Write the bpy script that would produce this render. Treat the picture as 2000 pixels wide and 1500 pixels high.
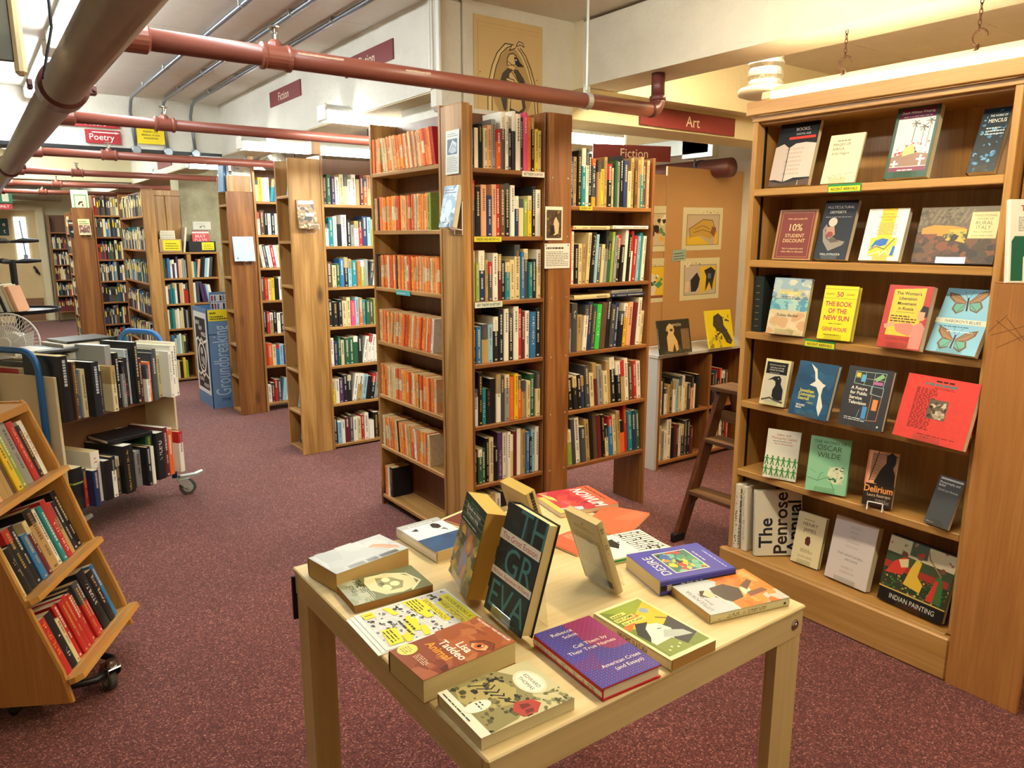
import bpy, math, random
from mathutils import Vector, Matrix
PI = math.pi
C = bpy.context.scene.collection
for o in list(bpy.data.objects): bpy.data.objects.remove(o)
# ------------------------------------------------------------------ camera, world, exposure
CAM = Vector((0, 0, 1.6)); YAW = math.radians(36.02); PIT = math.radians(11.22); FPX = 1449.8
cd = bpy.data.cameras.new('camera'); cam = bpy.data.objects.new('camera', cd); C.objects.link(cam)
cam.location = CAM; cam.rotation_euler = (PI/2-PIT, 0, -YAW); cd.sensor_width = 36; cd.lens = 36*FPX/2000
cd.clip_start = .02; cd.clip_end = 100
S = bpy.context.scene; S.camera = cam
S.view_settings.view_transform = 'Standard'; S.view_settings.look = 'None'
S.view_settings.gamma = 1; S.view_settings.use_curve_mapping = False
S.view_settings.exposure = EXPOSURE = 1.58
S.cycles.max_bounces = 7; S.cycles.diffuse_bounces = 4; S.cycles.glossy_bounces = 3; S.cycles.transparent_max_bounces = 12
S.cycles.transmission_bounces = 4; S.cycles.sample_clamp_indirect = 4
w = bpy.data.worlds.new('room_air'); S.world = w; w.use_nodes = True
w.node_tree.nodes['Background'].inputs[0].default_value = (.9, .8, .65, 1); w.node_tree.nodes['Background'].inputs[1].default_value = .05
COOL = (.93, 1, .95); WARM = (1, .84, .56)      # colour of the fluorescent tubes and of the strip over the display bookcase
TUBE, STRIP, FAR, ROW = 20, 14, 30, 14                   # their brightness
# ------------------------------------------------------------------ pixel of the 2000x1500 frame -> point on a known plane
_f = Vector((math.sin(YAW)*math.cos(PIT), math.cos(YAW)*math.cos(PIT), -math.sin(PIT)))
_r = Vector((math.cos(YAW), -math.sin(YAW), 0)); _d = _f.cross(_r)
def at(px, py, ax, val):
    v = _f*FPX+_r*(px-1000)+_d*(py-750); i = 'xyz'.index(ax)
    return CAM+v*((val-CAM[i])/v[i])
# ------------------------------------------------------------------ colours and materials
def lin(c):
    if isinstance(c, tuple): return c
    c = PAL.get(c, c); v = [int(c[i:i+2], 16)/255 for i in (0, 2, 4)]
    return tuple(x/12.92 if x <= .04045 else ((x+.055)/1.055)**2.4 for x in v)
PAL = dict(k='1c1b1d', w='e9e3d0', c='d8c795', t='b0925c', o='e0662a', r='b42a26', m='652226', n='26365e', b='2f6fa3', s='93bccb', u='22828a',
           g='2c5a3c', l='8da348', y='e4bf22', p='d24b76', v='4c355c', q='90908a', d='45474b', e='5d4330', f='e2a67c', i='efe8d6', z='c9d4d6', a='35c04a')
CN = dict(k='black', w='white', c='cream', t='tan', o='orange', r='red', m='maroon', n='navy', b='blue', s='pale blue', u='teal', g='dark green', l='olive',
          y='yellow', p='pink', v='purple', q='grey', d='charcoal', e='brown', f='peach', i='ivory', z='silver', a='bright green')
MATS = {}
def mat(name):
    m = bpy.data.materials.new(name); m.use_nodes = True; nt = m.node_tree; nt.nodes.clear(); MATS[name] = m
    out = nt.nodes.new('ShaderNodeOutputMaterial'); b = nt.nodes.new('ShaderNodeBsdfPrincipled'); nt.links.new(b.outputs[0], out.inputs[0])
    return m, nt, b
def N(nt, t, **k):
    n = nt.nodes.new('ShaderNode'+t)
    for a, v in k.items():
        if a.startswith('_'): setattr(n, a[1:], v)
        else: n.inputs[a.replace('__', ' ')].default_value = v
    return n
def ramp(nt, fac, stops):
    r = nt.nodes.new('ShaderNodeValToRGB'); e = r.color_ramp.elements
    while len(e) < len(stops): e.new(.5)
    for x, (p, c) in zip(e, stops): x.position = p; x.color = (*lin(c), 1)
    nt.links.new(fac, r.inputs[0]); return r.outputs[0]
def bump(nt, b, h, s, d=.01):
    n = N(nt, 'Bump', Strength=s, Distance=d); nt.links.new(h, n.inputs['Height']); nt.links.new(n.outputs[0], b.inputs['Normal'])
def plain(name, col, rough=.5, metal=0, noise=0, scale=20, bmp=0):
    m, nt, b = mat(name); b.inputs['Base Color'].default_value = (*lin(col), 1); b.inputs['Roughness'].default_value = rough; b.inputs['Metallic'].default_value = metal
    if noise or bmp:
        tc = N(nt, 'TexCoord'); n = N(nt, 'TexNoise', Scale=scale, Detail=6); nt.links.new(tc.outputs['Object'], n.inputs['Vector'])
        if noise:
            hs = N(nt, 'HueSaturation', Color=(*lin(col), 1)); mr = N(nt, 'MapRange'); mr.inputs[3].default_value = 1-noise; mr.inputs[4].default_value = 1+noise
            nt.links.new(n.outputs[0], mr.inputs[0]); nt.links.new(mr.outputs[0], hs.inputs['Value']); nt.links.new(hs.outputs[0], b.inputs['Base Color'])
        if bmp: bump(nt, b, n.outputs[0], bmp)
    return m
def colmat(name, rough, var=.05, scale=30, coat=0):                  # printed card and cloth: the colour of every face is stored in the mesh
    m, nt, b = mat(name); b.inputs['Roughness'].default_value = rough; b.inputs['Coat Weight'].default_value = coat; b.inputs['Specular IOR Level'].default_value = .35
    a = N(nt, 'Attribute', _attribute_name='Col'); tc = N(nt, 'TexCoord'); n = N(nt, 'TexNoise', Scale=scale, Detail=5)
    hs = N(nt, 'HueSaturation'); mr = N(nt, 'MapRange'); mr.inputs[3].default_value = 1-var; mr.inputs[4].default_value = 1+var
    L = nt.links.new; L(tc.outputs['Object'], n.inputs['Vector']); L(n.outputs[0], mr.inputs[0]); L(mr.outputs[0], hs.inputs['Value']); L(a.outputs[0], hs.inputs['Color']); L(hs.outputs[0], b.inputs['Base Color'])
    return m
def wood(name, c1, c2, c3, ax, sc=1, rough=.45, knots=.0):
    amp = .2 if knots else .12
    m, nt, b = mat(name); b.inputs['Roughness'].default_value = rough; L = nt.links.new
    tc = N(nt, 'TexCoord'); oi = N(nt, 'ObjectInfo'); off = N(nt, 'VectorMath', _operation='SCALE'); off.inputs[0].default_value = (3.1, 5.7, 2.3)
    L(oi.outputs['Random'], off.inputs['Scale']); add = N(nt, 'VectorMath'); L(tc.outputs['Object'], add.inputs[0]); L(off.outputs[0], add.inputs[1])
    s = [9*sc]*3; s['xyz'.index(ax)] = .55*sc
    mp = N(nt, 'Mapping'); mp.inputs['Scale'].default_value = s; L(add.outputs[0], mp.inputs[0])
    n1 = N(nt, 'TexNoise', Scale=1.0, Detail=4, Roughness=.6, Distortion=.6); L(mp.outputs[0], n1.inputs['Vector'])
    w1 = N(nt, 'Math', _operation='MULTIPLY'); w1.inputs[1].default_value = 17; L(n1.outputs[0], w1.inputs[0])
    w2 = N(nt, 'Math', _operation='SINE'); L(w1.outputs[0], w2.inputs[0])
    mp2 = N(nt, 'Mapping'); s2 = [90*sc]*3; s2['xyz'.index(ax)] = 2.5*sc; mp2.inputs['Scale'].default_value = s2; L(add.outputs[0], mp2.inputs[0])
    n2 = N(nt, 'TexNoise', Scale=1.0, Detail=3); L(mp2.outputs[0], n2.inputs['Vector'])
    mx = N(nt, 'Math', _operation='MULTIPLY_ADD'); mx.inputs[1].default_value = amp; mx.inputs[2].default_value = .32; L(w2.outputs[0], mx.inputs[0])
    mx2 = N(nt, 'Math', _operation='MULTIPLY_ADD'); mx2.inputs[1].default_value = .42; L(n2.outputs[0], mx2.inputs[0]); L(mx.outputs[0], mx2.inputs[2])
    col = ramp(nt, mx2.outputs[0], [(.3, c1), (.58, c2), (.85, c3)])
    if knots:
        s3 = [4.5]*3; s3['xyz'.index(ax)] = 1.7; mp3 = N(nt, 'Mapping'); mp3.inputs['Scale'].default_value = s3; L(add.outputs[0], mp3.inputs[0])
        vo = N(nt, 'TexVoronoi', Scale=1.0, Randomness=1.0); L(mp3.outputs[0], vo.inputs['Vector'])
        kf = N(nt, 'MapRange'); kf.inputs[1].default_value = .06; kf.inputs[2].default_value = .16; kf.inputs[3].default_value = knots; kf.inputs[4].default_value = 0
        L(vo.outputs['Distance'], kf.inputs[0]); mi = N(nt, 'Mix', _data_type='RGBA'); L(kf.outputs[0], mi.inputs[0]); L(col, mi.inputs[6]); mi.inputs[7].default_value = (*lin('3a1d0c'), 1); col = mi.outputs[2]
    L(col, b.inputs['Base Color']); bump(nt, b, mx2.outputs[0], .06, .003)
    return m
def emit(name, col, k):
    m = bpy.data.materials.new(name); m.use_nodes = True; nt = m.node_tree; nt.nodes.clear(); e = N(nt, 'Emission', Color=(*col, 1), Strength=k)
    nt.links.new(e.outputs[0], nt.nodes.new('ShaderNodeOutputMaterial').inputs[0]); MATS[name] = m; return m
colmat('card', .5); colmat('gloss', .36, .04, 12); colmat('cloth', .8, .12, 60); colmat('paint', .45, .06, 8); colmat('worn', .6, .28, 55)
for ax in 'xyz':
    wood('pine_'+ax, 'c09256', 'ae7f42', '8c602e', ax, 1, .42, .85)          # honey pine of the tall shelving
    wood('redpine_'+ax, '9e6a36', '8c582a', '6e421e', ax, 1, .45, .7)        # older, redder pine
    wood('oak_'+ax, 'c29458', 'b38546', '986c38', ax, 1.4, .4)               # display bookcase
    wood('ply_'+ax, 'd9c698', 'd0ba88', 'c0a46e', ax, .8, .4)                # birch table
    wood('beech_'+ax, 'cc9c54', 'c08c46', 'aa7636', ax, 1, .38)              # slanted rack
wood('veneer_z', 'ba8246', 'ac743a', '965f2c', 'z', 1.6, .5); wood('darkpanel_z', '744a2a', '684022', '58341a', 'z', 1, .5); wood('ladder_z', '6b3a1e', '53290f', '38190a', 'z', 2, .5); wood('ladder_y', '7a5a3a', '5e3c20', '3f2411', 'y', 2, .6)
plain('pipe_red', '7e4537', .38, 0, .12, 6, .05); plain('pipe_maroon', '643430', .35, 0, .08, 5); plain('pipe_brown', 'a0958c', .38, .1, .12, 5)
plain('dark_board', '5a5746', .5, 0, .1, 6); plain('conduit', '8d949b', .35, .7, .08, 20); plain('chrome', 'b9b9b4', .22, 1); plain('steel_dark', '2a2a2c', .4, .6); plain('galvanised', 'b9bfb8', .45, .6, .12, 12); plain('foil', 'c9c4b6', .3, .9, .25, 30, .9)
plain('white_plastic', 'e4e0d4', .4); plain('white_wire', 'e6e4de', .35); plain('black_plastic', '1d1c1c', .4); plain('rubber', '4a4a44', .6, 0, .1, 40); plain('blue_steel', '1f5f9c', .35, 0, .05, 10)
plain('lamp_metal', 'cfd0c8', .45); plain('laminate_grey', 'b9b6ae', .45, 0, .04, 20); plain('cream_laminate', 'd9c8a0', .5, 0, .05, 20); plain('walnut_board', '80593a', .5, 0, .1, 12); plain('cardboard_box', 'b0906a', .8, 0, .08, 20); plain('rust', '4a2e1a', .6, .5, .2, 40)
emit('tube_warm', (1, .87, .62), TUBE); emit('fill_alcove', (1, .82, .52), 30); emit('tube_row', (.9, .98, 1), ROW); emit('tube_cool', COOL, TUBE); emit('tube_far', COOL, FAR); emit('strip_warm', WARM, STRIP); emit('door_glow', (.75, .86, 1), 1.1)
def plaster(name, c1, c2, spots, bs, rough=.7, sc=3):
    m, nt, b = mat(name); L = nt.links.new; b.inputs['Roughness'].default_value = rough; tc = N(nt, 'TexCoord'); P = tc.outputs['Object']
    n = N(nt, 'TexNoise', Scale=sc, Detail=8, Roughness=.65); L(P, n.inputs['Vector']); col = ramp(nt, n.outputs[0], [(.3, c1), (.7, c2)])
    v = N(nt, 'TexNoise', Scale=9, Detail=5, Roughness=.75); L(P, v.inputs['Vector']); k = N(nt, 'MapRange'); k.inputs[1].default_value = .735; k.inputs[2].default_value = .76; L(v.outputs[0], k.inputs[0])
    mi = N(nt, 'Mix', _data_type='RGBA'); L(k.outputs[0], mi.inputs[0]); L(col, mi.inputs[6]); mi.inputs[7].default_value = (*lin(spots), 1); L(mi.outputs[2], b.inputs['Base Color'])
    g = N(nt, 'TexNoise', Scale=38, Detail=4); L(P, g.inputs['Vector']); bump(nt, b, g.outputs[0], bs, .012)
    return m
plaster('white_paint', 'cfcabb', 'dcd8ca', '7d776a', .5); plaster('cream_paint', 'cfc19a', 'd8cca8', '9a8a66', .25); plaster('soffit', 'c6b68c', 'd6c9a2', '8a6f42', .8, .8, 6); plaster('concrete', '8d8668', 'b5ad8c', '5f5a45', .7, .85, 5); plaster('fair_wall', 'c8ad7c', 'd2b888', 'a08050', .2)
plaster('blockwork', 'c9c2b0', 'd6cfbd', '9a9484', .3); plaster('hardboard', 'b08450', 'b88c58', 'a07644', .1, .6, 2)
def ceiling_mat():                                                    # painted boards with dark joints running across the room
    m, nt, b = mat('ceiling_boards'); L = nt.links.new; b.inputs['Roughness'].default_value = .7; tc = N(nt, 'TexCoord')
    sx = N(nt, 'SeparateXYZ'); n = N(nt, 'TexNoise', Scale=5, Detail=7, Roughness=.7); L(tc.outputs['Object'], n.inputs['Vector']); L(tc.outputs['Object'], sx.inputs[0])
    ad = N(nt, 'Math', _operation='MULTIPLY_ADD'); ad.inputs[1].default_value = .03; L(n.outputs[0], ad.inputs[0]); L(sx.outputs['Y'], ad.inputs[2])
    md = N(nt, 'Math', _operation='PINGPONG'); md.inputs[1].default_value = .33; L(ad.outputs[0], md.inputs[0])
    k = N(nt, 'MapRange'); k.inputs[1].default_value = .004; k.inputs[2].default_value = .0; L(md.outputs[0], k.inputs[0])
    br = N(nt, 'MapRange'); br.inputs[1].default_value = .45; br.inputs[2].default_value = .6; L(n.outputs[0], br.inputs[0]); mu = N(nt, 'Math', _operation='MULTIPLY'); L(k.outputs[0], mu.inputs[0]); L(br.outputs[0], mu.inputs[1])
    col = ramp(nt, n.outputs[0], [(.3, 'd2cabc'), (.7, 'dcd5c8')]); mi = N(nt, 'Mix', _data_type='RGBA'); L(mu.outputs[0], mi.inputs[0]); L(col, mi.inputs[6]); mi.inputs[7].default_value = (*lin('6b5c50'), 1); L(mi.outputs[2], b.inputs['Base Color'])
    bump(nt, b, n.outputs[0], .3)
ceiling_mat()
def carpet():
    m, nt, b = mat('carpet_red'); L = nt.links.new; b.inputs['Roughness'].default_value = .95; tc = N(nt, 'TexCoord'); P = tc.outputs['Object']
    n = N(nt, 'TexVoronoi', Scale=230, Randomness=1.0); L(P, n.inputs['Vector']); sp = N(nt, 'SeparateColor'); L(n.outputs['Color'], sp.inputs[0]); col = ramp(nt, sp.outputs[0], [(0, '3a1311'), (.5, '622927'), (.85, '7a3d37'), (1, 'ac7868')])
    g = N(nt, 'TexNoise', Scale=1.4, Detail=4); L(P, g.inputs['Vector']); mr = N(nt, 'MapRange'); mr.inputs[1].default_value = .3; mr.inputs[2].default_value = .7; mr.inputs[3].default_value = .84; mr.inputs[4].default_value = 1.1; L(g.outputs[0], mr.inputs[0])
    hs = N(nt, 'HueSaturation'); L(mr.outputs[0], hs.inputs['Value']); L(col, hs.inputs['Color']); L(hs.outputs[0], b.inputs['Base Color']); bump(nt, b, sp.outputs[0], .5, .004); b.inputs['Sheen Weight'].default_value = .15
carpet()
def pages():
    m, nt, b = mat('pages'); L = nt.links.new; b.inputs['Roughness'].default_value = .85; tc = N(nt, 'TexCoord'); a = N(nt, 'Attribute', _attribute_name='Col')
    mp = N(nt, 'Mapping'); mp.inputs['Scale'].default_value = (900, 14, 14); L(tc.outputs['Object'], mp.inputs[0]); n = N(nt, 'TexNoise', Scale=1, Detail=2); L(mp.outputs[0], n.inputs['Vector'])
    mr = N(nt, 'MapRange'); mr.inputs[3].default_value = .82; mr.inputs[4].default_value = 1.1; L(n.outputs[0], mr.inputs[0]); hs = N(nt, 'HueSaturation'); L(mr.outputs[0], hs.inputs['Value']); L(a.outputs[0], hs.inputs['Color']); L(hs.outputs[0], b.inputs['Base Color'])
pages()
def acrylic():
    m = bpy.data.materials.new('acrylic'); m.use_nodes = True; nt = m.node_tree; nt.nodes.clear(); MATS['acrylic'] = m
    t = N(nt, 'BsdfTransparent', Color=(.96, .97, .95, 1)); g = N(nt, 'BsdfGlossy', Roughness=.06); lw = N(nt, 'LayerWeight', Blend=.25); f = N(nt, 'MapRange'); f.inputs[3].default_value = .03; f.inputs[4].default_value = .4; nt.links.new(lw.outputs['Facing'], f.inputs[0]); x = N(nt, 'MixShader')
    L = nt.links.new; L(f.outputs[0], x.inputs[0]); L(t.outputs[0], x.inputs[1]); L(g.outputs[0], x.inputs[2]); L(x.outputs[0], nt.nodes.new('ShaderNodeOutputMaterial').inputs[0])
acrylic()
# ------------------------------------------------------------------ mesh helpers
def fr(o, rz=0): return Matrix.Translation(Vector(o)) @ Matrix.Rotation(rz, 4, 'Z')
class M:
    def __init__(s, xf=None): s.v = []; s.f = []; s.c = []; s.xf = xf
    def face(s, pts, c='w'):
        n = len(s.v); s.v += [tuple(s.xf @ Vector(p)) if s.xf else tuple(p) for p in pts]; s.f.append(list(range(n, n+len(pts)))); s.c.append(lin(c))
    def mesh(s, vs, fs, c='w'):
        n = len(s.v); s.v += [tuple(s.xf @ Vector(p)) if s.xf else tuple(p) for p in vs]; s.f += [[n+i for i in f] for f in fs]; s.c += [lin(c)]*len(fs)
    def box(s, a, b, c='w', bev=0):
        (x0, y0, z0), (x1, y1, z1) = [min(p) for p in zip(a, b)], [max(p) for p in zip(a, b)]
        if not bev:
            s.mesh([(x, y, z) for z in (z0, z1) for y in (y0, y1) for x in (x0, x1)], [(0, 2, 3, 1), (4, 5, 7, 6), (0, 1, 5, 4), (2, 6, 7, 3), (0, 4, 6, 2), (1, 3, 7, 5)], c)
        else:                                                        # a box whose edges are all chamfered
            e = min(bev, (x1-x0)*.45, (y1-y0)*.45, (z1-z0)*.45); V = []; X, Y, Z = (x0, x1), (y0, y1), (z0, z1)
            for i in (0, 1):
                for j in (0, 1):
                    for k in (0, 1):
                        dx, dy, dz = e*(1-2*i), e*(1-2*j), e*(1-2*k); V += [(X[i], Y[j]+dy, Z[k]+dz), (X[i]+dx, Y[j], Z[k]+dz), (X[i]+dx, Y[j]+dy, Z[k])]
            q = lambda i, j, k, a: (i*4+j*2+k)*3+a; F = []
            for i in (0, 1):
                f = [q(i, 0, 0, 0), q(i, 0, 1, 0), q(i, 1, 1, 0), q(i, 1, 0, 0)]; F.append(f if i == 0 else f[::-1])
                f = [q(0, i, 0, 1), q(1, i, 0, 1), q(1, i, 1, 1), q(0, i, 1, 1)]; F.append(f if i == 0 else f[::-1])
                f = [q(0, 0, i, 2), q(0, 1, i, 2), q(1, 1, i, 2), q(1, 0, i, 2)]; F.append(f if i == 0 else f[::-1])
            for u in (0, 1):
                for w_ in (0, 1):
                    fl = (u != w_)
                    f = [q(u, w_, 0, 0), q(u, w_, 0, 1), q(u, w_, 1, 1), q(u, w_, 1, 0)]; F.append(f[::-1] if fl else f)
                    f = [q(u, 0, w_, 0), q(u, 1, w_, 0), q(u, 1, w_, 2), q(u, 0, w_, 2)]; F.append(f[::-1] if fl else f)
                    f = [q(0, u, w_, 1), q(0, u, w_, 2), q(1, u, w_, 2), q(1, u, w_, 1)]; F.append(f[::-1] if fl else f)
            for i in (0, 1):
                for j in (0, 1):
                    for k in (0, 1):
                        f = [q(i, j, k, 0), q(i, j, k, 2), q(i, j, k, 1)]; F.append(f if (i+j+k) % 2 == 0 else f[::-1])
            s.mesh(V, F, c)
    def prism(s, poly, a, b, ax='y', c='w'):                          # polygon in the plane of the two other axes, swept from a to b along ax
        put = {'x': lambda p, t: (t, p[0], p[1]), 'y': lambda p, t: (p[0], t, p[1]), 'z': lambda p, t: (p[0], p[1], t)}[ax]; n = len(poly)
        s.mesh([put(p, a) for p in poly]+[put(p, b) for p in poly], [list(range(n))[::-1], list(range(n, 2*n))]+[(i, (i+1) % n, n+(i+1) % n, n+i) for i in range(n)], c)
    def tube(s, pts, r, n=12, c='w', cap=True, closed=False):
        P = [Vector(p) for p in pts]; m = len(P); R = r if isinstance(r, (list, tuple)) else [r]*m; V = []; up = None
        for i, p in enumerate(P):
            a = P[(i-1) % m] if (closed or i) else p; b = P[(i+1) % m] if (closed or i < m-1) else p; t = (b-a).normalized()
            if up is None: up = t.orthogonal().normalized()
            up = (up-t*up.dot(t)).normalized(); w_ = t.cross(up)
            V += [p+(up*math.cos(2*PI*k/n)+w_*math.sin(2*PI*k/n))*R[i] for k in range(n)]
        F = [(i*n+k, i*n+(k+1) % n, ((i+1) % m)*n+(k+1) % n, ((i+1) % m)*n+k) for i in range(m if closed else m-1) for k in range(n)]
        if cap and not closed: F += [list(range(n))[::-1], list(range((m-1)*n, m*n))]
        s.mesh(V, F, c)
    def lathe(s, prof, n=24, c='w', o=(0, 0, 0), ax='z'):             # (radius, height) pairs round an axis through o
        V = []; o = Vector(o)
        for r, h in prof:
            for k in range(n):
                a, b = r*math.cos(2*PI*k/n), r*math.sin(2*PI*k/n); V.append(o+Vector({'z': (a, b, h), 'x': (h, a, b), 'y': (b, h, a)}[ax]))
        s.mesh(V, [(i*n+k, i*n+(k+1) % n, (i+1)*n+(k+1) % n, (i+1)*n+k) for i in range(len(prof)-1) for k in range(n)]+[list(range(n))[::-1], list(range((len(prof)-1)*n, len(prof)*n))], c)
    def build(s, name, mt, parent=None, local=False, smooth=False):
        me = bpy.data.meshes.new(name); V = s.v
        if parent is not None and not local:
            mw = parent.matrix_basis if parent.parent is None else parent.parent.matrix_basis @ parent.matrix_basis; inv = mw.inverted(); V = [tuple(inv @ Vector(p)) for p in V]
        me.from_pydata(V, [], s.f); ca = me.color_attributes.new('Col', 'BYTE_COLOR', 'CORNER'); buf = []
        for f, c in zip(s.f, s.c): buf += [x for _ in f for x in (*c, 1)]
        ca.data.foreach_set('color', buf); me.materials.append(MATS[mt]); me.update()
        if smooth: me.shade_smooth()
        o = bpy.data.objects.new(name, me); C.objects.link(o)
        if parent is not None: o.parent = parent
        return o
def tag(o, label, cat, group=None):
    o['label'] = label; o['category'] = cat
    if group: o['group'] = group
    return o
def thing(name, label, cat, loc=(0, 0, 0), rz=0, group=None):
    o = bpy.data.objects.new(name, None); C.objects.link(o); o.matrix_basis = fr(loc, rz); o.empty_display_size = .05
    return tag(o, label, cat, group)
def struct(name, m, mt, parent=None, smooth=False):
    o = m.build(name, mt, parent, smooth=smooth)
    if parent is None: o['kind'] = 'structure'
    return o
def part(name, mt, parent, a, b, c='w', bev=.002):                    # one chamfered box as a part, in the thing's own frame
    m = M(); m.box(a, b, c, bev); return m.build(name, mt, parent, local=True)
# ------------------------------------------------------------------ lettering
_TX = {}
def glyphs(t, bold=0):
    if (t, bold) not in _TX:
        cu = bpy.data.curves.new('letters', 'FONT'); cu.body = t; cu.size = 1; cu.resolution_u = 3; cu.offset = bold*.018
        o = bpy.data.objects.new('letters', cu); me = o.to_mesh(); V = [(v.co.x, v.co.y) for v in me.vertices]; F = [list(p.vertices) for p in me.polygons]
        o.to_mesh_clear(); bpy.data.objects.remove(o); bpy.data.curves.remove(cu)
        xs = [p[0] for p in V] or [0, 1]; x0, x1 = min(xs), max(xs); _TX[(t, bold)] = ([(x-x0, y) for x, y in V], F, max(x1-x0, .01))
    return _TX[(t, bold)]
class Art:
    """Flat print on one face: put(u, v, lift) turns sheet metres into a point."""
    def __init__(s, m, put, W, H, e=2e-5, cols=1): s.cols = cols; s.m = m; s.put = put; s.W = W; s.H = H; s.k = 6; s.e = e
    def poly(s, pts, c, up=1):
        s.k += up; q = [s.put(u*s.W, v*s.H, s.k*s.e) for u, v in pts]
        if sum(a[0]*b[1]-b[0]*a[1] for a, b in zip(pts, pts[1:]+pts[:1])) < 0: q.reverse()
        s.m.face(q, c)
    def box(s, x0, y0, x1, y1, c):
        if s.cols > 1:
            n = max(1, round((x1-x0)*s.cols)); s.k += 1
            for i in range(n): a, b = x0+(x1-x0)*i/n, x0+(x1-x0)*(i+1)/n; s.poly([(a, y0), (b, y0), (b, y1), (a, y1)], c, 0)
            return
        s.poly([(x0, y0), (x1, y0), (x1, y1), (x0, y1)], c)
    def ell(s, cx, cy, rx, ry, c, n=20): s.poly([(cx+rx*math.cos(2*PI*k/n), cy+ry*math.sin(2*PI*k/n)) for k in range(n)], c)
    def line(s, pts, wd, c):
        s.k += 1; P = [Vector((u*s.W, v*s.H)) for u, v in pts]; h = wd*s.W/2
        for a, b in zip(P, P[1:]):
            d = b-a
            if d.length < 1e-6: continue
            d.normalize(); n = Vector((-d.y, d.x))*h; a2 = a-d*h*.6; b2 = b+d*h*.6; s.m.face([s.put(p.x, p.y, s.k*s.e) for p in (a2-n, b2-n, b2+n, a2+n)], c)
    def text(s, t, x, y, h, c, al='c', mw=None, bold=0, rot=0, sh=0):
        V, F, w_ = glyphs(t, bold); k = h*s.H/.72; sx = k
        if mw and w_*k > mw*s.W: sx = mw*s.W/w_
        ox = {'l': 0, 'c': -w_/2, 'r': -w_}[al]; s.k += 1; ca, sa = math.cos(rot), math.sin(rot); X = []
        for a, b in V:
            p, q = (a+ox)*sx+b*k*sh, b*k; X.append(s.put(x*s.W+p*ca-q*sa, y*s.H+p*sa+q*ca, s.k*s.e))
        s.m.mesh(X, F, c)
    def lines(s, x0, y0, x1, y1, n, c, seed=1, th=.4):                # rows of small print, too small to read
        R = random.Random(seed); s.k += 1; st = (y1-y0)/n
        for i in range(n):
            y = y1-st*(i+1); x = x0; e = x1 if i % 5 else x0+(x1-x0)*R.uniform(.7, 1)
            while x < e-.01:
                b = min(e, x+R.uniform(.03, .12)*(1 if x1-x0 > .3 else .5)); s.m.face([s.put(u*s.W, v*s.H, s.k*s.e) for u, v in ((x, y), (b, y), (b, y+st*th), (x, y+st*th))], c); x = b+.018
    def blobs(s, n, x0, y0, x1, y1, cols, seed, r0=.02, r1=.08, asp=None):
        R = random.Random(seed); asp = asp or s.W/s.H
        for i in range(n):
            cx, cy, r, a0 = R.uniform(x0, x1), R.uniform(y0, y1), R.uniform(r0, r1), R.uniform(0, 6); k = R.randint(5, 8)
            s.poly([(min(x1, max(x0, cx+r*R.uniform(.5, 1.3)*math.cos(a0+2*PI*j/k))), min(y1, max(y0, cy+asp*r*R.uniform(.4, 1.1)*math.sin(a0+2*PI*j/k)))) for j in range(k)], R.choice(cols), .12)
        s.k += 1
    def dots(s, L, n=5):                                              # many small dots in one layer: (x, y, rx, ry, colour)
        s.k += 1
        for x, y, rx, ry, c in L: s.poly([(x+rx*math.cos(2*PI*k/n), y+ry*math.sin(2*PI*k/n)) for k in range(n)], c, 0)
    def run(s, ops):
        for o in ops: getattr(s, o[0])(*o[1:-1], **o[-1]) if isinstance(o[-1], dict) else getattr(s, o[0])(*o[1:])
def sheet(m, p00, p10, p01, lift=0):                                  # Art on a world-space parallelogram given by three corners (bottom left, bottom right, top left)
    p00, p10, p01 = Vector(p00), Vector(p10), Vector(p01); W, H = (p10-p00).length, (p01-p00).length; u, v = (p10-p00)/W, (p01-p00)/H; n = u.cross(v).normalized()
    return Art(m, lambda a, b, l: p00+u*a+v*b+n*(l+lift), W, H)
# ------------------------------------------------------------------ books
def u_cover(m, T, H, D, b, bands, hard, bulge):
    """Wrap-round cover: spine towards -y, boards at x=0 and x=T; bands = [(top fraction, colour), ...] from the foot up."""
    n = 6; out = [(0, D)]+[(T*(.5-.5*math.cos(PI*k/n)), bulge*(1-math.sin(PI*k/n))) for k in range(n+1)]+[(T, D)]
    inn = [(b, D)]+[(min(T-b, max(b, x)), y+b*1.2) for x, y in out[1:-1]]+[(T-b, D)]; k = len(out); zs = [0]+[f*H for f, _ in bands]
    for (z0, z1), (_, c) in zip(zip(zs, zs[1:]), bands):
        for P, fl in ((out, 0), (inn, 1)):
            for i in range(k-1):
                q = [(*P[i], z0), (*P[i+1], z0), (*P[i+1], z1), (*P[i], z1)]; m.face(q[::-1] if fl else q, c)
        for a, bb in ((out[0], inn[0]), (inn[-1], out[-1])): m.face([(*a, z0), (*a, z1), (*bb, z1), (*bb, z0)][::-1], c)
    for z, fl, c in ((0, 1, bands[0][1]), (H, 0, bands[-1][1])):
        for i in range(k-1):
            q = [(*out[i], z), (*out[i+1], z), (*inn[i+1], z), (*inn[i], z)]; m.face(q[::-1] if fl else q, c)
PAPER = ['e9dfc2', 'e3d3a8', 'd8c08a', 'efe9d8']
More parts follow.
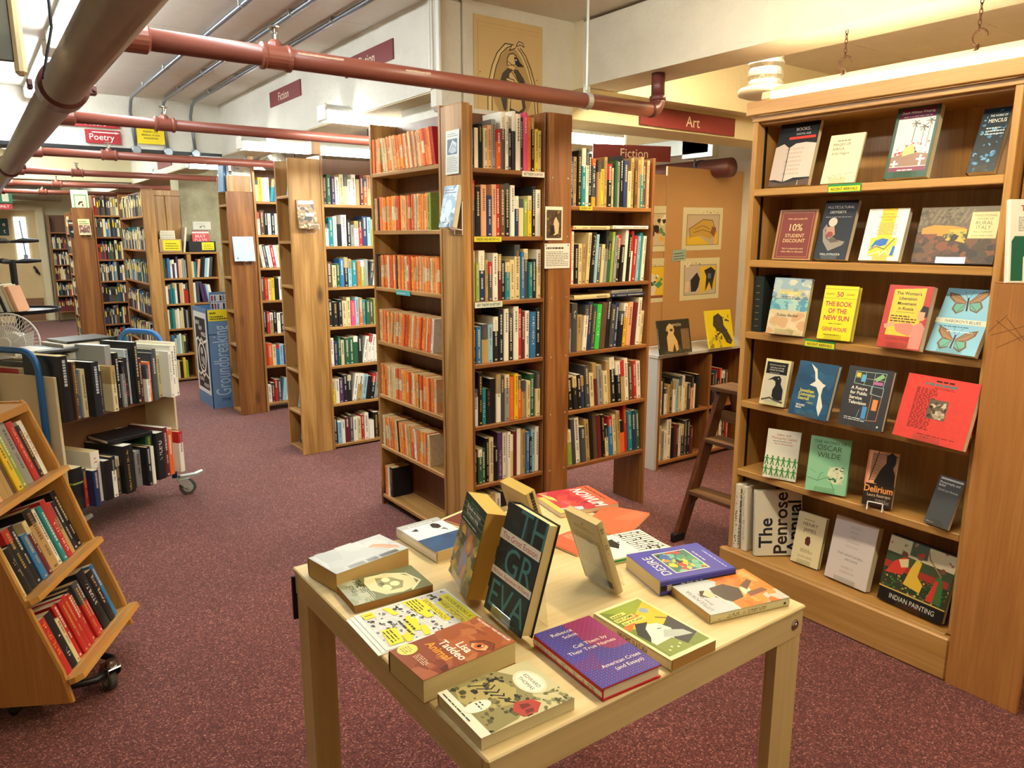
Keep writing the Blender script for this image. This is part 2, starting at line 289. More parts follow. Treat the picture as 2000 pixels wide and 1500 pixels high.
def book(name, T, H, D, bands, hard=False, xf=None, mt='card', paper=None, spine=None, front=None, back=None):
    """A closed book: local x = thickness, y = depth from the spine, z = height. spine/front = print ops. Returns the cover object (pages and print are its parts)."""
    b = .0028 if hard else .0009; bulge = min(.004, T*.16); m = M(); u_cover(m, T, H, D, b, bands, hard, bulge)
    if spine: Art(m, lambda u, v, l: (u, bulge*(1-math.sin(PI*min(1, max(0, u/T))))-.0002-l, v), T, H, 1.5e-5, 8).run(spine)
    o = m.build(name, mt); ins = .0035 if hard else .0004
    p = M(); e = b*1.15+bulge; p.box((b, e, ins), (T-b, D-(ins if hard else .0006), H-ins), paper or 'e4d6ae'); p.build('page_block', 'pages', o, local=True)
    for ops, pt in ((front, lambda u, v, l: (T+l, u, v)), (back, lambda u, v, l: (-l, D-u, v))):
        if ops:
            a = M(); Art(a, pt, D, H).run(ops); a.build('cover_print', mt, o, local=True)
    if xf is not None: o.matrix_basis = xf
    return o
# ------------------------------------------------------------------ the setting
def slab(name, mt, *boxes, bev=0):
    m = M()
    for a, b in boxes: m.box(a, b, 'w', bev)
    return struct(name, m, mt)
CZ = 2.72
slab('floor', 'carpet_red', ((-2.4, -2.2, -.1), (5.1, 17, 0)))
slab('ceiling', 'ceiling_boards', ((-2.4, -2.2, CZ), (5.1, 17, CZ+.1)))
slab('wall_left', 'cream_paint', ((-2.5, -2.2, 0), (-2.4, 17, CZ)))
slab('wall_near', 'cream_paint', ((-2.5, -2.3, 0), (5.2, -2.2, CZ)))
slab('wall_far', 'cream_paint', ((-2.5, 16.95, 0), (5.2, 17.05, CZ)))
slab('wall_right', 'fair_wall', ((5.1, -2.2, 0), (5.2, 17, CZ)))
slab('wall_alcove', 'blockwork', ((4.96, 3.3, 0), (5.1, 5.2, 2.4)))
slab('pillar_1', 'white_paint', ((2.07, 3.25, 0), (2.77, 3.9, CZ)))
slab('pillar_2', 'concrete', ((2.02, 9.1, 0), (2.45, 9.5, CZ)))
slab('beam_1', 'white_paint', ((1.93, 3.32, 2.296), (2.22, 16.95, CZ)))                 # carries the two Fiction signs
slab('beam_1_soffit', 'soffit', ((1.935, 3.33, 2.29), (2.22, 16.9, 2.2965)))
slab('beam_2', 'white_paint', ((2.77, -2.2, 2.385), (3.03, 3.17, 2.705)))                # over the display bookcase
slab('beam_3', 'cream_paint', ((2.77, 3.17, 2.38), (5.1, 3.62, CZ)), ((2.77, 3.3, 2.24), (5.1, 3.6, 2.38)))
slab('beam_4', 'white_paint', ((-2.4, 7.0, 2.31), (1.93, 7.3, CZ)))
slab('beam_5', 'cream_paint', ((-2.4, 11.3, 2.31), (1.93, 11.6, CZ)))
slab('beam_4_edge', 'steel_dark', ((-2.4, 6.985, 2.285), (1.93, 7.3, 2.312)))
slab('trim_1', 'white_paint', ((1.95, 3.2, 2.19), (2.4, 3.25, 2.215)))
m = M()                                                              # rough plaster run beside the poster, with a slotted cable channel
m.box((1.925, 3.25, 2.2), (2.075, 3.34, CZ), 'w', .02); struct('pillar_1_corner', m, 'white_paint')
m = M(); m.box((1.915, 3.22, 2.3), (1.93, 3.25, CZ), 'w', .003); m.tube([(1.92, 3.31, 2.3), (1.92, 3.31, CZ)], .008); m.tube([(1.92, 3.29, 2.3), (1.92, 3.29, CZ)], .006)
tag(m.build('cable_channel', 'white_plastic'), 'white cable channel and wires running up the pillar beside the penguin poster', 'cable channel')
# door in the far wall
d = slab('door_1', 'fair_wall', ((-.1, 16.88, 0), (1.16, 16.94, 2.08)))
m = M(); m.box((.81, 16.86, 1.13), (1.0, 16.885, 1.96)); struct('door_window', m, 'door_glow', d)
m = M(); m.tube([(.9, 16.85, 1.9), (.94, 16.85, 1.2)], .012); m.box((.9, 16.84, 1.17), (.97, 16.86, 1.27)); struct('door_rod', m, 'conduit', d)
m = M(); m.tube([(1.04, 16.84, 1.05), (1.12, 16.84, .9)], .018); m.box((1.06, 16.84, .93), (1.1, 16.885, 1.0)); struct('door_handle', m, 'steel_dark', d)
m = M(); m.box((.7, 16.865, .02), (1.14, 16.885, .45)); struct('kick_plate', m, 'walnut_board', d)
slab('trim_2', 'cream_paint', ((1.16, 16.8, 0), (1.3, 16.95, 2.16)), ((-.2, 16.82, 2.08), (1.3, 16.95, 2.18)), bev=.02)
# ------------------------------------------------------------------ pipes, conduits and lamps overhead
BX, BZ = .41, 2.21
t = thing('main_pipe', 'thick grey brown main pipe running the length of the room under the ceiling', 'pipe', (BX, 6, BZ))
m = M(); m.tube([(BX, -1.5, BZ), (BX, 16.9, BZ)], .078, 28); m.build('pipe_run', 'pipe_brown', t, smooth=True)
for y in (3.75, 8.1, 12.4):
    m = M(); m.lathe([(.08, -.075), (.095, -.07), (.095, .07), (.08, .075)], 28, 'w', (BX, y, BZ), 'y')
    for s in (-1, 1): m.box((BX+s*.085-.02, y-.02, BZ-.02), (BX+s*.125+.0, y+.02, BZ+.02), 'w', .004); m.tube([(BX+s*.115, y-.04, BZ), (BX+s*.115, y+.04, BZ)], .008, 8)
    m.build('coupling', 'pipe_maroon', t)
m = M(); m.tube([(BX-.08, 3.6, BZ), (BX-.03, 3.6, BZ+.2), (BX-.03, 3.6, CZ)], .006, 8); m.build('hanger', 'steel_dark', t)
ORD = ['first', 'second', 'third', 'fourth', 'fifth', 'sixth', 'seventh', 'eighth', 'ninth', 'tenth', 'eleventh', 'twelfth', 'thirteenth', 'fourteenth', 'fifteenth', 'sixteenth', 'seventeenth', 'eighteenth', 'nineteenth']
def ordw(i):
    if i < 19: return ORD[i]
    n = i+1; tens = ['twent', 'thirt', 'fort', 'fift'][n//10-2]; return tens+'ieth' if n % 10 == 0 else tens+'y-'+ORD[n % 10-1]
PY = [2.7, 4.62, 6.58, 8.55, 10.5, 12.45]; PE = [2.85, 3.3, 3.3, 2.3, 2.3, 2.3]
for i, (y, xe) in enumerate(zip(PY, PE)):
    t = thing('sprinkler_pipe', ['red sprinkler pipe crossing in front of the penguin poster, ending in an elbow', 'second red sprinkler pipe back, crossing above the orange paperbacks',
              'third red sprinkler pipe back, passing under the yellow poetry sign', 'fourth red sprinkler pipe back, ending at the bare concrete pillar', 'fifth red sprinkler pipe back', 'sixth red sprinkler pipe, farthest back toward the door'][i] + (' along the main pipe' if i == 4 else ''), 'pipe', (BX, y, BZ), 0, 'red sprinkler pipes')
    r = .034 if i == 0 else .03
    m = M(); m.tube([(BX+.06, y, BZ), (xe if i else xe-.05, y, BZ)], r, 20); m.build('pipe_run', 'pipe_red', t, smooth=True)
    m = M(); m.lathe([(r+.001, .05), (r+.012, .055), (r+.012, .13), (r+.001, .14)], 20, 'w', (BX, y, BZ), 'x'); m.build('collar', 'pipe_red', t)
    x = .95 if i == 0 else .98
    m = M(); m.lathe([(r+.001, -.055), (r+.011, -.05), (r+.011, -.04), (r+.006, -.035), (r+.006, .035), (r+.011, .04), (r+.011, .05), (r+.001, .055)], 20, 'w', (x, y, BZ), 'x')
    m.lathe([(.028, r-.01), (.022, r+.012), (.013, r+.022)], 14, 'w', (x, y, BZ)); j = m.build('tee_joint', 'pipe_red', t)
    m = M(); m.lathe([(.009, r+.018), (.009, r+.04), (.005, r+.044), (.005, r+.06)], 10, 'w', (x, y, BZ)); m.lathe([(.022, r+.06), (.022, r+.064)], 12, 'w', (x, y, BZ))
    for s in (-1, 1): m.tube([(x+s*.009, y, BZ+r+.035), (x+s*.012, y, BZ+r+.05), (x+s*.004, y, BZ+r+.06)], .002, 6)
    m.build('sprinkler_head', 'chrome', j)
    if i == 0:
        m = M(); m.tube([(xe-.05+.05*math.sin(a), y, BZ+.05-.05*math.cos(a)) for a in [k*PI/2/8 for k in range(9)]], .037, 20); m.lathe([(.037, .045), (.041, .05), (.041, .065), (.036, .07)], 20, 'w', (xe, y, BZ)); m.build('elbow', 'pipe_maroon', t, smooth=True)
        m = M(); m.tube([(xe, y, BZ+.05), (xe, y, 2.384)], .033, 20); m.build('riser', 'pipe_maroon', t, smooth=True)
        m = M(); m.lathe([(r+.004, -.014), (r+.004, .014)], 20, 'w', (2.385, y, BZ), 'x'); m.box((2.37, y-.008, BZ+r), (2.40, y+.008, BZ+r+.03)); h = m.build('clamp', 'galvanised', t)
        m = M(); m.tube([(2.385, y, BZ+r+.02), (2.385, y, CZ)], .007, 10); m.lathe([(.014, 0), (.014, .015)], 6, 'w', (2.385, y, BZ+r+.012)); m.build('hanging_rod', 'galvanised', h)
        for x0, x1, a in ((1.02, 1.19, .5), (1.44, 1.55, .35)):           # two strips where the paint has been rubbed off
            m = M()
            for k in range(10):
                X = x0+(x1-x0)*k/9
                if k: m.face([(px, y-(r+.0006)*math.cos(q), BZ+(r+.0006)*math.sin(q)) for px, q in ((X0, a-.12), (X, a-.12+.03*math.sin(k*3)), (X, a+.14+.05*math.sin(k*5)), (X0, a+.13))], 'b09a88')
                X0 = X
            m.build('scuff_mark', 'worn', t)
for i, x in enumerate((1.225, 1.47, 1.69)):
    t = thing('conduit_pipe', ['grey conduit nearest the main pipe, dropping beside the yellow sign', 'middle grey conduit of three, dropping to a round box', 'grey conduit nearest the beam with the two signs'][i]+' on the ceiling', 'conduit', (x, 7, 2.3), 0, 'ceiling conduits')
    m = M(); m.tube([(x, -1.5, 2.7), (x, 6.8, 2.7), (x, 6.9, 2.68), (x, 6.975, 2.6), (x+.01, 6.985, 2.5), (x+.02, 6.985, 2.33)], .0125, 12); m.build('tube', 'conduit', t, smooth=True)
    m = M(); m.lathe([(.035, 0), (.035, -.03), (.03, -.034)], 20, 'w', (x+.02, 6.985, 2.3), 'y'); m.build('junction_box', 'conduit', t)
    for y in (2.6, 3.9, 4.8, 5.6, 6.3):
        m = M(); m.box((x-.022, y-.008, 2.695), (x+.022, y+.008, CZ), 'w', .002); m.tube([(x-.014, y, 2.715), (x-.014, y, 2.695), (x, y, 2.686), (x+.014, y, 2.695), (x+.014, y, 2.715)], .003, 6); m.build('clip', 'galvanised', t)
def batten(name, label, o, rz, L, group, mt='tube_cool', W=.12, Hh=.055, chains=0):
    t = thing(name, label, 'ceiling lamp', o, rz, group); hw = W/2
    m = M(); m.prism([(-hw*1.02, Hh+.012), (-hw*1.02, Hh), (hw*1.02, Hh), (hw*1.02, Hh+.012), (hw*.5, Hh+.035), (-hw*.5, Hh+.035)], .004, L-.004, 'y'); m.build('housing', 'lamp_metal', t, local=True)
    m = M(); m.prism([(-hw*.96, Hh-.001), (-hw*.9, .012), (-hw*.7, 0), (hw*.7, 0), (hw*.9, .012), (hw*.96, Hh-.001)], .02, L-.02, 'y'); m.build('diffuser', mt, t, local=True)
    for y in (0, L-.02): m = M(); m.box((-hw*1.02, y, -.004), (hw*1.02, y+.02, Hh+.037), 'w', .008); m.build('end_cap', 'white_plastic', t, local=True)
    for y in (.2, L-.2) if chains else (): m = M(); m.tube([(0, y, Hh+.03), (0, y, Hh+.03+chains)], .004, 6); m.build('hanger', 'steel_dark', t, local=True)
    return t
for i, (y, L) in enumerate(((-1.6, 1.6), (.2, 1.55), (1.85, 1.6), (3.55, 1.5), (5.3, 1.6), (7.6, 1.6), (9.4, 1.6), (11.8, 1.6), (13.6, 1.6))):
    if i in (0, 1): continue
    batten('ceiling_lamp', 'fluorescent ceiling lamp beside the main pipe, '+['', '', 'above the till side of the room', 'partly hidden behind the pipe at its near end', 'the one meeting the far beam', 'first beyond the beam with the section signs', 'second beyond the beam with the section signs', 'third beyond the beam with the section signs', 'last before the door'][i], (.56, y, CZ-.092), 0, L, 'lamps along the main pipe', 'tube_row' if i < 6 else 'tube_far')
for y, wh in ((-1.2, 'unseen, added to brighten the near side'), (.62, 'above the book table')): batten('ceiling_lamp', 'warm fluorescent ceiling lamp over the shop floor '+wh, (1.75, y, CZ-.092), 0, 1.5, 'lamps over the shop floor', 'tube_warm')  # the first lamp is unseen, added for more light from the near side
for i, (x, y, z, L) in enumerate(((1.76, 4.3, 2.26, 1.25), (1.74, 5.85, 2.24, 1.25), (1.8, 7.7, 2.24, 1.25), (1.9, 9.9, 2.3, 1.2), (2.9, 4.15, 2.25, 1.12), (3.3, 5.85, 2.24, 1.25))):
    batten('aisle_lamp', ['white aisle lamp with bright tube above the orange paperbacks', 'white aisle lamp across the second aisle behind the wooden post', 'white aisle lamp across the aisle by the blue cardboard bin', 'white aisle lamp beside the bare concrete pillar', 'white aisle lamp above the general art books', 'white aisle lamp deep behind the general art bay'][i], (x, y, z), -PI/2, L, 'aisle lamps', chains=CZ-z-.085 if i in (0, 1, 2, 4) else .34)
batten('ceiling_lamp', 'added warm fill lamp on the alcove ceiling, hidden behind the deep white beam', (3.45, 1.3, CZ-.092), 0, 1.6, 'lamps over the shop floor', 'fill_alcove')  # unseen lamp, added to brighten the wall beyond the display bookcase
# big pipe, tray and cap beyond the art shelves
t = thing('drain_pipe', 'fat dark red pipe slung beneath a galvanised tray above the hardboard wall', 'pipe', (4.62, 4.2, 2.16))
m = M(); m.tube([(4.62, 3.62, 2.1), (4.62, 9, 2.1)], .07, 24); m.build('pipe_run', 'pipe_maroon', t, smooth=True)
m = M(); m.lathe([(.074, -.012), (.074, .012)], 24, 'w', (4.62, 3.9, 2.1), 'y'); m.tube([(4.54, 3.9, 2.12), (4.54, 3.9, 2.28)], .006, 6); m.build('strap', 'steel_dark', t)
m = M(); m.box((4.45, 3.7, 2.2), (4.5, 9, 2.32), 'w', .004); m.box((4.45, 3.66, 2.17), (4.52, 3.95, 2.33), 'w', .004); tag(m.build('cable_tray', 'galvanised'), 'galvanised metal cable tray above the fat dark red pipe', 'cable tray')
dx, dy = 3.56, 2.6
t = thing('vent_cap', 'round white vent cap on a foil wrapped duct under the ceiling beam', 'vent', (dx, dy, 2.36))
m = M(); m.lathe([(.06, .005), (.1, .0), (.135, .012), (.14, .03), (.13, .045), (.08, .05)], 32, 'w', (dx, dy, 2.33)); m.build('flange', 'white_plastic', t, smooth=True)
m = M(); m.lathe([(.09+.006*math.sin(k*2.3), .045+k*.02) for k in range(17)], 24, 'w', (dx, dy, 2.33)); m.build('duct', 'foil', t)
t = thing('foil_duct', 'crumpled foil duct hanging above the second aisle', 'duct', (2.9, 7.2, 2.2))
m = M(); m.tube([(2.42, 7.3, 2.36), (2.6, 7.3, 2.2), (2.9, 7.3, 2.13), (3.3, 7.3, 2.16), (3.9, 7.3, 2.2)], .11, 20); m.build('hose', 'foil', t)
m = M(); m.tube([(3.0, 7.3, 2.2), (3.0, 7.3, CZ)], .006, 6); m.build('hanger', 'steel_dark', t)
m = M(); m.tube([(1.55, 16.2, 2.36), (-2.3, 16.2, 2.36)], .13, 20); tag(m.build('silver_duct', 'foil', smooth=True), 'long silver duct running above the door at the back', 'duct')
# board hung from the ceiling by the main pipe
t = thing('hanging_board', 'dark board with a pale wooden edge hung from the ceiling beside the main pipe', 'board', (-.2, 3, 2.3))
m = M(); m.box((-.9, 2.98, 2.15), (.2, 3.0, 2.66), 'w', .002); m.build('panel', 'dark_board', t)
m = M(); m.box((.2, 2.965, 2.11), (.232, 3.015, 2.6), 'w', .01); m.build('edge_strip', 'ply_z', t)
m = M(); m.tube([(.18, 3.0, 2.66), (.18, 3.0, CZ)], .005, 6); m.tube([(-.7, 3.0, 2.66), (-.7, 3.0, CZ)], .005, 6); m.build('rod', 'steel_dark', t)
# ------------------------------------------------------------------ signs
def sign(name, label, bl, br, tl, col, ops, cat='sign', group=None, th=.008):
    """A thin board: bl, br, tl = corners of its face."""
    bl, br, tl = Vector(bl), Vector(br), Vector(tl); n = (br-bl).cross(tl-bl).normalized(); m = M(); a, b, c = bl-n*th, br-n*th, tl-n*th; d, tr = c+(br-bl), tl+(br-bl)
    for q in ((bl, br, tr, tl), (b, a, c, d), (a, bl, tl, c), (br, b, d, tr), (a, b, br, bl), (tl, tr, d, c)): m.face(q, col)
    o = m.build(name, 'paint'); tag(o, label, cat, group)
    if ops: k = M(); sheet(k, bl, br, tl).run(ops); k.build('lettering', 'paint', o)
    return o
SR, SW = '7a2f30', 'e9dcc0'
B1 = 1.922
sign('section_sign', 'red Fiction sign on the white beam, the one crossed by the sprinkler pipe', (B1, 4.306, 2.51), (B1, 3.698, 2.51), (B1, 4.306, 2.61), SR, [('text', 'Fiction', .48, .22, .56, SW, 'c', .4)], group='Fiction signs')
sign('section_sign', 'small red Fiction sign on the white beam, clear of the pipes', (B1, 5.636, 2.52), (B1, 5.025, 2.52), (B1, 5.636, 2.622), SR, [('text', 'Fiction', .47, .22, .56, SW, 'c', .44)], group='Fiction signs')
sign('section_sign', 'long red Art sign on the beam above the general art books', (3.33, 3.288, 2.255), (4.21, 3.288, 2.25), (3.33, 3.288, 2.366), SR, [('text', 'Art', .53, .2, .6, SW)])
hs = sign('section_sign', 'red Fiction sign hanging beyond the general art books', (3.45, 3.83, 2.10), (4.055, 3.7, 2.11), (3.45, 3.83, 2.205), SR, [('text', 'Fiction', .52, .22, .58, SW, 'c', .5)])
m = M(); m.tube([(3.7, 3.785, 2.2), (3.7, 3.785, CZ)], .009, 8); m.build('hanging_rod', 'white_plastic', hs)
sign('section_sign', 'red Music sign with a white arrow on the far beam', (.70, 6.978, 2.458), (1.14, 6.978, 2.458), (.70, 6.978, 2.545), 'a32a30', [('text', 'Music', .6, .16, .55, 'f4eee2', 'c', .5), ('line', [(.05, .12), (.2, .5)], .025, 'f4eee2'), ('poly', [(.03, .08), (.13, .12), (.05, .36)], 'f4eee2')])
sign('section_sign', 'red Poetry sign with a long white arrow on the far beam', (.885, 6.978, 2.335), (1.14, 6.978, 2.335), (.885, 6.978, 2.44), 'a32a30', [('text', 'Poetry', .46, .26, .46, 'f4eee2', 'c', .8), ('line', [(.2, .82), (.86, .82)], .03, 'f4eee2'), ('poly', [(.84, .74), (.97, .82), (.84, .9)], 'f4eee2')])
sign('paper_sign', 'yellow paper sign for poetry and medieval studies between the conduits', (1.26, 6.97, 2.355), (1.47, 6.97, 2.355), (1.26, 6.97, 2.535), 'e8cf1f', [('text', 'POETRY A-Z', .5, .5, .08, 'k', 'c', .66, 1), ('text', 'MEDIEVAL STUDIES', .5, .36, .065, 'k', 'c', .8, 1), ('text', 'SHAKESPEARE', .5, .22, .07, 'k', 'c', .7, 1), ('line', [(.2, .78), (.75, .78)], .04, 'k'), ('poly', [(.7, .7), (.88, .78), (.7, .86)], 'k')], th=.002)
sign('exit_sign', 'green exit sign box at the back above the door', (.25, 15.9, 2.18), (.79, 15.9, 2.18), (.25, 15.9, 2.36), '1f6b4a', [('box', .72, .12, .9, .88, 'd8d4b8'), ('box', 0, .94, 1, 1, 'e6dfc0')], th=.08)
sign('warning_sign', 'red strip sign under the green exit sign', (.2, 15.9, 2.07), (.775, 15.9, 2.07), (.2, 15.9, 2.16), 'b42a34', [('text', 'ONLY', .78, .3, .5, 'f0e6d4', 'c', .3)])
sign('door_notice', 'dark green notice on the door at the back', (.48, 16.87, 1.62), (.72, 16.87, 1.62), (.48, 16.87, 1.93), '16382c', [('text', 'e', .72, .56, .25, 'f0e6d4'), ('text', 't', .72, .16, .25, 'f0e6d4')], th=.004)
sign('section_sign', 'red sign on the beam far behind the poetry sign', (1.92, 9.6, 2.36), (1.92, 8.9, 2.36), (1.92, 9.6, 2.47), SR, [])
# poster with the publisher's bird emblem, drawn in line
pb = [(.25, 0), (.25, .16), (.27, .36), (.31, .5), (.38, .64), (.46, .71), (.54, .745)]; pc = [(.62, .73), (.7, .66), (.78, .53), (.84, .38), (.88, .2), (.9, 0)]
sign('poster', 'old cream poster of a bandaged penguin in an oval frame, on the white pillar', (2.128, 3.243, 2.21), (2.553, 3.243, 2.21), (2.128, 3.243, 2.662), 'cdb07a', [
    ('box', .05, .03, .06, .95, 'b99a62'), ('box', .05, .93, .95, .935, 'b99a62'), ('box', .05, .89, .95, .893, 'b99a62'), ('ell', .55, .33, .31, .39, 'b0905c', 32),
    ('poly', [(.19, 0), (.2, .2), (.22, .38), (.28, .54), (.36, .68), (.46, .745), (.56, .75), (.56, .72), (.46, .7), (.38, .62), (.31, .5), (.27, .36), (.25, .16), (.25, 0)], 'd9bf88'), ('poly', [(.62, .745), (.72, .66), (.8, .53), (.87, .36), (.91, .18), (.93, 0), (.88, 0), (.87, .18), (.82, .36), (.75, .52), (.68, .63), (.6, .71)], 'd9bf88'),
    ('line', pb, .012, '3a2c1c'), ('line', [(x-.06, y) for x, y in pb[:5]]+[(.44, .755), (.56, .755)], .012, '3a2c1c'), ('line', pc, .012, '3a2c1c'), ('line', [(x+.045, y) for x, y in pc], .012, '3a2c1c'), ('ell', .6, .735, .025, .03, 'd9bf88'),
    ('poly', [(.6, .74), (.66, .77), (.72, .75), (.7, .79), (.64, .8)], 'd9bf88'), ('line', [(.6, .74), (.66, .77), (.72, .75), (.7, .79), (.64, .8), (.6, .75)], .01, '3a2c1c'), ('line', [(.6, .73), (.54, .7), (.5, .69), (.53, .73)], .01, '3a2c1c'),
    ('poly', [(.42, .05), (.36, .22), (.36, .34), (.4, .44), (.47, .5), (.62, .5), (.7, .42), (.74, .34), (.72, .22), (.75, .1), (.68, .02)], '4a4038'), ('poly', [(.52, .08), (.5, .3), (.5, .44), (.56, .5), (.6, .42), (.66, .34), (.68, .2), (.7, .09), (.64, .05)], 'cdb07a'),
    ('ell', .54, .575, .07, .085, 'd2b680'), ('poly', [(.57, .63), (.62, .63), (.66, .58), (.72, .54), (.63, .53), (.59, .55)], '2b2620'), ('ell', .6, .6, .012, .009, 'e9dfc0'), ('line', [(.47, .53), (.47, .6), (.5, .65), (.56, .665), (.61, .64)], .012, '3a2c1c'), ('line', [(.48, .57), (.6, .52)], .008, '3a2c1c'), ('line', [(.48, .53), (.6, .55)], .008, '3a2c1c'),
    ('line', [(.5, .5), (.66, .35)], .01, '3a2c1c'), ('line', [(.53, .5), (.69, .37)], .01, '3a2c1c'), ('poly', [(.66, .37), (.71, .4), (.71, .28), (.63, .24)], '2f2a24'), ('line', [(.62, .5), (.72, .4), (.76, .33), (.7, .26)], .01, '3a2c1c'),
    ('poly', [(.45, .37), (.46, .4), (.57, .385), (.58, .355), (.53, .355), (.5, .02), (.46, .02), (.485, .36)], 'd9bf88'), ('line', [(.45, .37), (.46, .4), (.57, .385), (.58, .355), (.45, .37)], .01, '3a2c1c'), ('line', [(.49, .355), (.47, .0)], .008, '3a2c1c'), ('line', [(.53, .35), (.51, .0)], .008, '3a2c1c'), ('ell', .08, .42, .007, .007, '4a3a24'), ('ell', .92, .42, .007, .007, '4a3a24')], 'poster', th=.003)
# ------------------------------------------------------------------ shelving
def bookcase(label, o, rz, L, D, H, tops, wd='pine', th=.021, up=.02, back='darkpanel_z', hl=None, hr=None, lip=0, name='bookcase', group=None, bk=None):
    t = thing(name, label, 'bookcase', o, rz, group)
    part('upright', wd+'_z', t, (0, 0, 0), (up, D, hl or H)); part('upright', wd+'_z', t, (L-up, 0, 0), (L, D, hr or H))
    for z in tops: part('shelf', wd+'_x', t, (up, .001, z-th), (L-up, D-.012, z))
    part('back_panel', back, t, (up*.5, D-.012, tops[-1]-th), (L-up*.5, D, bk or H), bev=.0005)
    return t
R0 = random.Random(7)
ORANGES = ['ee8a36', 'e8742c', 'ea9a4c', 'e0602e', 'eaa866', 'd4552e', 'ea8a46', 'e8b078', 'e87a3a', 'f09a3c']
def orange_bands(R):
    a = R.choice(ORANGES); c = R.choice(['dcc190', 'e2cda0', 'cfae74', 'd8a878']); k = R.random()
    if k < .45: return [(1, a)], 'plain'
    if k < .8: x = R.uniform(.25, .34); return [(x, a), (1-x, c), (1, a)], 'pale band'
    if k < .9: return [(.55, a), (1, R.choice(ORANGES))], 'two-tone'
    return [(1, c)], 'pale'
def marks(R, T, H, c, base='k'):                                               # a spine's small print
    b_ = lin(base); c = tuple(.72*x+.28*y for x, y in zip(lin(c), b_)); ops = []; w_ = .34; z = 1-R.uniform(.05, .12); e = z-R.uniform(.25, .5); k = R.random()
    while z > e:
        h = R.uniform(.02, .05); ops.append(('box', .33, z-h, .33+w_, z, c)); z -= h+.012
    z = e-R.uniform(.05, .1); e2 = z-R.uniform(.1, .25)
    if k < .7:
        while z > max(e2, .15): h = R.uniform(.015, .035); ops.append(('box', .38, z-h, .64, z, c)); z -= h+.012
    if k < .6: ops.append(('box', .3, .03, .7, .065, c))
    return ops
LIGHT = set('wcityfszaq')
def row(F, z, L, spec, where, name, hr=(.2, .25), dr=(.14, .17), tr=(.012, .03), fill=.97, seed=1, texts={}, x0=0, cat='book', group=None, gap=.0006, mark=1, setback=.012, fan=6, depthmax=1, hard=.5, noun=None, backline=None):
    """Books side by side on one shelf: F = frame of the bookcase, z = shelf top. In spec a letter is a colour, a digit the thickness, a capital a taller book,
    an apostrophe a shorter one; / \\ | change the lean."""
    R = random.Random(seed); bks = []; lean = 0; sp = spec.replace(' ', ''); i = 0
    while i < len(sp):
        ch = sp[i]; i += 1
        if ch in '/\\|': lean = {'/': 1, '\\': -1, '|': 0}[ch]*math.radians(R.uniform(fan-1.5, fan+1.5)); continue
        d = 4
        if i < len(sp) and sp[i].isdigit(): d = int(sp[i]); i += 1
        h = R.uniform(*hr)*(1.1 if ch.isupper() else 1)
        if i < len(sp) and sp[i] == "'": h *= .8; i += 1
        bks.append([ch.lower(), (tr[0]+(tr[1]-tr[0])*d/7)*R.uniform(.9, 1.1), h, lean])
    def total(k):
        x = 0; prev = None
        for ch, T, H, a in bks:
            T *= k; a2 = a
            if prev is not None and prev[1] > a2: x += min(H, prev[0])*(math.tan(prev[1])-math.tan(a2))
            elif prev is None and a2 < 0: x += H*math.tan(-a2)*1.0
            x += T/math.cos(a2)+gap; prev = (H, a2)
        if prev and prev[1] > 0: x += prev[0]*math.tan(prev[1])
        return x
    k = 1.0
    for _ in range(12):
        e = total(k); s = L*fill; T0 = sum(b[1] for b in bks)*k; k *= max(.4, 1+(s-e)/T0)
        if abs(s-e) < .001: break
    k = min(k, 1.5); x = x0; prev = None; n = 0; out = []
    for ch, T, H, a in bks:
        T *= k
        if prev is not None and prev[1] > a: x += min(H, prev[0])*(math.tan(prev[1])-math.tan(a))
        elif prev is None and a < 0: x += H*math.tan(-a)
        D = min(R.uniform(*dr), depthmax); w_ = T/math.cos(a)
        if a > 0: mt = Matrix.Translation((x+w_, setback, z)) @ Matrix.Rotation(a, 4, 'Y') @ Matrix.Translation((-T, 0, 0))
        else: mt = Matrix.Translation((x, setback, z)) @ Matrix.Rotation(a, 4, 'Y')
        mt = Matrix.Translation((0, 0, .0006)) @ Matrix.Translation((0, (backline-D-setback) if backline else R.uniform(0, .012), 0)) @ mt
        hd = R.random() < hard; tx = texts.get(n)
        if name == 'orange_paperback':
            bands, kind = orange_bands(R); hd = False; sp_ = marks(R, T, H, '3a241a', bands[-1][1]) if R.random() < .75 else None; pg = R.choice(['cfae74', 'd6ba84', 'c9a468'])
            if ch != 'o': bands = [(1, ch)]; kind = CN[ch]
            desc = {'plain': 'plain orange', 'pale band': 'pale-banded orange', 'two-tone': 'two-tone orange', 'pale': 'faded cream'}.get(kind, kind)+' paperback'
        else:
            bands = [(1, ch)]; desc = CN[ch]+' '+(noun or 'book'); pg = R.choice(PAPER)
            if R.random() < .22 and not tx: f = R.uniform(.6, .8); bands = [(f, ch), (1, R.choice('wcktrd'))]
            ink = R.choice(['2a2622', '5a2020', '23304a']) if ch in LIGHT else R.choice(['d9c79a', 'e9e3d0', 'c9a24a', 'cfd0cc'])
            sp_ = marks(R, T, H, ink, ch) if mark and R.random() < .9 else None
            if tx: bands = tx.get('b', bands); sp_ = [('text', tx['t'], .5-.3*1, tx.get('z', .93), tx.get('h', .6)*T/H, tx.get('c', 'w'), 'l', tx.get('mw', .8)*H/T, tx.get('bold', 1), -PI/2)] if 't' in tx else sp_
        mt_ = R.choice(['card', 'gloss', 'gloss', 'cloth' if hd else 'card']) if name != 'orange_paperback' else 'worn'
        o = book(name, T, H, D, bands, hd, F @ mt, mt_, pg, sp_)
        tag(o, '%s, %s from left, %s' % (desc, ordw(n), where), cat, group or (name.replace('_', ' ')+' row, '+where)); out.append(o)
        x += w_+gap; prev = (H, a); n += 1
    return out
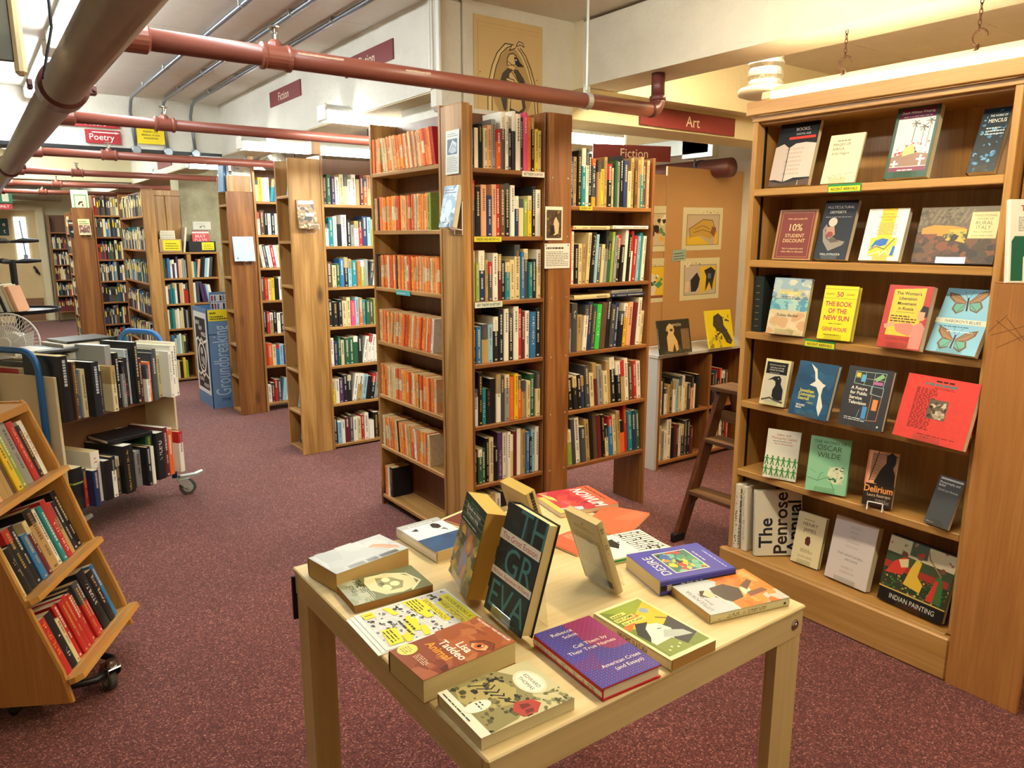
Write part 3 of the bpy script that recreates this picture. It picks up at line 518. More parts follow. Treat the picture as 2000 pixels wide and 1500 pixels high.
def flat_pile(F, x, y, z, items, where, name, seed, noun='book'):     # books lying on top of a row: (colour, thickness, width, depth, turn)
    R = random.Random(seed)
    for n, (c, T, W, D, a) in enumerate(items):
        o = book(name, T, D, W, [(1, c)], True, F @ Matrix.Translation((x, y, z)) @ Matrix.Rotation(a, 4, 'Z') @ Matrix(((0, 0, 1, 0), (0, 1, 0, 0), (-1, 0, 0, T), (0, 0, 0, 1))), 'gloss', R.choice(PAPER), marks(R, T, D, 'd9c79a' if c not in LIGHT else '2a2622', c))
        tag(o, '%s %s lying flat, %s' % (CN[c], noun, where), 'book'); z += T+.0006
OF = fr((1.897, 3.965, 0), -PI/2)
t = bookcase('pine bookcase filled with orange paperbacks beside the wooden end panel', (1.897, 3.965, 0), -PI/2, .772, .17, 2.21, [1.945, 1.633, 1.318, 1.006, .689, .377, .066], up=.02)
AT = [1.916, 1.602, 1.291, .984, .67, .363, .06]
t = bookcase('corner pine bookcase of art books under the penguin poster', (1.945, 3.0, 0), 0, .45, .19, 2.19, AT, wd='redpine', up=.012)
part('end_panel', 'pine_z', t, (-.048, .0, 0), (0, .188, 2.2), bev=.004); part('front_panel', 'redpine_z', t, (.455, -.012, 0), (.605, .012, 2.2), bev=.004); part('corner_strip', 'redpine_z', t, (.44, 0, 0), (.456, .19, 2.2))
m = M(t.matrix_basis)
for z in (1.89, 1.6, 1.29, .98, .67, .36):
    for x in (.48, .58): m.lathe([(.0045, 0), (.003, -.002)], 8, 'w', (x, -.012, z), 'y')
m.build('screw_head', 'galvanised', t)
o = (2.557, 3.02, 0); GT = [1.758, 1.352, .984, .66, .345]
t = bookcase('red pine bookcase of general art books beside the low grey shelf unit', o, 0, .635, .25, 2.03, GT, wd='redpine', bk=1.75); GF = fr(o)
B2 = [1.83, 1.532, 1.233, .939, .645, .354, .035]
t = bookcase('second pine bookcase back, with novels behind the wooden post', (2.115, 5.235, 0), 0, .66, .25, 2.17, B2)
part('front_panel', 'pine_z', t, (-.24, -.018, 0), (-.008, .006, 2.135), bev=.003); part('tall_post', 'pine_z', t, (-.05, .01, 2.172), (.02, .07, 2.36))
bookcase('narrow end bay of shelves around the corner of the second bookcase', (1.9, 5.572, 0), -PI/2, .33, .2, 2.14, [1.89, 1.57, 1.249, .929, .624, .305, .02])
B3 = [1.908, 1.617, 1.324, 1.03, .722, .427, .08]
t = bookcase('third pine bookcase back, behind the blue cardboard bin', (2.12, 6.79, 0), 0, .62, .25, 2.2, B3)
part('front_panel', 'redpine_z', t, (-.24, -.018, 0), (-.012, .006, 1.985), bev=.003); part('tall_post', 'pine_z', t, (-.04, .01, 2.202), (.02, .07, 2.36))
bookcase('narrow end bay of shelves around the corner of the third bookcase', (1.9, 7.105, 0), -PI/2, .31, .2, 2.12, [1.88, 1.565, 1.248, .944, .64, .341, .02])
t = bookcase('low poetry shelf unit in front of the bare concrete pillar', (1.70, 8.8, 0), 0, .625, .26, 1.434, [1.434, 1.155, .876, .6, .317, .041], up=.03)
part('divider', 'pine_z', t, (.275, 0, .04), (.318, .25, 1.41)); part('side_panel', 'pine_z', t, (-.12, 0, 0), (-.001, .02, 2.08), bev=.003)
m = M(); m.box((1.715, 9.03, 1.436), (1.845, 9.05, 2.04), 'w', .004); m.box((1.85, 9.03, 1.436), (2.0, 9.05, 2.04), 'w', .004); m.box((1.712, 9.02, 2.04), (2.005, 9.05, 2.1), 'w', .004); tag(m.build('plank_partition', 'pine_z'), 'upright pine plank partition behind the boxes of magazines', 'partition')
t = bookcase('low grey and brown shelf unit against the hardboard wall', (3.735, 3.43, 0), 0, .95, .3, .79, [.385, .05], wd='redpine', up=.025); LF = fr((3.735, 3.43, 0))
part('divider', 'redpine_z', t, (.52, 0, .05), (.545, .29, .77)); part('worktop', 'laminate_grey', t, (-.03, -.012, .79), (.96, .31, .812)); part('side_panel', 'laminate_grey', t, (-.026, -.004, 0), (-.001, .3, .79))
m = M(); m.box((3.7, 3.76, .812), (4.09, 3.78, 2.03), 'w', .003); tag(m.build('hardboard_panel', 'hardboard'), 'narrower hardboard panel partly behind the general art bookcase', 'panel')
m = M(); m.box((4.095, 3.755, .812), (4.95, 3.775, 2.09), 'w', .003); tag(m.build('hardboard_panel', 'hardboard'), 'wide hardboard panel behind the low shelf unit holding two prints', 'panel')
# ------------------------------------------------------------------ rows of spines
for i, (sp, fan) in enumerate((("|o3o3o4o2\\o3o4o3o2o3o3o2o3o4o3o2c3o3o2o3o3o2o4o3o3o3o4r3", 11), ("o3o3k1o4o3o3o3o2o4o3o3o3o2o3o3o4o2o3o2o3o2o3o4o2o3o3l5", 6), ("k2e3o2o3o3o2o3o2o3o3o2k1o3o3o2o2c1o2o2o2o2o1o2o2o2o2o1o2o2o3o2o2o2o3", 6),
        ("o3o3o2o3o4o3/o3c2o3o2o3o2o3o3o2o3c3o2o3o4o2o3o3c2o2o3i3", 9), ("o4o3o2o3o3o3o2o3o2o3o3o4o4o3o2o3o3o2o3k1o3o2o3o4o3o3o3", 5), ("|i2c2\\o3o3o4o3o3o2k1o3o2o3o2o3o3o2o3w3|o4o3o3o3o4o3", 5))):
    row(OF, [1.945, 1.633, 1.318, 1.006, .689, .377][i], .73, sp, '%s shelf down of the orange bookcase' % ordw(i), 'orange_paperback', (.176, .183), (.108, .112), (.009, .024), seed=20+i, x0=.021, fan=fan, setback=.004, hard=0)
row(OF, .066, .73, "r1o2w2k6", 'bottom shelf of the orange bookcase', 'orange_paperback', (.18, .19), (.12, .125), (.01, .03), fill=.13, seed=31, x0=.03, setback=.004, hard=0)
A = fr((1.945, 3.0, 0)); P = 'shelf down of the corner art bookcase'
for i, (sp, tx) in enumerate((("k2'i3'k3'c3'f3'q3o4'D4i2k3'K3W4k1P3O3K2Y2'c3'", {}), ("D3k3f4n4'f3r2e4K4w3n2'c4'l2'y3'k2w5", {}),
        ("c2l2'n5t1'd2'w4m2k3'u3'c4'C5b2d4u2'k3'c3", {}), ("k2'b4't5's4'k4K3W3k4W4R2m2i3b5K5", {12: dict(t='THE POWER OF ART', c='efe8d6', h=.62, mw=.72, z=.96)}),
        ("z3'K3u4'k2'k5w3d2q4o3y3o4t3'c2'g5c3", {3: dict(t='MONSTERS', c='d24b5a', h=.7, mw=.4), 2: dict(t='COLOUR', c='bfe0e0', z=.6, mw=.4)}), ("k3'g4'g4'k2c4k3'V5w4i2c2m3I4t4b3k2's3i3", {6: dict(t='TAKING OFFENSE', c='e0c0d0', z=.62, mw=.55, h=.45)}), ("k3d3w3r2w4c4i4", {}))):
    row(A, AT[i], .425, sp, ('%s ' % ordw(i) if i < 6 else 'bottom ')+(P if i < 6 else 'shelf of the corner art bookcase'), 'art_book', (.225, .25), (.15, .165), (.012, .034), fill=.985, seed=40+i, x0=.013, texts={k: v for k, v in tx.items() if v}, fan=3)
P = 'shelf down of the general art bookcase'
for i, (sp, tx, h) in enumerate((("n3t3K3U4W2K3d4t3y3't2K5'c1'g2q2K2n4c3't3e2't2U3e2f2", {0: dict(t='HISTORY OF SCOTTISH ART', c='d8cfae', z=.9, mw=.75, h=.5), 6: dict(t='de Kooning', c='e9e3d0', z=.9, mw=.5, h=.8, b=[(.2, 'd8a02c'), (.85, 'd'), (1, 'o')])}, (.24, .27)),
        ("R2w1k4'c3't3'/c2k4s2d3'c2'q3g2'l1q2k4k4'W3k2i2r3s2u2w3", {6: dict(t='CITIZENS-KINGS', c='e9e3d0', mw=.6, h=.5)}, (.25, .28)),
        ("q3'd5t3'/i3n2d2a3e5K4d3n2k4'y3f3m4W2c2'", {1: dict(t='Skull', c='d8cfae', z=.85, mw=.3, h=.6), 6: dict(t='GAWATER', c='e9f3d0', z=.8, mw=.5)}, (.235, .265)), ("\\k4'k3'k3'n3'd3c4'm2q5c3't2K5k4t3W3e4r2w4", {}, (.22, .25)),
        ("\\l4'd3w5d4't3K4e3m4k2c3'b4c3t2o5'R2u4n4g3", {}, (.235, .265)))):
    row(GF, GT[i], .595, sp, ('%s ' % ordw(i))+P, 'art_book', h, (.19, .21), (.014, .036), fill=.985, seed=60+i, x0=.02, texts={k: v for k, v in tx.items() if v}, fan=5)
flat_pile(GF, .05, .015, 1.352+.285, [('c', .02, .2, .26, 0)], 'leaning over the tall books of the second general art shelf', 'art_book', 1); flat_pile(GF, .33, .012, 1.352+.29, [('i', .018, .2, .26, -.06)], 'at the far end above the second general art shelf', 'art_book', 2)
flat_pile(GF, .06, .012, .984+.282, [('c', .024, .2, .27, .03)], 'on top of the third general art row, near end', 'art_book', 3); flat_pile(GF, .335, .012, .984+.284, [('n', .018, .2, .26, 0), ('q', .02, .2, .25, .04)], 'on top of the third general art row, far end', 'art_book', 4)
F2 = fr((2.115, 5.235, 0))
for i, sp in enumerate(("k3g2v2w3c2c2i3w3t2m2o3f3s4d3e2k3", "i3'u3w2k3'I4k2q2'w3r2n4s3y2k2w2", "e5c2'g2'b3k3s2u4o2l2q3/d3w2", "k3k5K2c4c3p4s2o1u2g2e2l3k3", "i2n3g1c2g4g3g4k2/w3w2i3w2k4e1b2", "y1w2v3k3k2/i3t4s4k3k3q2v3r2o2", "k3s3'i2m3d2w3c2r1w4i4'K5e4c2")):
    row(F2, B2[i], .62, sp+'k3c2d3', '%s shelf down of the second bookcase back' % ordw(i), 'novel', (.18, .22), (.12, .14), (.014, .034), fill=.97, seed=80+i, x0=.02, hard=.3, fan=9, noun='novel')
F3 = fr((2.12, 6.79, 0))
for i, sp in enumerate(("c2y3i2w3/u3b3k2p2", "i2e3k2w3k2i2b3s3w2", "\\w2d2i3r3w2c3q2g2", "e2r3c2y2k4i3w3", "k2r2t2k4w2k3q2", "r2o3c3b2s3n3k2", "w3'm2r2d3/s4i3k2")):
    row(F3, B3[i], .58, sp+'w3k2c3d2e3k2', '%s shelf down of the third bookcase back' % ordw(i), 'novel', (.18, .215), (.12, .14), (.014, .034), fill=.97, seed=100+i, x0=.02, hard=.3, fan=9, noun='novel')
PF = fr((1.70, 8.8, 0))
for i, (a, b) in enumerate((("g4m1'b4w3v3i2'v2f3c1q4q2", "c2'u2'/f3k2k3s3i2d4"), ("i3d2u2u2w3k2f2c2r1r3", "i3d5\\v3v2s2w3"), ("w2g3u3c3i2c2c2k3q2k2", "q3k2v3t3i2w3"), ("s2b3c3s3i2l1d2k2", "k4q3w2b3k3"), ("r2f3'c2k5y3l2", "c3q3k2t3w2"))):
    for sp, x0, s in ((a, .031, 0), (b, .32, 50)): row(PF, [1.155, .876, .6, .317, .041][i], .24 if s == 0 else .27, sp, '%s poetry shelf down %s' % (ordw(i), 'under the magazine boxes' if s == 0 else 'behind the blue bin'), 'poetry_book', (.19, .23), (.13, .15), (.01, .03), seed=120+i+s, x0=x0, hard=.3, mark=0, fan=8, noun='book')
for z, sp, x0, L, nm in ((.385, "w2k2i2't3'k2i2s2c3w3c3'd3'f2i2'k4", .027, .49, 'upper shelf, near bay'), (.05, "m1'c1q2'i1'W6k3m2k2w2k3d2k2m2'", .027, .49, 'lower shelf, near bay'), (.385, "k3k2n2k3'r2k3d2", .548, .3, 'upper shelf, bay behind the ladder'), (.05, "o3'n3i2c2t2w2k3r2", .548, .3, 'lower shelf, bay behind the ladder')):
    row(LF, z, L, sp, 'low shelf unit, '+nm, 'art_book', (.22, .265), (.18, .2), (.012, .034), fill=.93, seed=int(z*1000)+int(x0*100), x0=x0, fan=4)
# a few books set cover-out in the end bays round the two corners
for F, z, dat, wh in ((fr((1.9, 5.572, 0), -PI/2), None, ((1.89, 's', .06), (.305, 's', .05), (.02, 'd', .05)), 'second'), (fr((1.9, 7.105, 0), -PI/2), None, ((1.88, 'b', .04), (1.565, 's', .05), (1.248, 'k', .05), (.944, 'w', .05), (.64, 'c', .05), (.341, 'g', .05), (.02, 'w', .04)), 'third')):
    for n, (zz, c, x) in enumerate(dat):
        o = book('novel', .018, .21, .14, [(1, c)], False, F @ Matrix.Translation((x, .06, zz+.005)) @ Matrix.Rotation(-.16, 4, 'X') @ Matrix(((0, 1, 0, 0), (-1, 0, 0, .018), (0, 0, 1, 0), (0, 0, 0, 1))), 'gloss', front=[('box', .1, .6, .9, .9, 'w' if c in 'kdgb' else 'n'), ('box', .1, .12, .9, .5, 'r' if c == 'w' else 'q')])
        tag(o, '%s book cover outward, %s down in the end bay of the %s bookcase back' % (CN[c], ordw(n), wh), 'book')
# distant shelves: past the books one can tell apart
FARM = M()
def far_row(F, z, L, seed, cols='kkwcciqdnbusgmretto', hr=(.19, .25), x0=.022, dp=.14):
    R = random.Random(seed); x = x0
    while x < L+x0-.036:
        T = R.uniform(.012, .032); H = R.uniform(*hr); FARM.xf = F @ Matrix.Translation((x, .012, z)) @ Matrix.Rotation(R.choice([0, 0, 0, .08, .1])*0, 4, 'Y'); c = R.choice(cols)
        z0 = .0008; FARM.box((0, R.uniform(0, .01), z0), (T, dp, H), c); FARM.box((T*.25, -.001, H*.5), (T*.75, .002, H*R.uniform(.75, .93)), R.choice('wcky')); x += T+.0015
for label, o, rz, L, D, H, tops in (('far pine bookcase round the corner from the magazine boxes', (1.58, 10.3, 0), -PI/2, 1.47, .118, 2.1, [1.82, 1.46, 1.1, .75, .4, .05]), ('tall bookcase far behind the book trolley, with a narrow wooden front panel', (1.38, 11.0, 0), 0, .5, .25, 2.12, [1.87, 1.6, 1.31, 1.035, .76, .47, .19]),
        ('far end bay of shelves beside the narrow wooden front panel', (1.2, 11.5, 0), -PI/2, .46, .17, 1.97, [1.7, 1.4, 1.1, .8, .5, .2]), ('brown bookcase with red volumes beside the door', (1.33, 16.5, 0), 0, .6, .25, 2.0, [1.68, 1.38, 1.08, .8, .5, .2]), ('farthest bookcase end before the door bookcase', (1.28, 13.2, 0), -PI/2, .7, .2, 1.95, [1.65, 1.35, 1.05, .75, .45, .15])):
    t = bookcase(label, o, rz, L, D, H, tops, wd='redpine'); F = fr(o, rz)
    if 'narrow wooden front' in label and 'far behind' in label: part('front_panel', 'redpine_z', t, (-.225, -.02, 0), (-.005, .005, 1.955), bev=.003)
    if 'farthest' in label: part('front_panel', 'redpine_z', t, (L, -.02, 0), (L+.02, .25, 1.9), bev=.003)
    for k, z in enumerate(tops):
        if 'beside the door' in label and k < 1: continue
        far_row(F, z, L-.04, int(o[1]*100)+k, 'm' if 'beside the door' in label and k == 5 else 'kkknddeqmbugcwktreicd', dp=D-.05)
o = FARM.build('shelved_books', 'card'); tag(o, 'rows of books on the distant shelves toward the door', 'books'); o['kind'] = 'stuff'
# ------------------------------------------------------------------ the tall display bookcase
DX = 2.778
t = thing('display_bookcase', 'tall oak display bookcase with books facing out under a lit strip', 'bookcase', (DX, 2.075, 0), -PI/2)
SH = [1.8, 1.5, 1.186, .872, .55]
part('upright', 'oak_z', t, (0, 0, .16), (.024, .3, 2.1)); part('upright', 'oak_z', t, (.99, 0, .16), (1.014, .3, 2.1))
for z in SH: part('shelf', 'oak_x', t, (.024, 0, z-.03), (.99, .28, z), bev=.003)
part('shelf', 'oak_x', t, (.024, -.02, .135), (.99, .28, .166)); part('shelf', 'oak_x', t, (.024, .02, 2.065), (.99, .28, 2.085))
part('back_panel', 'oak_z', t, (.01, .28, .15), (1.0, .295, 2.1)); part('plinth', 'oak_x', t, (-.012, -.05, 0), (1.018, -.022, .166), bev=.006); part('plinth_moulding', 'oak_x', t, (-.012, -.022, .1), (1.018, .0, .158))
part('cornice', 'oak_x', t, (-.018, -.03, 2.1), (1.06, .0, 2.155), bev=.003); part('top_rail', 'oak_x', t, (-.004, -.004, 2.075), (1.02, .3, 2.098))
for x in (.03, .965):
    m = M(); m.box((.024 if x < .5 else .986, .05, .18), (.028 if x < .5 else .99, .064, 2.06), 'k'); m.build('shelf_track', 'steel_dark', t, local=True)
t = thing('strip_lamp', 'long warm strip lamp on top of the oak display bookcase', 'lamp', (2.76, 2.03, 2.155), -PI/2)
m = M(); m.mesh([(x, y, z) for x in (0, 1.25) for y, z in ((.012, .0), (.1, .072), (.106, .07), (.106, .0))], [(0, 1, 2, 3), (7, 6, 5, 4), (0, 4, 5, 1), (1, 5, 6, 2), (2, 6, 7, 3), (3, 7, 4, 0)]); m.build('reflector', 'cream_laminate', t, local=True)
m = M(); m.box((.05, .0, .004), (.96, .022, .03), 'w', .006); m.build('tube', 'strip_warm', t, local=True)
for x in (.0, .965): part('lamp_holder', 'cream_laminate', t, (x, -.004, .0), (x+.05, .03, .034), bev=.006)
for n, y in enumerate((1.73, 1.25)):
    t = thing('hook', ['iron hook and chain at the far end of the strip lamp', 'iron hook and chain at the near end of the strip lamp'][n], 'hook', (2.86, y, 2.235))
    m = M(); m.lathe([(.012, -.02), (.012, -.012), (.007, -.01), (.007, .0)], 12, 'w', (2.86, y, 2.235)); m.tube([(2.86, y+.024*math.sin(a)-.004, 2.262-.026*math.cos(a)) for a in [.0+k*.42 for k in range(12)]], .0045, 8); m.build('hook_ring', 'rust', t, smooth=True)
    m = M()
    for k in range(6):
        z = 2.292+k*.017; q = (k % 2)*PI/2; m.tube([(2.86+.005*math.cos(a)*math.cos(q), y+.005*math.cos(a)*math.sin(q), z+.0115*math.sin(a)) for a in [j*PI/4 for j in range(8)]], .0016, 5, closed=True)
    m.build('chain', 'rust', t)
# broad side board with a ledge, carrying another book
t = thing('side_cabinet', 'broad oak veneered side board standing proud of the display bookcase', 'cabinet', (2.722, 1.053, 0), -PI/2)
part('front_panel', 'veneer_z', t, (0, 0, 0), (.232, .02, 1.45)); part('side_panel', 'veneer_z', t, (.0, .02, 0), (.02, .35, 1.45)); part('ledge', 'veneer_z', t, (0, .0, 1.45), (.232, .35, 1.455)); part('inner_shelf', 'oak_x', t, (.236, .08, .03), (.75, .35, .06)); part('inner_back', 'oak_z', t, (.236, .33, .06), (.75, .35, 1.9)); part('upper_upright', 'oak_z', t, (.0, .12, 1.457), (.03, .35, 2.1)) ; part('upper_back', 'oak_z', t, (.03, .33, 1.457), (.75, .35, 2.1))
m = M(); R = random.Random(5)
for a, b, q, d in ((.02, 1.33, .1, 1.27), (.01, 1.28, .13, 1.33), (.03, 1.24, .14, 1.31), (.05, 1.34, .12, 1.26), (.0, 1.29, .05, 1.35)): Art(m, lambda u, v, l: (u, -.0003-l*.1, v), 1, 1).line([(a, b), (q, d)], .0014, '4a2a12')
m.build('scratch_mark', 'card', t, local=True)
# ------------------------------------------------------------------ books that show their covers
def disp(T): return Matrix(((0, 1, 0, 0), (-1, 0, 0, T), (0, 0, 1, 0), (0, 0, 0, 1)))
def lean_book(name, label, zs, bl, br, tl, T, tilt, col, ops, hard=False, paper=None, spine=None, mt='gloss', back=False, lift=.0045, group=None, cat='book', scol=None):
    """Leaning on a shelf of height zs: bl, br, tl = pixels of the cover's corners that fix where it stands, how it is turned and how tall it is."""
    ti = math.radians(tilt); z = zs+lift+(T*math.sin(ti) if ti > 0 else 0); a, b = at(*bl, 'z', z), at(*br, 'z', z)
    if zs in (1.8, 1.5):                                              # shelves near eye height: the depth on the shelf is set, the pixels give the rest
        a, b = at(*bl, 'x', DX+.03), at(*br, 'x', DX+.03); a.z = b.z = z
    X = b-a; X.z = 0; D = X.length; X.normalize(); Y = Vector((0, 0, 1)).cross(X); up = Vector((0, 0, math.cos(ti)))+Y*math.sin(ti); nn = X.cross(up)
    v = _f*FPX+_r*(tl[0]-1000)+_d*(tl[1]-750); p = CAM+v*((a-CAM).dot(nn)/v.dot(nn)); H = (p-a).dot(up); Yl = up.cross(X)
    mt4 = Matrix((( X.x, Yl.x, up.x, a.x), (X.y, Yl.y, up.y, a.y), (X.z, Yl.z, up.z, a.z), (0, 0, 0, 1)))
    k = disp(T) if not back else Matrix(((0, -1, 0, D), (1, 0, 0, 0), (0, 0, 1, 0), (0, 0, 0, 1)))
    o = book(name, T, H, D, [(1, scol or col)] if not isinstance(col, list) else col, hard, mt4 @ k, mt, paper, spine, None if back else ([('box', 0, 0, 1, 1, col)] if scol else [])+ops, ops if back else None)
    o['_wh'] = (D, H); del o['_wh']
    return tag(o, label, cat, group), mt4, D, H
def stand(mt4, D, H, T, label, zs, wire=False):                      # little easel under a leaning book
    t = thing('book_stand', label, 'book stand', (0, 0, 0)); L = mt4; w_ = min(D*.5, .1); x0 = D*.5-w_/2; ft = lambda y: (zs+.001-mt4[2][3]-mt4[2][1]*y)/mt4[2][2]
    m = M(L)
    if wire:
        for s in (0, 1): x = x0+s*w_; m.tube([(x, -.018, .014), (x, -.018, .0+ft(-.018)+.003), (x, T+.005, ft(T+.005)+.003), (x, T+.005, H*.55)], .0022, 8)
        m.tube([(x0, -.018, .014), (x0+w_, -.018, .014)], .0022, 8); m.tube([(x0+w_*.3, T+.006, H*.5), (x0+w_*.35, T+H*.3, ft(T+H*.3)+.003)], .0018, 8); m.build('wire_easel', 'white_wire', t)
    else:
        m.box((x0, -.006, -.002), (x0+w_, -.003, .022), 'w', .001); m.build('front_lip', 'acrylic', t)
        m = M(L); m.box((x0, T+.0035, .0), (x0+w_, T+.0065, H*.62), 'w', .001); e = ft(T+H*.26); m.mesh([(x0, T+.0065, H*.6), (x0+w_, T+.0065, H*.6), (x0+w_, T+H*.26, e), (x0, T+H*.26, e), (x0, T+.0095, H*.6), (x0+w_, T+.0095, H*.6), (x0+w_, T+H*.26+.003, e), (x0, T+H*.26+.003, e)], [(0, 1, 2, 3), (7, 6, 5, 4), (0, 4, 5, 1), (1, 5, 6, 2), (2, 6, 7, 3), (3, 7, 4, 0)]); m.build('back_rest', 'acrylic', t)
    return t
K, W_ = 'k', 'efe8d6'
def people(y, c, n=7, x0=.02, x1=.98, h=.12):                        # a chain of paper-doll figures
    ops = []; s = (x1-x0)/n
    for i in range(n):
        x = x0+s*(i+.5); ops += [('ell', x, y+h*.86, s*.17, h*.11, c, 10), ('poly', [(x-s*.22, y+h*.74), (x+s*.22, y+h*.74), (x+s*.16, y+h*.34), (x-s*.16, y+h*.34)], c), ('line', [(x-s*.08, y+h*.4), (x-s*.26, y)], s*.2, c), ('line', [(x+s*.08, y+h*.4), (x+s*.26, y)], s*.2, c), ('line', [(x-s*.5, y+h*.52), (x-s*.18, y+h*.7)], s*.13, c), ('line', [(x+s*.5, y+h*.52), (x+s*.18, y+h*.7)], s*.13, c)]
    return ops
def butterfly(cx, cy, s, a):
    r = lambda p: (cx+s*(p[0]*math.cos(a)-p[1]*math.sin(a)), cy+s*.62*(p[0]*math.sin(a)+p[1]*math.cos(a))); o = []
    for q in (-1, 1):
        f = lambda L: [r((q*x, y)) for x, y in L]
        o += [('poly', f([(.03, .05), (.3, .38), (.62, .5), (.6, .28), (.42, .06), (.1, -.02)]), '7a5a3a'), ('poly', f([(.05, .05), (.3, .32), (.56, .43), (.54, .28), (.38, .08), (.1, 0)]), 'a5805c'), ('poly', f([(.04, 0), (.4, .04), (.48, -.2), (.32, -.42), (.1, -.3)]), '7a5a3a'), ('poly', f([(.05, -.02), (.36, .0), (.42, -.18), (.3, -.36), (.12, -.26)]), '6fae9a'), ('line', f([(.05, .05), (.5, .38)]), .008, '5a4028'), ('line', f([(.05, 0), (.3, -.34)]), .008, '4a3a2a'), ('line', f([(.02, .18), (.14, .5)]), .006, '3a2a1a')]
    return o+[('line', [r((0, .2)), r((0, -.3))], .035, '4a3622')]
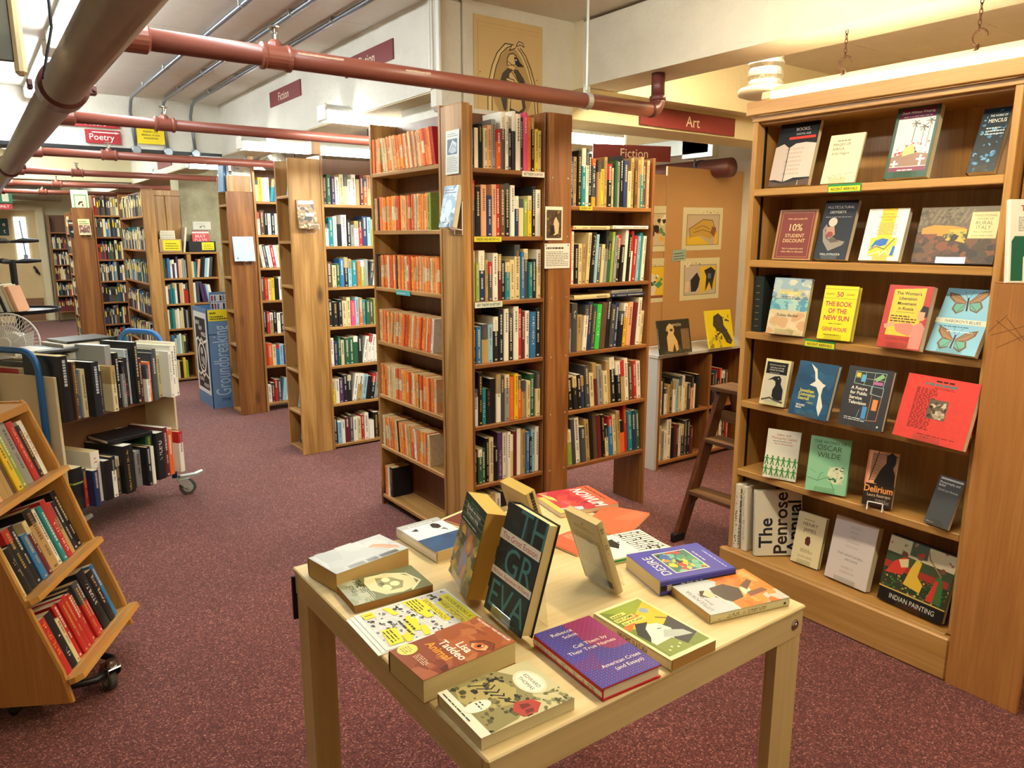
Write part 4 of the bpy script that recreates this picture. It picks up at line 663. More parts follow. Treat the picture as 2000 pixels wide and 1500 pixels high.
FC = [   # shelf, label, bl, br, tl, thickness, tilt, colour, print, more
 (0, 'dark paperback showing a grey open book of digits, top shelf', (1500, 362), (1577, 362), (1528, 243), .022, 14, '15181c', [('text', 'BOOKS..', .62, .86, .05, W_, 'c', .6), ('text', 'DIGITAL AGE', .64, .795, .03, 'b8bcc0', 'c', .56), ('box', .3, .73, .95, .77, 'c8382c'), ('poly', [(0, .1), (.0, .62), (.2, .67), (.34, .6), (.34, .06), (.15, .1)], 'b9a89c'), ('poly', [(.36, .06), (.36, .6), (.5, .66), (.75, .67), (1, .64), (1, .12), (.6, .12)], 'c8b8aa')]+[('text', '1010 01010110'[k % 3:], .5, .56-k*.065, .035, '8a7468', 'c', .86) for k in range(7)]+[('poly', [(0, .0), (0, .08), (.35, .04), (1, .1), (1, 0)], '5a4438')], {}),
 (0, 'plain cream paperback with black title and a signature, top shelf', (1601, 361), (1668, 358), (1628, 265), .009, 16, 'e0d6b0', [('lines', .25, .86, .75, .92, 1, '8a805c', 3), ('text', 'IMAGES OF', .14, .77, .055, K, 'l', .62), ('text', 'AFRICA', .14, .68, .055, K, 'l', .45), ('text', 'Aidan Higgins', .14, .59, .05, K, 'l', .66), ('line', [(.1, .1), (.2, .16), (.25, .1), (.35, .17), (.42, .12), (.55, .2), (.6, .08), (.68, .18), (.9, .2)], .008, '6a5a3a')], {}),
 (0, 'green bordered paperback with palm trees and crosses, top shelf', (1723, 352), (1808, 350), (1750, 213), .03, 14, '1f4a38', [('box', .1, .09, .93, .97, 'd8d6ca'), ('box', .1, .83, .93, .97, '6e2244'), ('text', 'Death Without Weeping', .51, .9, .035, W_, 'c', .74, 0, 0, .2), ('lines', .2, .85, .85, .885, 1, 'd8b8c4', 2), ('line', [(.5, .45), (.52, .78)], .018, '4a4440'), ('line', [(.72, .45), (.72, .72)], .014, '4a4440'), ('line', [(.84, .42), (.85, .8)], .014, '4a4440')]+[('line', [(x, y), (x+.1*math.cos(k), y+.05*math.sin(k)-.01)], .02, '5a5048') for x, y in ((.52, .76), (.72, .7), (.85, .78)) for k in range(7)]+[('blobs', 40, .12, .28, .92, .5, ['2a2422', 'd86a7a', 'f0ece0', 'c8483a', '6a5a8a', 'd8b860'], 4, .02, .05), ('poly', [(.1, .16), (.93, .16), (.93, .32), (.5, .36), (.1, .3)], '8a6a5a'), ('poly', [(.35, .3), (.62, .34), (.56, .46), (.36, .42)], 'd8c070'), ('line', [(.78, .12), (.78, .3)], .05, 'e9e4da'), ('line', [(.7, .25), (.87, .25)], .04, 'e9e4da'), ('line', [(.2, .1), (.2, .24)], .05, 'e9e4da'), ('line', [(.13, .2), (.28, .2)], .04, 'e9e4da'), ('box', .1, .09, .93, .15, '7a2a4c'), ('lines', .3, .1, .7, .135, 1, W_, 5)], {}),
 (0, 'blue and black paperback leaning at the end of the top shelf', (1884, 342), (1940, 341), (1936, 212), .026, 22, '10202c', [('blobs', 70, .03, .02, .97, .98, ['2c5a7c', '3f7ba4', '1a3248', '0d141c', '5a92b4'], 8, .03, .11), ('box', .25, .68, .95, .93, '10202c'), ('text', 'THE WORKS OF', .62, .86, .035, 'd8e4e8', 'c', .6), ('text', 'MENCIUS', .62, .77, .06, 'e9e8dc', 'c', .62), ('lines', .3, .58, .95, .72, 3, 'b8c8cc', 3)], {}),
 (1, 'dark navy paperback with a sculpted infant in a boat, second shelf', (1586, 509), (1650, 511), (1623, 392), .024, 16, '16171b', [('text', 'MULTICULTURAL', .52, .86, .045, W_, 'c', .8), ('text', 'ODYSSEYS', .46, .78, .045, W_, 'c', .5), ('lines', .12, .71, .92, .74, 1, '8a8884', 2), ('poly', [(.12, .5), (.2, .3), (.42, .14), (.8, .24), (.86, .3), (.6, .33), (.35, .42), (.2, .6)], '8a7f70'), ('poly', [(.18, .52), (.26, .36), (.45, .28), (.7, .3), (.5, .36), (.32, .44)], '5a4c40'), ('ell', .38, .63, .13, .075, 'c9b8a0'), ('poly', [(.25, .55), (.45, .56), (.52, .42), (.36, .34), (.22, .44)], 'b08468'), ('ell', .36, .42, .1, .05, '8a3a30'), ('text', 'WILL KYMLICKA', .5, .07, .035, W_, 'c', .62)], {}),
 (1, 'white paperback with a yellow band and blue drawing, second shelf', (1674, 510), (1753, 513), (1713, 408), .024, 16, 'eee9dc', [('box', .36, 0, .72, 1, 'e2c62a'), ('text', 'PLAYS BY', .53, .875, .035, '4a4436', 'c', .36), ('text', 'MEDITERRANEAN', .55, .82, .035, '4a4436', 'c', .72), ('text', 'WOMEN', .53, .765, .035, '4a4436', 'c', .3), ('lines', .32, .5, .8, .74, 9, '8a8468', 3), ('box', .22, .08, .86, .44, 'e2c62a'), ('poly', [(.26, .26), (.34, .38), (.5, .43), (.66, .41), (.62, .3), (.48, .27), (.36, .3), (.3, .24)], '2a68b4'), ('line', [(.24, .2), (.4, .27), (.6, .22), (.8, .42)], .02, '2a3a5a'), ('line', [(.24, .1), (.5, .18), (.52, .1), (.64, .2), (.72, .1), (.8, .3), (.83, .12)], .02, 'f2eede'), ('poly', [(.76, .1), (.84, .1), (.86, .26), (.8, .3)], '2a68b4')], {}),
 (1, 'wide brown photographic book of an Italian villa, second shelf', (1778, 516), (1938, 519), (1803, 406), .014, 14, '4a3826', [('poly', [(0, .55), (0, 1), (1, 1), (1, .6)], '6a5c44')]+[('line', [(.02+.07*k, .72), (.1+.07*k, .95)], .012, '8a8062') for k in range(9)]+[('blobs', 60, .0, .66, .6, 1, ['5a4e38', '4a4230', '7a6c4c'], 6, .015, .03), ('poly', [(.06, .62), (.2, .68), (.45, .66), (.6, .62), (.6, .46), (.06, .5)], 'd08a2c'), ('poly', [(.4, .6), (.62, .6), (.62, .36), (.5, .4)], 'e0a838'), ('blobs', 90, 0, .02, 1, .52, ['5a4026', '6a4a2a', '3a3020', '7a4a28', '4c3c22'], 9, .04, .09), ('blobs', 10, .35, .4, .6, .56, ['7a8a4a', 'd0a03c'], 3, .02, .04), ('box', .64, .44, .97, .9, 'c8bc84'), ('box', .65, .455, .96, .885, 'd6cb94'), ('text', 'TRADITIONAL', .805, .82, .04, '6a5c34', 'c', .27), ('text', 'HOUSES OF', .805, .765, .035, '6a5c34', 'c', .22), ('text', 'RURAL', .805, .68, .065, '6a6a4a', 'c', .26), ('text', 'ITALY', .805, .6, .065, '6a6a4a', 'c', .24), ('text', 'PAUL DUNCAN', .805, .54, .03, '6a5c34', 'c', .22), ('text', 'JOHN FERRO SIMS', .805, .475, .03, '6a5c34', 'c', .26)], {'hard': True}),
 (2, 'hardback with painted clouds above a pale beach, third shelf', (1495, 650), (1567, 657), (1520, 542), .02, 14, 'b9b08c', [('box', 0, .8, 1, 1, '8ca4ac'), ('blobs', 26, 0, .62, 1, .98, ['a8b4ac', '7f98a4', 'c8c4a4', '5f7f94'], 4, .06, .14), ('box', 0, .44, 1, .6, '5f9aa4'), ('blobs', 16, 0, .42, 1, .64, ['4f8a9c', '86b4b0', 'a8c0b0'], 5, .06, .16), ('box', 0, 0, 1, .42, 'c8b488'), ('blobs', 18, 0, .0, 1, .4, ['bca678', 'd2bc92', 'c49a6c'], 6, .08, .2), ('text', 'Yesterday', .46, .71, .075, 'e0c83a', 'c', .7, 1, 0, .2), ('lines', .25, .63, .75, .69, 2, '3a4040', 3), ('text', 'Tobias Becker', .5, .32, .05, '2a2a24', 'c', .66, 1, 0, .2)], {'hard': True}),
 (2, 'bright yellow hardback with heavy magenta title, third shelf', (1593, 660), (1659, 667), (1614, 557), .03, 12, 'e8d61c', [('box', 0, .935, 1, .94, '4a3a14'), ('box', 0, .765, 1, .77, '4a3a14'), ('text', 'GOLLANCZ', .2, .83, .03, '4a3a14', 'c', .24, 1), ('text', '50', .5, .8, .09, 'b02a58', 'c', .2, 1), ('text', 'GOLLANCZ', .8, .83, .03, '4a3a14', 'c', .24, 1), ('text', 'THE BOOK', .5, .62, .09, 'b02050', 'c', .78, 1), ('text', 'OF THE', .5, .49, .09, 'b02050', 'c', .54, 1), ('text', 'NEW SUN', .5, .36, .09, 'b02050', 'c', .74, 1), ('lines', .3, .29, .7, .32, 1, '4a3a14', 2), ('text', 'GENE WOLFE', .5, .16, .07, 'b02050', 'c', .72, 1), ('lines', .2, .08, .8, .11, 1, '4a3a14', 3)], {'hard': True}),
 (2, 'red paperback with yellow panel and a woman in pink, third shelf', (1709, 675), (1795, 686), (1746, 556), .028, 14, 'b83a2c', [('poly', [(.16, .2), (.16, .93), (.86, .97), (.86, .2)], 'e2c03a'), ('text', "The Women's", .5, .85, .05, K, 'c', .62, 1), ('text', 'Liberation', .5, .77, .05, K, 'c', .48, 1), ('text', 'Movement', .5, .69, .05, K, 'c', .5, 1), ('text', 'in Russia', .5, .61, .05, K, 'c', .42, 1), ('line', [(.3, .575), (.7, .575)], .008, K), ('lines', .2, .42, .78, .54, 3, '5a3a1c', 3, .5), ('poly', [(.3, .38), (.4, .26), (.7, .2), (.8, .36), (.66, .42), (.46, .4)], 'd9826a'), ('poly', [(.08, .36), (.3, .42), (.34, .36), (.12, .3)], 'd9a07a'), ('poly', [(.72, .02), (.98, .02), (1, .36), (.9, .44), (.74, .38)], 'd98a7a'), ('ell', .88, .56, .1, .1, 'd9a07a'), ('poly', [(.82, .6), (.86, .7), (.99, .68), (1, .54), (.94, .5), (.94, .6)], '241c1a'), ('text', 'RICHARD STITES', .46, .13, .035, '5a2a1c', 'c', .5)], {}),
 (2, 'pale blue paperback with two brown butterflies, third shelf', (1805, 683), (1903, 697), (1868, 563), .022, 24, '8cc4dc', butterfly(.5, .78, .62, .15)+butterfly(.5, .2, .62, -.05)+[('box', 0, .45, 1, .53, 'd8dcc8'), ('text', "NABOKOV'S BLUES", .54, .47, .045, '5a4a3a', 'c', .86), ('lines', .1, .4, .9, .43, 1, '3a5a6a', 3), ('lines', .3, .33, .95, .36, 1, 'f0f4f0', 4)], {}),
 (3, 'cream bordered paperback of a black raven, fourth shelf', (1481, 787), (1530, 796), (1503, 700), .022, 12, 'd9cf9a', [('box', .08, .06, .92, .94, 'c8c0a8'), ('box', .09, .68, .91, .94, '16161a'), ('text', 'EDGAR ALLAN POE', .5, .86, .03, 'd8cca0', 'c', .6), ('text', 'THE FALL OF THE', .5, .8, .03, W_, 'c', .62), ('text', 'HOUSE OF USHER', .5, .75, .03, W_, 'c', .62), ('lines', .25, .7, .75, .725, 1, 'b8b090', 3), ('poly', [(.2, .53), (.45, .63), (.66, .65), (.74, .58), (.74, .48), (.86, .36), (.88, .14), (.62, .1), (.46, .2), (.46, .34), (.54, .44), (.52, .52), (.4, .56)], '1e1b1c'), ('ell', .62, .59, .025, .014, 'c8c0a8'), ('line', [(.1, .1), (.4, .16), (.6, .12), (.9, .09)], .06, '4a4038')], {}),
 (3, 'blue hardback with a white gull, fourth shelf', (1537, 806), (1612, 823), (1571, 704), .026, 16, '1f4a68', [('blobs', 14, 0, 0, 1, 1, ['235272', '1b4260', '285a7a'], 5, .1, .25), ('poly', [(.32, .97), (.5, .88), (.56, .72), (.72, .64), (.8, .62), (.74, .56), (.74, .42), (.84, .24), (.8, .05), (.7, .2), (.68, .44), (.58, .56), (.4, .58), (.52, .66), (.46, .82)], 'd9d6c4'), ('text', 'Jonathan', .18, .44, .06, 'd8c83a', 'l', .4, 1), ('text', 'Livingston', .18, .37, .06, 'd8c83a', 'l', .46, 1), ('text', 'Seagull', .18, .3, .06, 'd8c83a', 'l', .34, 1), ('text', 'a story', .5, .25, .035, 'd8c83a', 'c', .2), ('text', 'RICHARD', .18, .18, .035, W_, 'l', .22, 1), ('text', 'BACH', .18, .135, .035, W_, 'l', .14, 1), ('lines', .18, .04, .45, .12, 3, '5a8ab0', 3)], {'hard': True}),
 (3, 'charcoal hardback with coloured outline blocks, fourth shelf', (1633, 826), (1720, 845), (1667, 714), .024, 14, '36373a', [('line', [(.2, .92), (.86, .94)], .01, 'a8c8c0'), ('line', [(.2, .92), (.2, .72), (.84, .7), (.86, .94)], .01, 'a8c8c0'), ('line', [(.2, .82), (.86, .82)], .008, 'c8b49a'), ('line', [(.42, .92), (.42, .7)], .008, 'b8c8a0'), ('line', [(.62, .92), (.62, .58)], .008, 'a8c8c0'), ('line', [(.6, .7), (.6, .58), (.86, .56), (.86, .7)], .01, 'c8d0d0'), ('box', .22, .83, .32, .9, 'd8c83a'), ('box', .34, .76, .44, .88, '5fa8cc'), ('poly', [(.62, .83), (.78, .93), (.84, .88), (.68, .79)], '8ab878'), ('box', .62, .74, .82, .79, 'b86a9a'), ('text', 'A Future', .16, .62, .055, W_, 'l', .42, 1), ('text', 'for Public', .16, .54, .055, W_, 'l', .46, 1), ('text', 'Service', .16, .46, .055, W_, 'l', .38, 1), ('text', 'Television', .16, .38, .055, W_, 'l', .46, 1), ('line', [(.64, .56), (.64, .14), (.84, .16), (.86, .56)], .01, 'c88a5a'), ('box', .69, .32, .8, .5, 'd88a4a'), ('box', .5, .16, .6, .36, '4a90c4'), ('line', [(.44, .3), (.4, .14), (.64, .14)], .01, '7fa8c0'), ('lines', .14, .11, .6, .17, 2, 'd8d8d0', 3), ('ell', .9, .07, .02, .016, W_)], {'hard': True}),
 (3, 'large flat red book with a small square photograph, fourth shelf', (1741, 847), (1880, 882), (1779, 728), .022, 16, 'd8463e', [('lines', .42, .925, .74, .955, 1, '2a1c1a', 3, .8), ('lines', .28, .865, .84, .91, 1, '4a7a78', 4, .8), ('lines', .42, .82, .7, .855, 2, '2a1c1a', 5), ('lines', .18, .18, .48, .82, 28, '5a1c1a', 6, .5), ('box', .4, .36, .66, .66, '6a5c4c'), ('blobs', 26, .41, .37, .65, .65, ['3a3028', 'a89880', '564a3c', 'c8b89c'], 5, .02, .05), ('lines', .35, .1, .9, .13, 1, '7a2c28', 6), ('lines', .4, .065, .55, .09, 1, '2a1c1a', 7)], {'mt': 'cloth'}),
 (4, 'white paperback with rows of green paper-doll figures, fifth shelf', (1488, 930), (1553, 942), (1500, 836), .014, 12, 'e3decb', [('text', 'Labor and', .5, .88, .05, 'b8382c', 'c', .46), ('text', 'Monopoly Capital', .52, .81, .05, 'b8382c', 'c', .74), ('lines', .2, .76, .9, .79, 1, '6a5a4a', 3), ('text', 'Harry Braverman', .52, .7, .04, 'b8382c', 'c', .56)]+people(.27, '3a8a3a', 6, 0, 1, .2)+people(.06, '3a8a3a', 6, 0, 1, .2), {}),
 (4, 'pale green hardback with a line drawing of a carnation, fifth shelf', (1570, 955), (1650, 970), (1586, 850), .03, 12, '8cc49a', [('text', 'THE WORKS OF', .5, .885, .055, '2f5a3c', 'c', .78), ('text', 'OSCAR', .5, .765, .095, '4a5c34', 'c', .86), ('text', 'WILDE', .5, .63, .095, '4a5c34', 'c', .8), ('ell', .72, .34, .2, .16, 'd9dcb8', 18), ('blobs', 40, .54, .2, .9, .5, ['dfe0bc', 'b8c89a', '3a6a4a', 'cfd4a8'], 4, .02, .055), ('line', [(.04, .24), (.3, .2), (.56, .3)], .012, '3a6a4a'), ('line', [(.3, .2), (.36, .34), (.42, .36)], .01, '3a6a4a'), ('line', [(.06, .4), (.24, .34)], .008, '4a7a5a'), ('line', [(.6, .24), (.72, .08)], .012, '3a6a4a')], {'hard': True}),
 (4, 'paperback with a dark silhouette against blinds, on a white wire stand', (1681, 983), (1740, 995), (1712, 880), .024, 18, '2a1e18', [('box', 0, .4, 1, 1, 'd8a078'), ('box', .0, .36, .06, 1, 'd07a5a')]+[('box', .14, .46+.028*k, .98, .474+.028*k, '5a3a2a') for k in range(18)]+[('line', [(.14, .44), (.34, 1)], .03, '3a2a20'), ('poly', [(.3, .42), (.46, .66), (.62, .8), (.6, .93), (.76, 1), (.92, .94), (.92, .8), (.86, .72), (.96, .6), (.98, .4), (.7, .36)], '1e1614'), ('text', 'Delirium', .5, .25, .12, 'e89a4a', 'c', .94, 1), ('text', 'Laura Restrepo', .54, .17, .055, 'e0c0a0', 'c', .76), ('lines', .45, .06, .9, .14, 3, 'a8948a', 3)], {'wire': True, 'lift': .0065}),
 (4, 'slim charcoal paperback at the near end of the fifth shelf', (1803, 1018), (1850, 1036), (1846, 929), .014, 20, '484a48', [('box', .1, .93, 1, .965, 'd8d4c8'), ('text', 'Photography and', .1, .85, .045, 'dcd8cc', 'l', .84, 1), ('text', 'Belief', .1, .79, .045, 'dcd8cc', 'l', .34, 1), ('text', 'David Levi Strauss', .12, .7, .045, 'dcd8cc', 'l', .8), ('lines', .08, .04, .5, .07, 1, 'b8b4a8', 3)], {}),
 (5, 'cream hardback with black serif capitals on the bottom shelf', (1542, 1093), (1596, 1113), (1570, 1000), .024, 12, 'd9cba0', [('lines', .25, .87, .75, .91, 1, '8a7a54', 3), ('text', 'HENRY', .5, .76, .07, '3a3022', 'c', .72), ('text', 'JAMES', .5, .65, .07, '3a3022', 'c', .66), ('poly', [(.42, .4), (.4, .5), (.46, .56), (.56, .56), (.6, .46), (.56, .38)], '5a2c20'), ('lines', .3, .24, .72, .32, 3, '7a6a44', 4), ('text', 'LEON EDEL', .5, .13, .045, '8a7c50', 'c', .56)], {'hard': True}),
 (5, 'thick pale lilac paperback with faint lettering on the bottom shelf', (1608, 1122), (1690, 1157), (1635, 1004), .034, 12, 'cfc4bb', [('text', x, .5, .86-.075*k, .035, 'a89c92', 'c', .5) for k, x in enumerate(('LETTERS', 'FROM', 'THE', 'UTOPIAN', 'MARGINS'))]+[('text', 'THE HAWTHORN', .5, .42, .038, '6a625a', 'c', .76), ('text', 'ARCHIVE', .55, .35, .038, '6a625a', 'c', .44), ('text', 'AVERY F.', .5, .22, .038, 'a08c82', 'c', .42), ('text', 'GORDON', .5, .15, .038, 'a08c82', 'c', .44)], {}),
 (5, 'large illustrated book of court figures in a garden, bottom shelf', (1711, 1165), (1838, 1222), (1749, 1043), .03, 14, '16130f', [('box', .0, .2, 1, .98, '3c4a30'), ('box', 0, .74, 1, .98, 'c8bf9a'), ('box', .34, .78, .6, .98, '4a5a48'), ('blobs', 14, .02, .78, .98, .98, ['b8684a', 'd0c8a4', '8a9a6a'], 3, .02, .035), ('box', 0, .2, 1, .5, '2c3a24'), ('blobs', 150, 0, .2, 1, .52, ['5a7a3a', '1f2a1c', '8a3a2c', 'c8a858', '405a34'], 7, .008, .022), ('box', .0, .5, .96, .6, '9a3428'), ('poly', [(.04, .42), (.3, .46), (.36, .64), (.3, .74), (.14, .62)], 'c83a2c'), ('ell', .27, .76, .05, .045, '7a4a34'), ('poly', [(.2, .66), (.34, .72), (.36, .6), (.26, .56)], 'd8c090'), ('poly', [(.34, .34), (.6, .3), (.62, .42), (.52, .52), (.54, .72), (.46, .76), (.4, .6)], 'd8b03a'), ('ell', .5, .8, .05, .045, '8a5a40'), ('poly', [(.44, .82), (.54, .88), (.56, .82)], 'c83a2c'), ('poly', [(.7, .24), (.92, .24), (.9, .5), (.84, .66), (.78, .6)], '3f6a34'), ('poly', [(.7, .24), (.8, .24), (.82, .56), (.78, .56)], 'c83a2c'), ('ell', .85, .72, .04, .04, '7a4a34'), ('line', [(.84, .64), (.64, .82), (.6, .92)], .02, '9a6a48'), ('box', 0, .195, 1, .215, 'c8a858'), ('text', 'INDIAN PAINTING', .53, .07, .075, 'e0dccc', 'c', .68)], {'hard': True}),
]
SZ = SH+[.166]
for k, lb, bl, br, tl, T, ti, col, ops, kw in FC:
    kw = dict(kw); wire = kw.pop('wire', 0); hd = kw.get('hard', False)
    o, m4, D, H = lean_book('hardback_book' if hd else 'display_paperback', lb+' of the display bookcase', SZ[k], bl, br, tl, T, ti, col, ops, group='books facing out on the display bookcase', **kw)
    stand(m4, D, H, T, ('white wire' if wire else 'clear plastic')+' stand holding the '+' '.join(lb.split(',')[0].split()[:9]), SZ[k], wire)
# framed card, black ledger, three big annuals, green and white book
t = thing('sign_frame', 'dark red student discount card in a gilt frame, second display shelf', 'sign', (0, 0, 0))
a, b = at(1509, 503, 'x', DX+.05), at(1583, 507, 'x', DX+.05); a.z = b.z = 1.503; X = (b-a).normalized(); Y = Vector((0, 0, 1)).cross(X); up = (Vector((0, 0, 1))+Y*.2).normalized(); w_ = (b-a).length; h = .212
m = M(); A_ = sheet(m, a-X.cross(up)*-.006, b+X.cross(up)*.006, a+X.cross(up)*.006+up*h)
for q, c in (((0, 0, 1, 1), 'a8824a'),): A_.box(*q, c)
n3 = X.cross(up)*-.012
for p0, p1 in ((a, b), (b, b+up*h), (b+up*h, a+up*h), (a+up*h, a)): m.face([p0+n3*-.5, p0+n3, p1+n3, p1+n3*-.5], 'a8824a')
m.face([a+n3, a+up*h+n3, b+up*h+n3, b+n3], '5a3a22'); m.build('frame', 'paint', t)
m = M(); A_ = sheet(m, a, b, a+up*h, .007); A_.box(.05, .03, .95, .97, '7a3428'); A_.box(.1, .06, .9, .065, 'c8a25a'); A_.box(.1, .935, .9, .94, 'c8a25a'); A_.box(.1, .06, .106, .94, 'c8a25a'); A_.box(.894, .06, .9, .94, 'c8a25a')
A_.run([('text', 'With valid student ID', .5, .8, .035, 'e3c98a', 'c', .66), ('text', '10%', .5, .58, .14, 'ecd796', 'c', .62), ('text', 'STUDENT', .5, .45, .07, 'e3c98a', 'c', .68), ('text', 'DISCOUNT', .5, .35, .07, 'e3c98a', 'c', .74), ('text', 'Not in conjunction with', .5, .21, .035, 'e3c98a', 'c', .72), ('text', 'other offers or discounts', .5, .15, .035, 'e3c98a', 'c', .72)]); m.build('card', 'paint', t)
DF = fr((DX, 2.075, 0), -PI/2)
o = book('ledger', .05, .245, .2, [(1, '1c2420')], True, DF @ Matrix.Translation((.03, .03, 1.186)), 'cloth', spine=[('box', .1, .1+.12*k, .9, .11+.12*k, '8a7a4a') for k in range(7)]); tag(o, 'black leather ledger with gilt ribs at the far end of the third display shelf', 'book')
for n, (x, T, H, D, a, tx) in enumerate(((.03, .03, .31, .22, .0, dict(t='THE PENROSE ANNUAL', c=K, h=.95, mw=.9)), (.072, .032, .305, .22, -.05, dict(t='The Penrose Annual 1969 Volume 62', c='8a8474', h=.42, mw=.78, bold=0)), (.135, .034, .3, .215, -.12, dict(t='The Penrose Annual', c='4a463e', h=.35, mw=.4, bold=0)))):
    ops = [('text', tx['t'], .28, .95, tx['h']*T/H, tx['c'], 'l', tx['mw']*H/T, tx.get('bold', 1), -PI/2)]; fo = None
    if n == 2: fo = [('text', 'The', .36, .12, .21, '1f2430', 'l', 1.2, 1, PI/2), ('text', 'Penrose', .68, .03, .21, '2a1c1c', 'l', 1.32, 1, PI/2), ('text', 'Annual', .97, .03, .21, '1f2430', 'l', 1.3, 1, PI/2)]
    mt4 = DF @ Matrix.Translation((x, [-.012, -.004, -.0][n], .168)) @ (Matrix.Rotation(-.58, 4, 'Z') if n == 2 else Matrix.Identity(4)) @ Matrix.Rotation(a, 4, 'Y')
    o = book('art_annual', T, H, D, [(1, 'd9d2bc')], True, mt4, 'card', 'efe9d8', ops, fo); tag(o, ['white annual with bold black spine lettering, bottom display shelf', 'white annual with thin slanted spine lettering, bottom display shelf', 'white annual turned to show huge black cover letters, bottom display shelf'][n], 'book', 'white annuals')
lean_book('hardback_book', 'white and green book standing on the ledge of the side board', 1.456, (1967, 552), (2040, 552), (1985, 389), .02, 8, 'e6e0d0', [('poly', [(.08, .02), (.08, .5), (.16, .56), (.9, .56), (.9, .02), (.62, .02), (.62, .3), (.56, .36), (.46, .36), (.4, .3), (.4, .02)], '1f5c44'), ('text', 'TH', .3, .86, .07, 'b8382c', 'l', .3, 1), ('lines', .25, .62, .9, .8, 9, '6a6a60', 3)], hard=True)
# shelf-edge labels
def strip(name, label, bl, br, tl, col, txt, ink=K, extra=None):
    return sign(name, label, bl, br, tl, col, ([('text', txt, .5, .26, .5, ink, 'c', .86, 1)] if txt else [])+(extra or []), 'label', 'shelf edge labels', .0012)
for n, (y, z, k) in enumerate(((1.705, 1.8, 'top'), (1.755, 1.186, 'third'))):
    q = DX-.004; strip('shelf_label', 'yellow and green recent arrivals strip on the %s display shelf' % k, (q, y, z-.031), (q, y-.135, z-.031), (q, y, z+.001), '2f8a4a', '', K, [('box', .02, .1, .98, .72, 'd9cf2a'), ('text', 'RECENT ARRIVALS', .5, .24, .32, K, 'c', .8, 1)])
q = 2.996
strip('shelf_label', 'white art history strip under the top row of the corner art bookcase', (2.24, q, 1.888), (2.378, q, 1.888), (2.24, q, 1.914), 'dcd6c4', 'ART THEORY & HISTORY', '4a463e')
strip('shelf_label', 'yellow history strip on the second shelf of the corner art bookcase', (1.958, q, 1.576), (2.115, q, 1.576), (1.958, q, 1.6), 'd8cc3a', 'THEORY AND HISTORY A-Z')
strip('shelf_label', 'pale history strip on the third shelf of the corner art bookcase', (1.958, q, 1.262), (2.12, q, 1.262), (1.958, q, 1.289), 'd4dcc8', 'ART THEORY & HISTORY')
strip('shelf_label', 'yellow strip on the top shelf of the general art bookcase', (2.63, 3.016, 1.737), (2.72, 3.016, 1.737), (2.63, 3.016, 1.757), 'd8c03a', 'GENERAL ART')
strip('shelf_label', 'turquoise strip on the third shelf of the orange bookcase', (1.89, 3.68, 1.29), (1.89, 3.52, 1.29), (1.89, 3.68, 1.316), '4fa8a4', '', K, [('lines', .1, .3, .9, .7, 1, 'd8e8e0', 3)])
# things pinned to the posts
sign('flyer', 'curling grey flyer pinned on the wooden end panel by the orange paperbacks', (1.889, 3.134, 1.887), (1.889, 3.016, 1.887), (1.892, 3.13, 2.084), 'd9dad0', [('box', .12, .45, .86, .8, '6a7884'), ('poly', [(.2, .52), (.5, .78), (.82, .7), (.8, .5), (.5, .47)], 'b8c4cc'), ('line', [(.25, .55), (.5, .74), (.78, .66)], .03, 'e9ecec'), ('line', [(.3, .5), (.5, .66), (.76, .58)], .03, '8a98a4'), ('lines', .1, .06, .9, .42, 9, '8a8a84', 3), ('lines', .12, .86, .88, .95, 2, '8a8a84', 4)], 'flyer', th=.0008)
sign('postcard', 'sepia photograph postcard pinned on the front of the wooden panel', (2.376, 2.984, 1.583), (2.489, 2.984, 1.583), (2.376, 2.984, 1.749), 'e0d8c4', [('box', .07, .06, .93, .9, '4a3826'), ('blobs', 40, .07, .06, .93, .9, ['3a2a1c', '6a5236', '8a6e48', '2a1e16'], 3, .03, .09), ('poly', [(.4, .3), (.52, .62), (.62, .7), (.8, .5), (.76, .2), (.5, .14)], 'c8b48c'), ('poly', [(.3, .14), (.3, .4), (.5, .46), (.56, .2)], '1c1612')], 'postcard', th=.001)
sign('paper_notice', 'white printed notice pinned under the sepia postcard', (2.374, 2.984, 1.441), (2.54, 2.984, 1.441), (2.374, 2.984, 1.566), 'ddd9cc', [('lines', .06, .78, .94, .9, 1, '3a3a36', 4, .6), ('lines', .06, .1, .94, .72, 9, '6a6a64', 3), ('ell', .05, .93, .025, .03, '2a3a2a'), ('ell', .93, .93, .025, .03, '2a3a2a')], 'notice', th=.001)
def wire_holder(label, o, rz, w_=.07):
    t = thing('wire_holder', label, 'book holder', o, rz); m = M(); m.tube([(0, -.001, .12), (0, -.002, -.03), (w_, -.002, -.03), (w_, -.001, .12)], .0022, 8); m.tube([(0, -.002, -.01), (0, -.07, .0), (0, -.07, .03), (w_, -.07, .03), (w_, -.07, .0), (w_, -.002, -.01)], .0022, 8); m.build('wire_frame', 'white_wire', t, local=True); return t
def post_book(name, label, o, rz, W, H, T, col, ops, ti=.16, hl=None):
    b = book(name, T, H, W, [(1, col)], False, fr(o, rz) @ Matrix.Translation((-W/2, -.026-T, .004)) @ Matrix.Rotation(-ti, 4, 'X') @ disp(T), 'gloss', front=ops); tag(b, label, 'book'); wire_holder(hl, (o[0], o[1], o[2]), rz) if hl else None
    return b
post_book('display_paperback', 'blue grey paperback in a wire holder on the wooden end panel', (1.897, 3.07, 1.64), -PI/2, .125, .195, .026, '8aa4b8', [('box', 0, 0, 1, 1, '9ab4c8'), ('blobs', 30, 0, 0, 1, 1, ['b8ccd8', '7a98b0', 'd0dce0', '5a7890'], 4, .1, .25), ('ell', .5, .45, .25, .22, 'c8d8e0'), ('lines', .1, .82, .9, .94, 2, '3a4a5a', 3)], .2, 'white wire holder on the wooden end panel by the orange paperbacks')
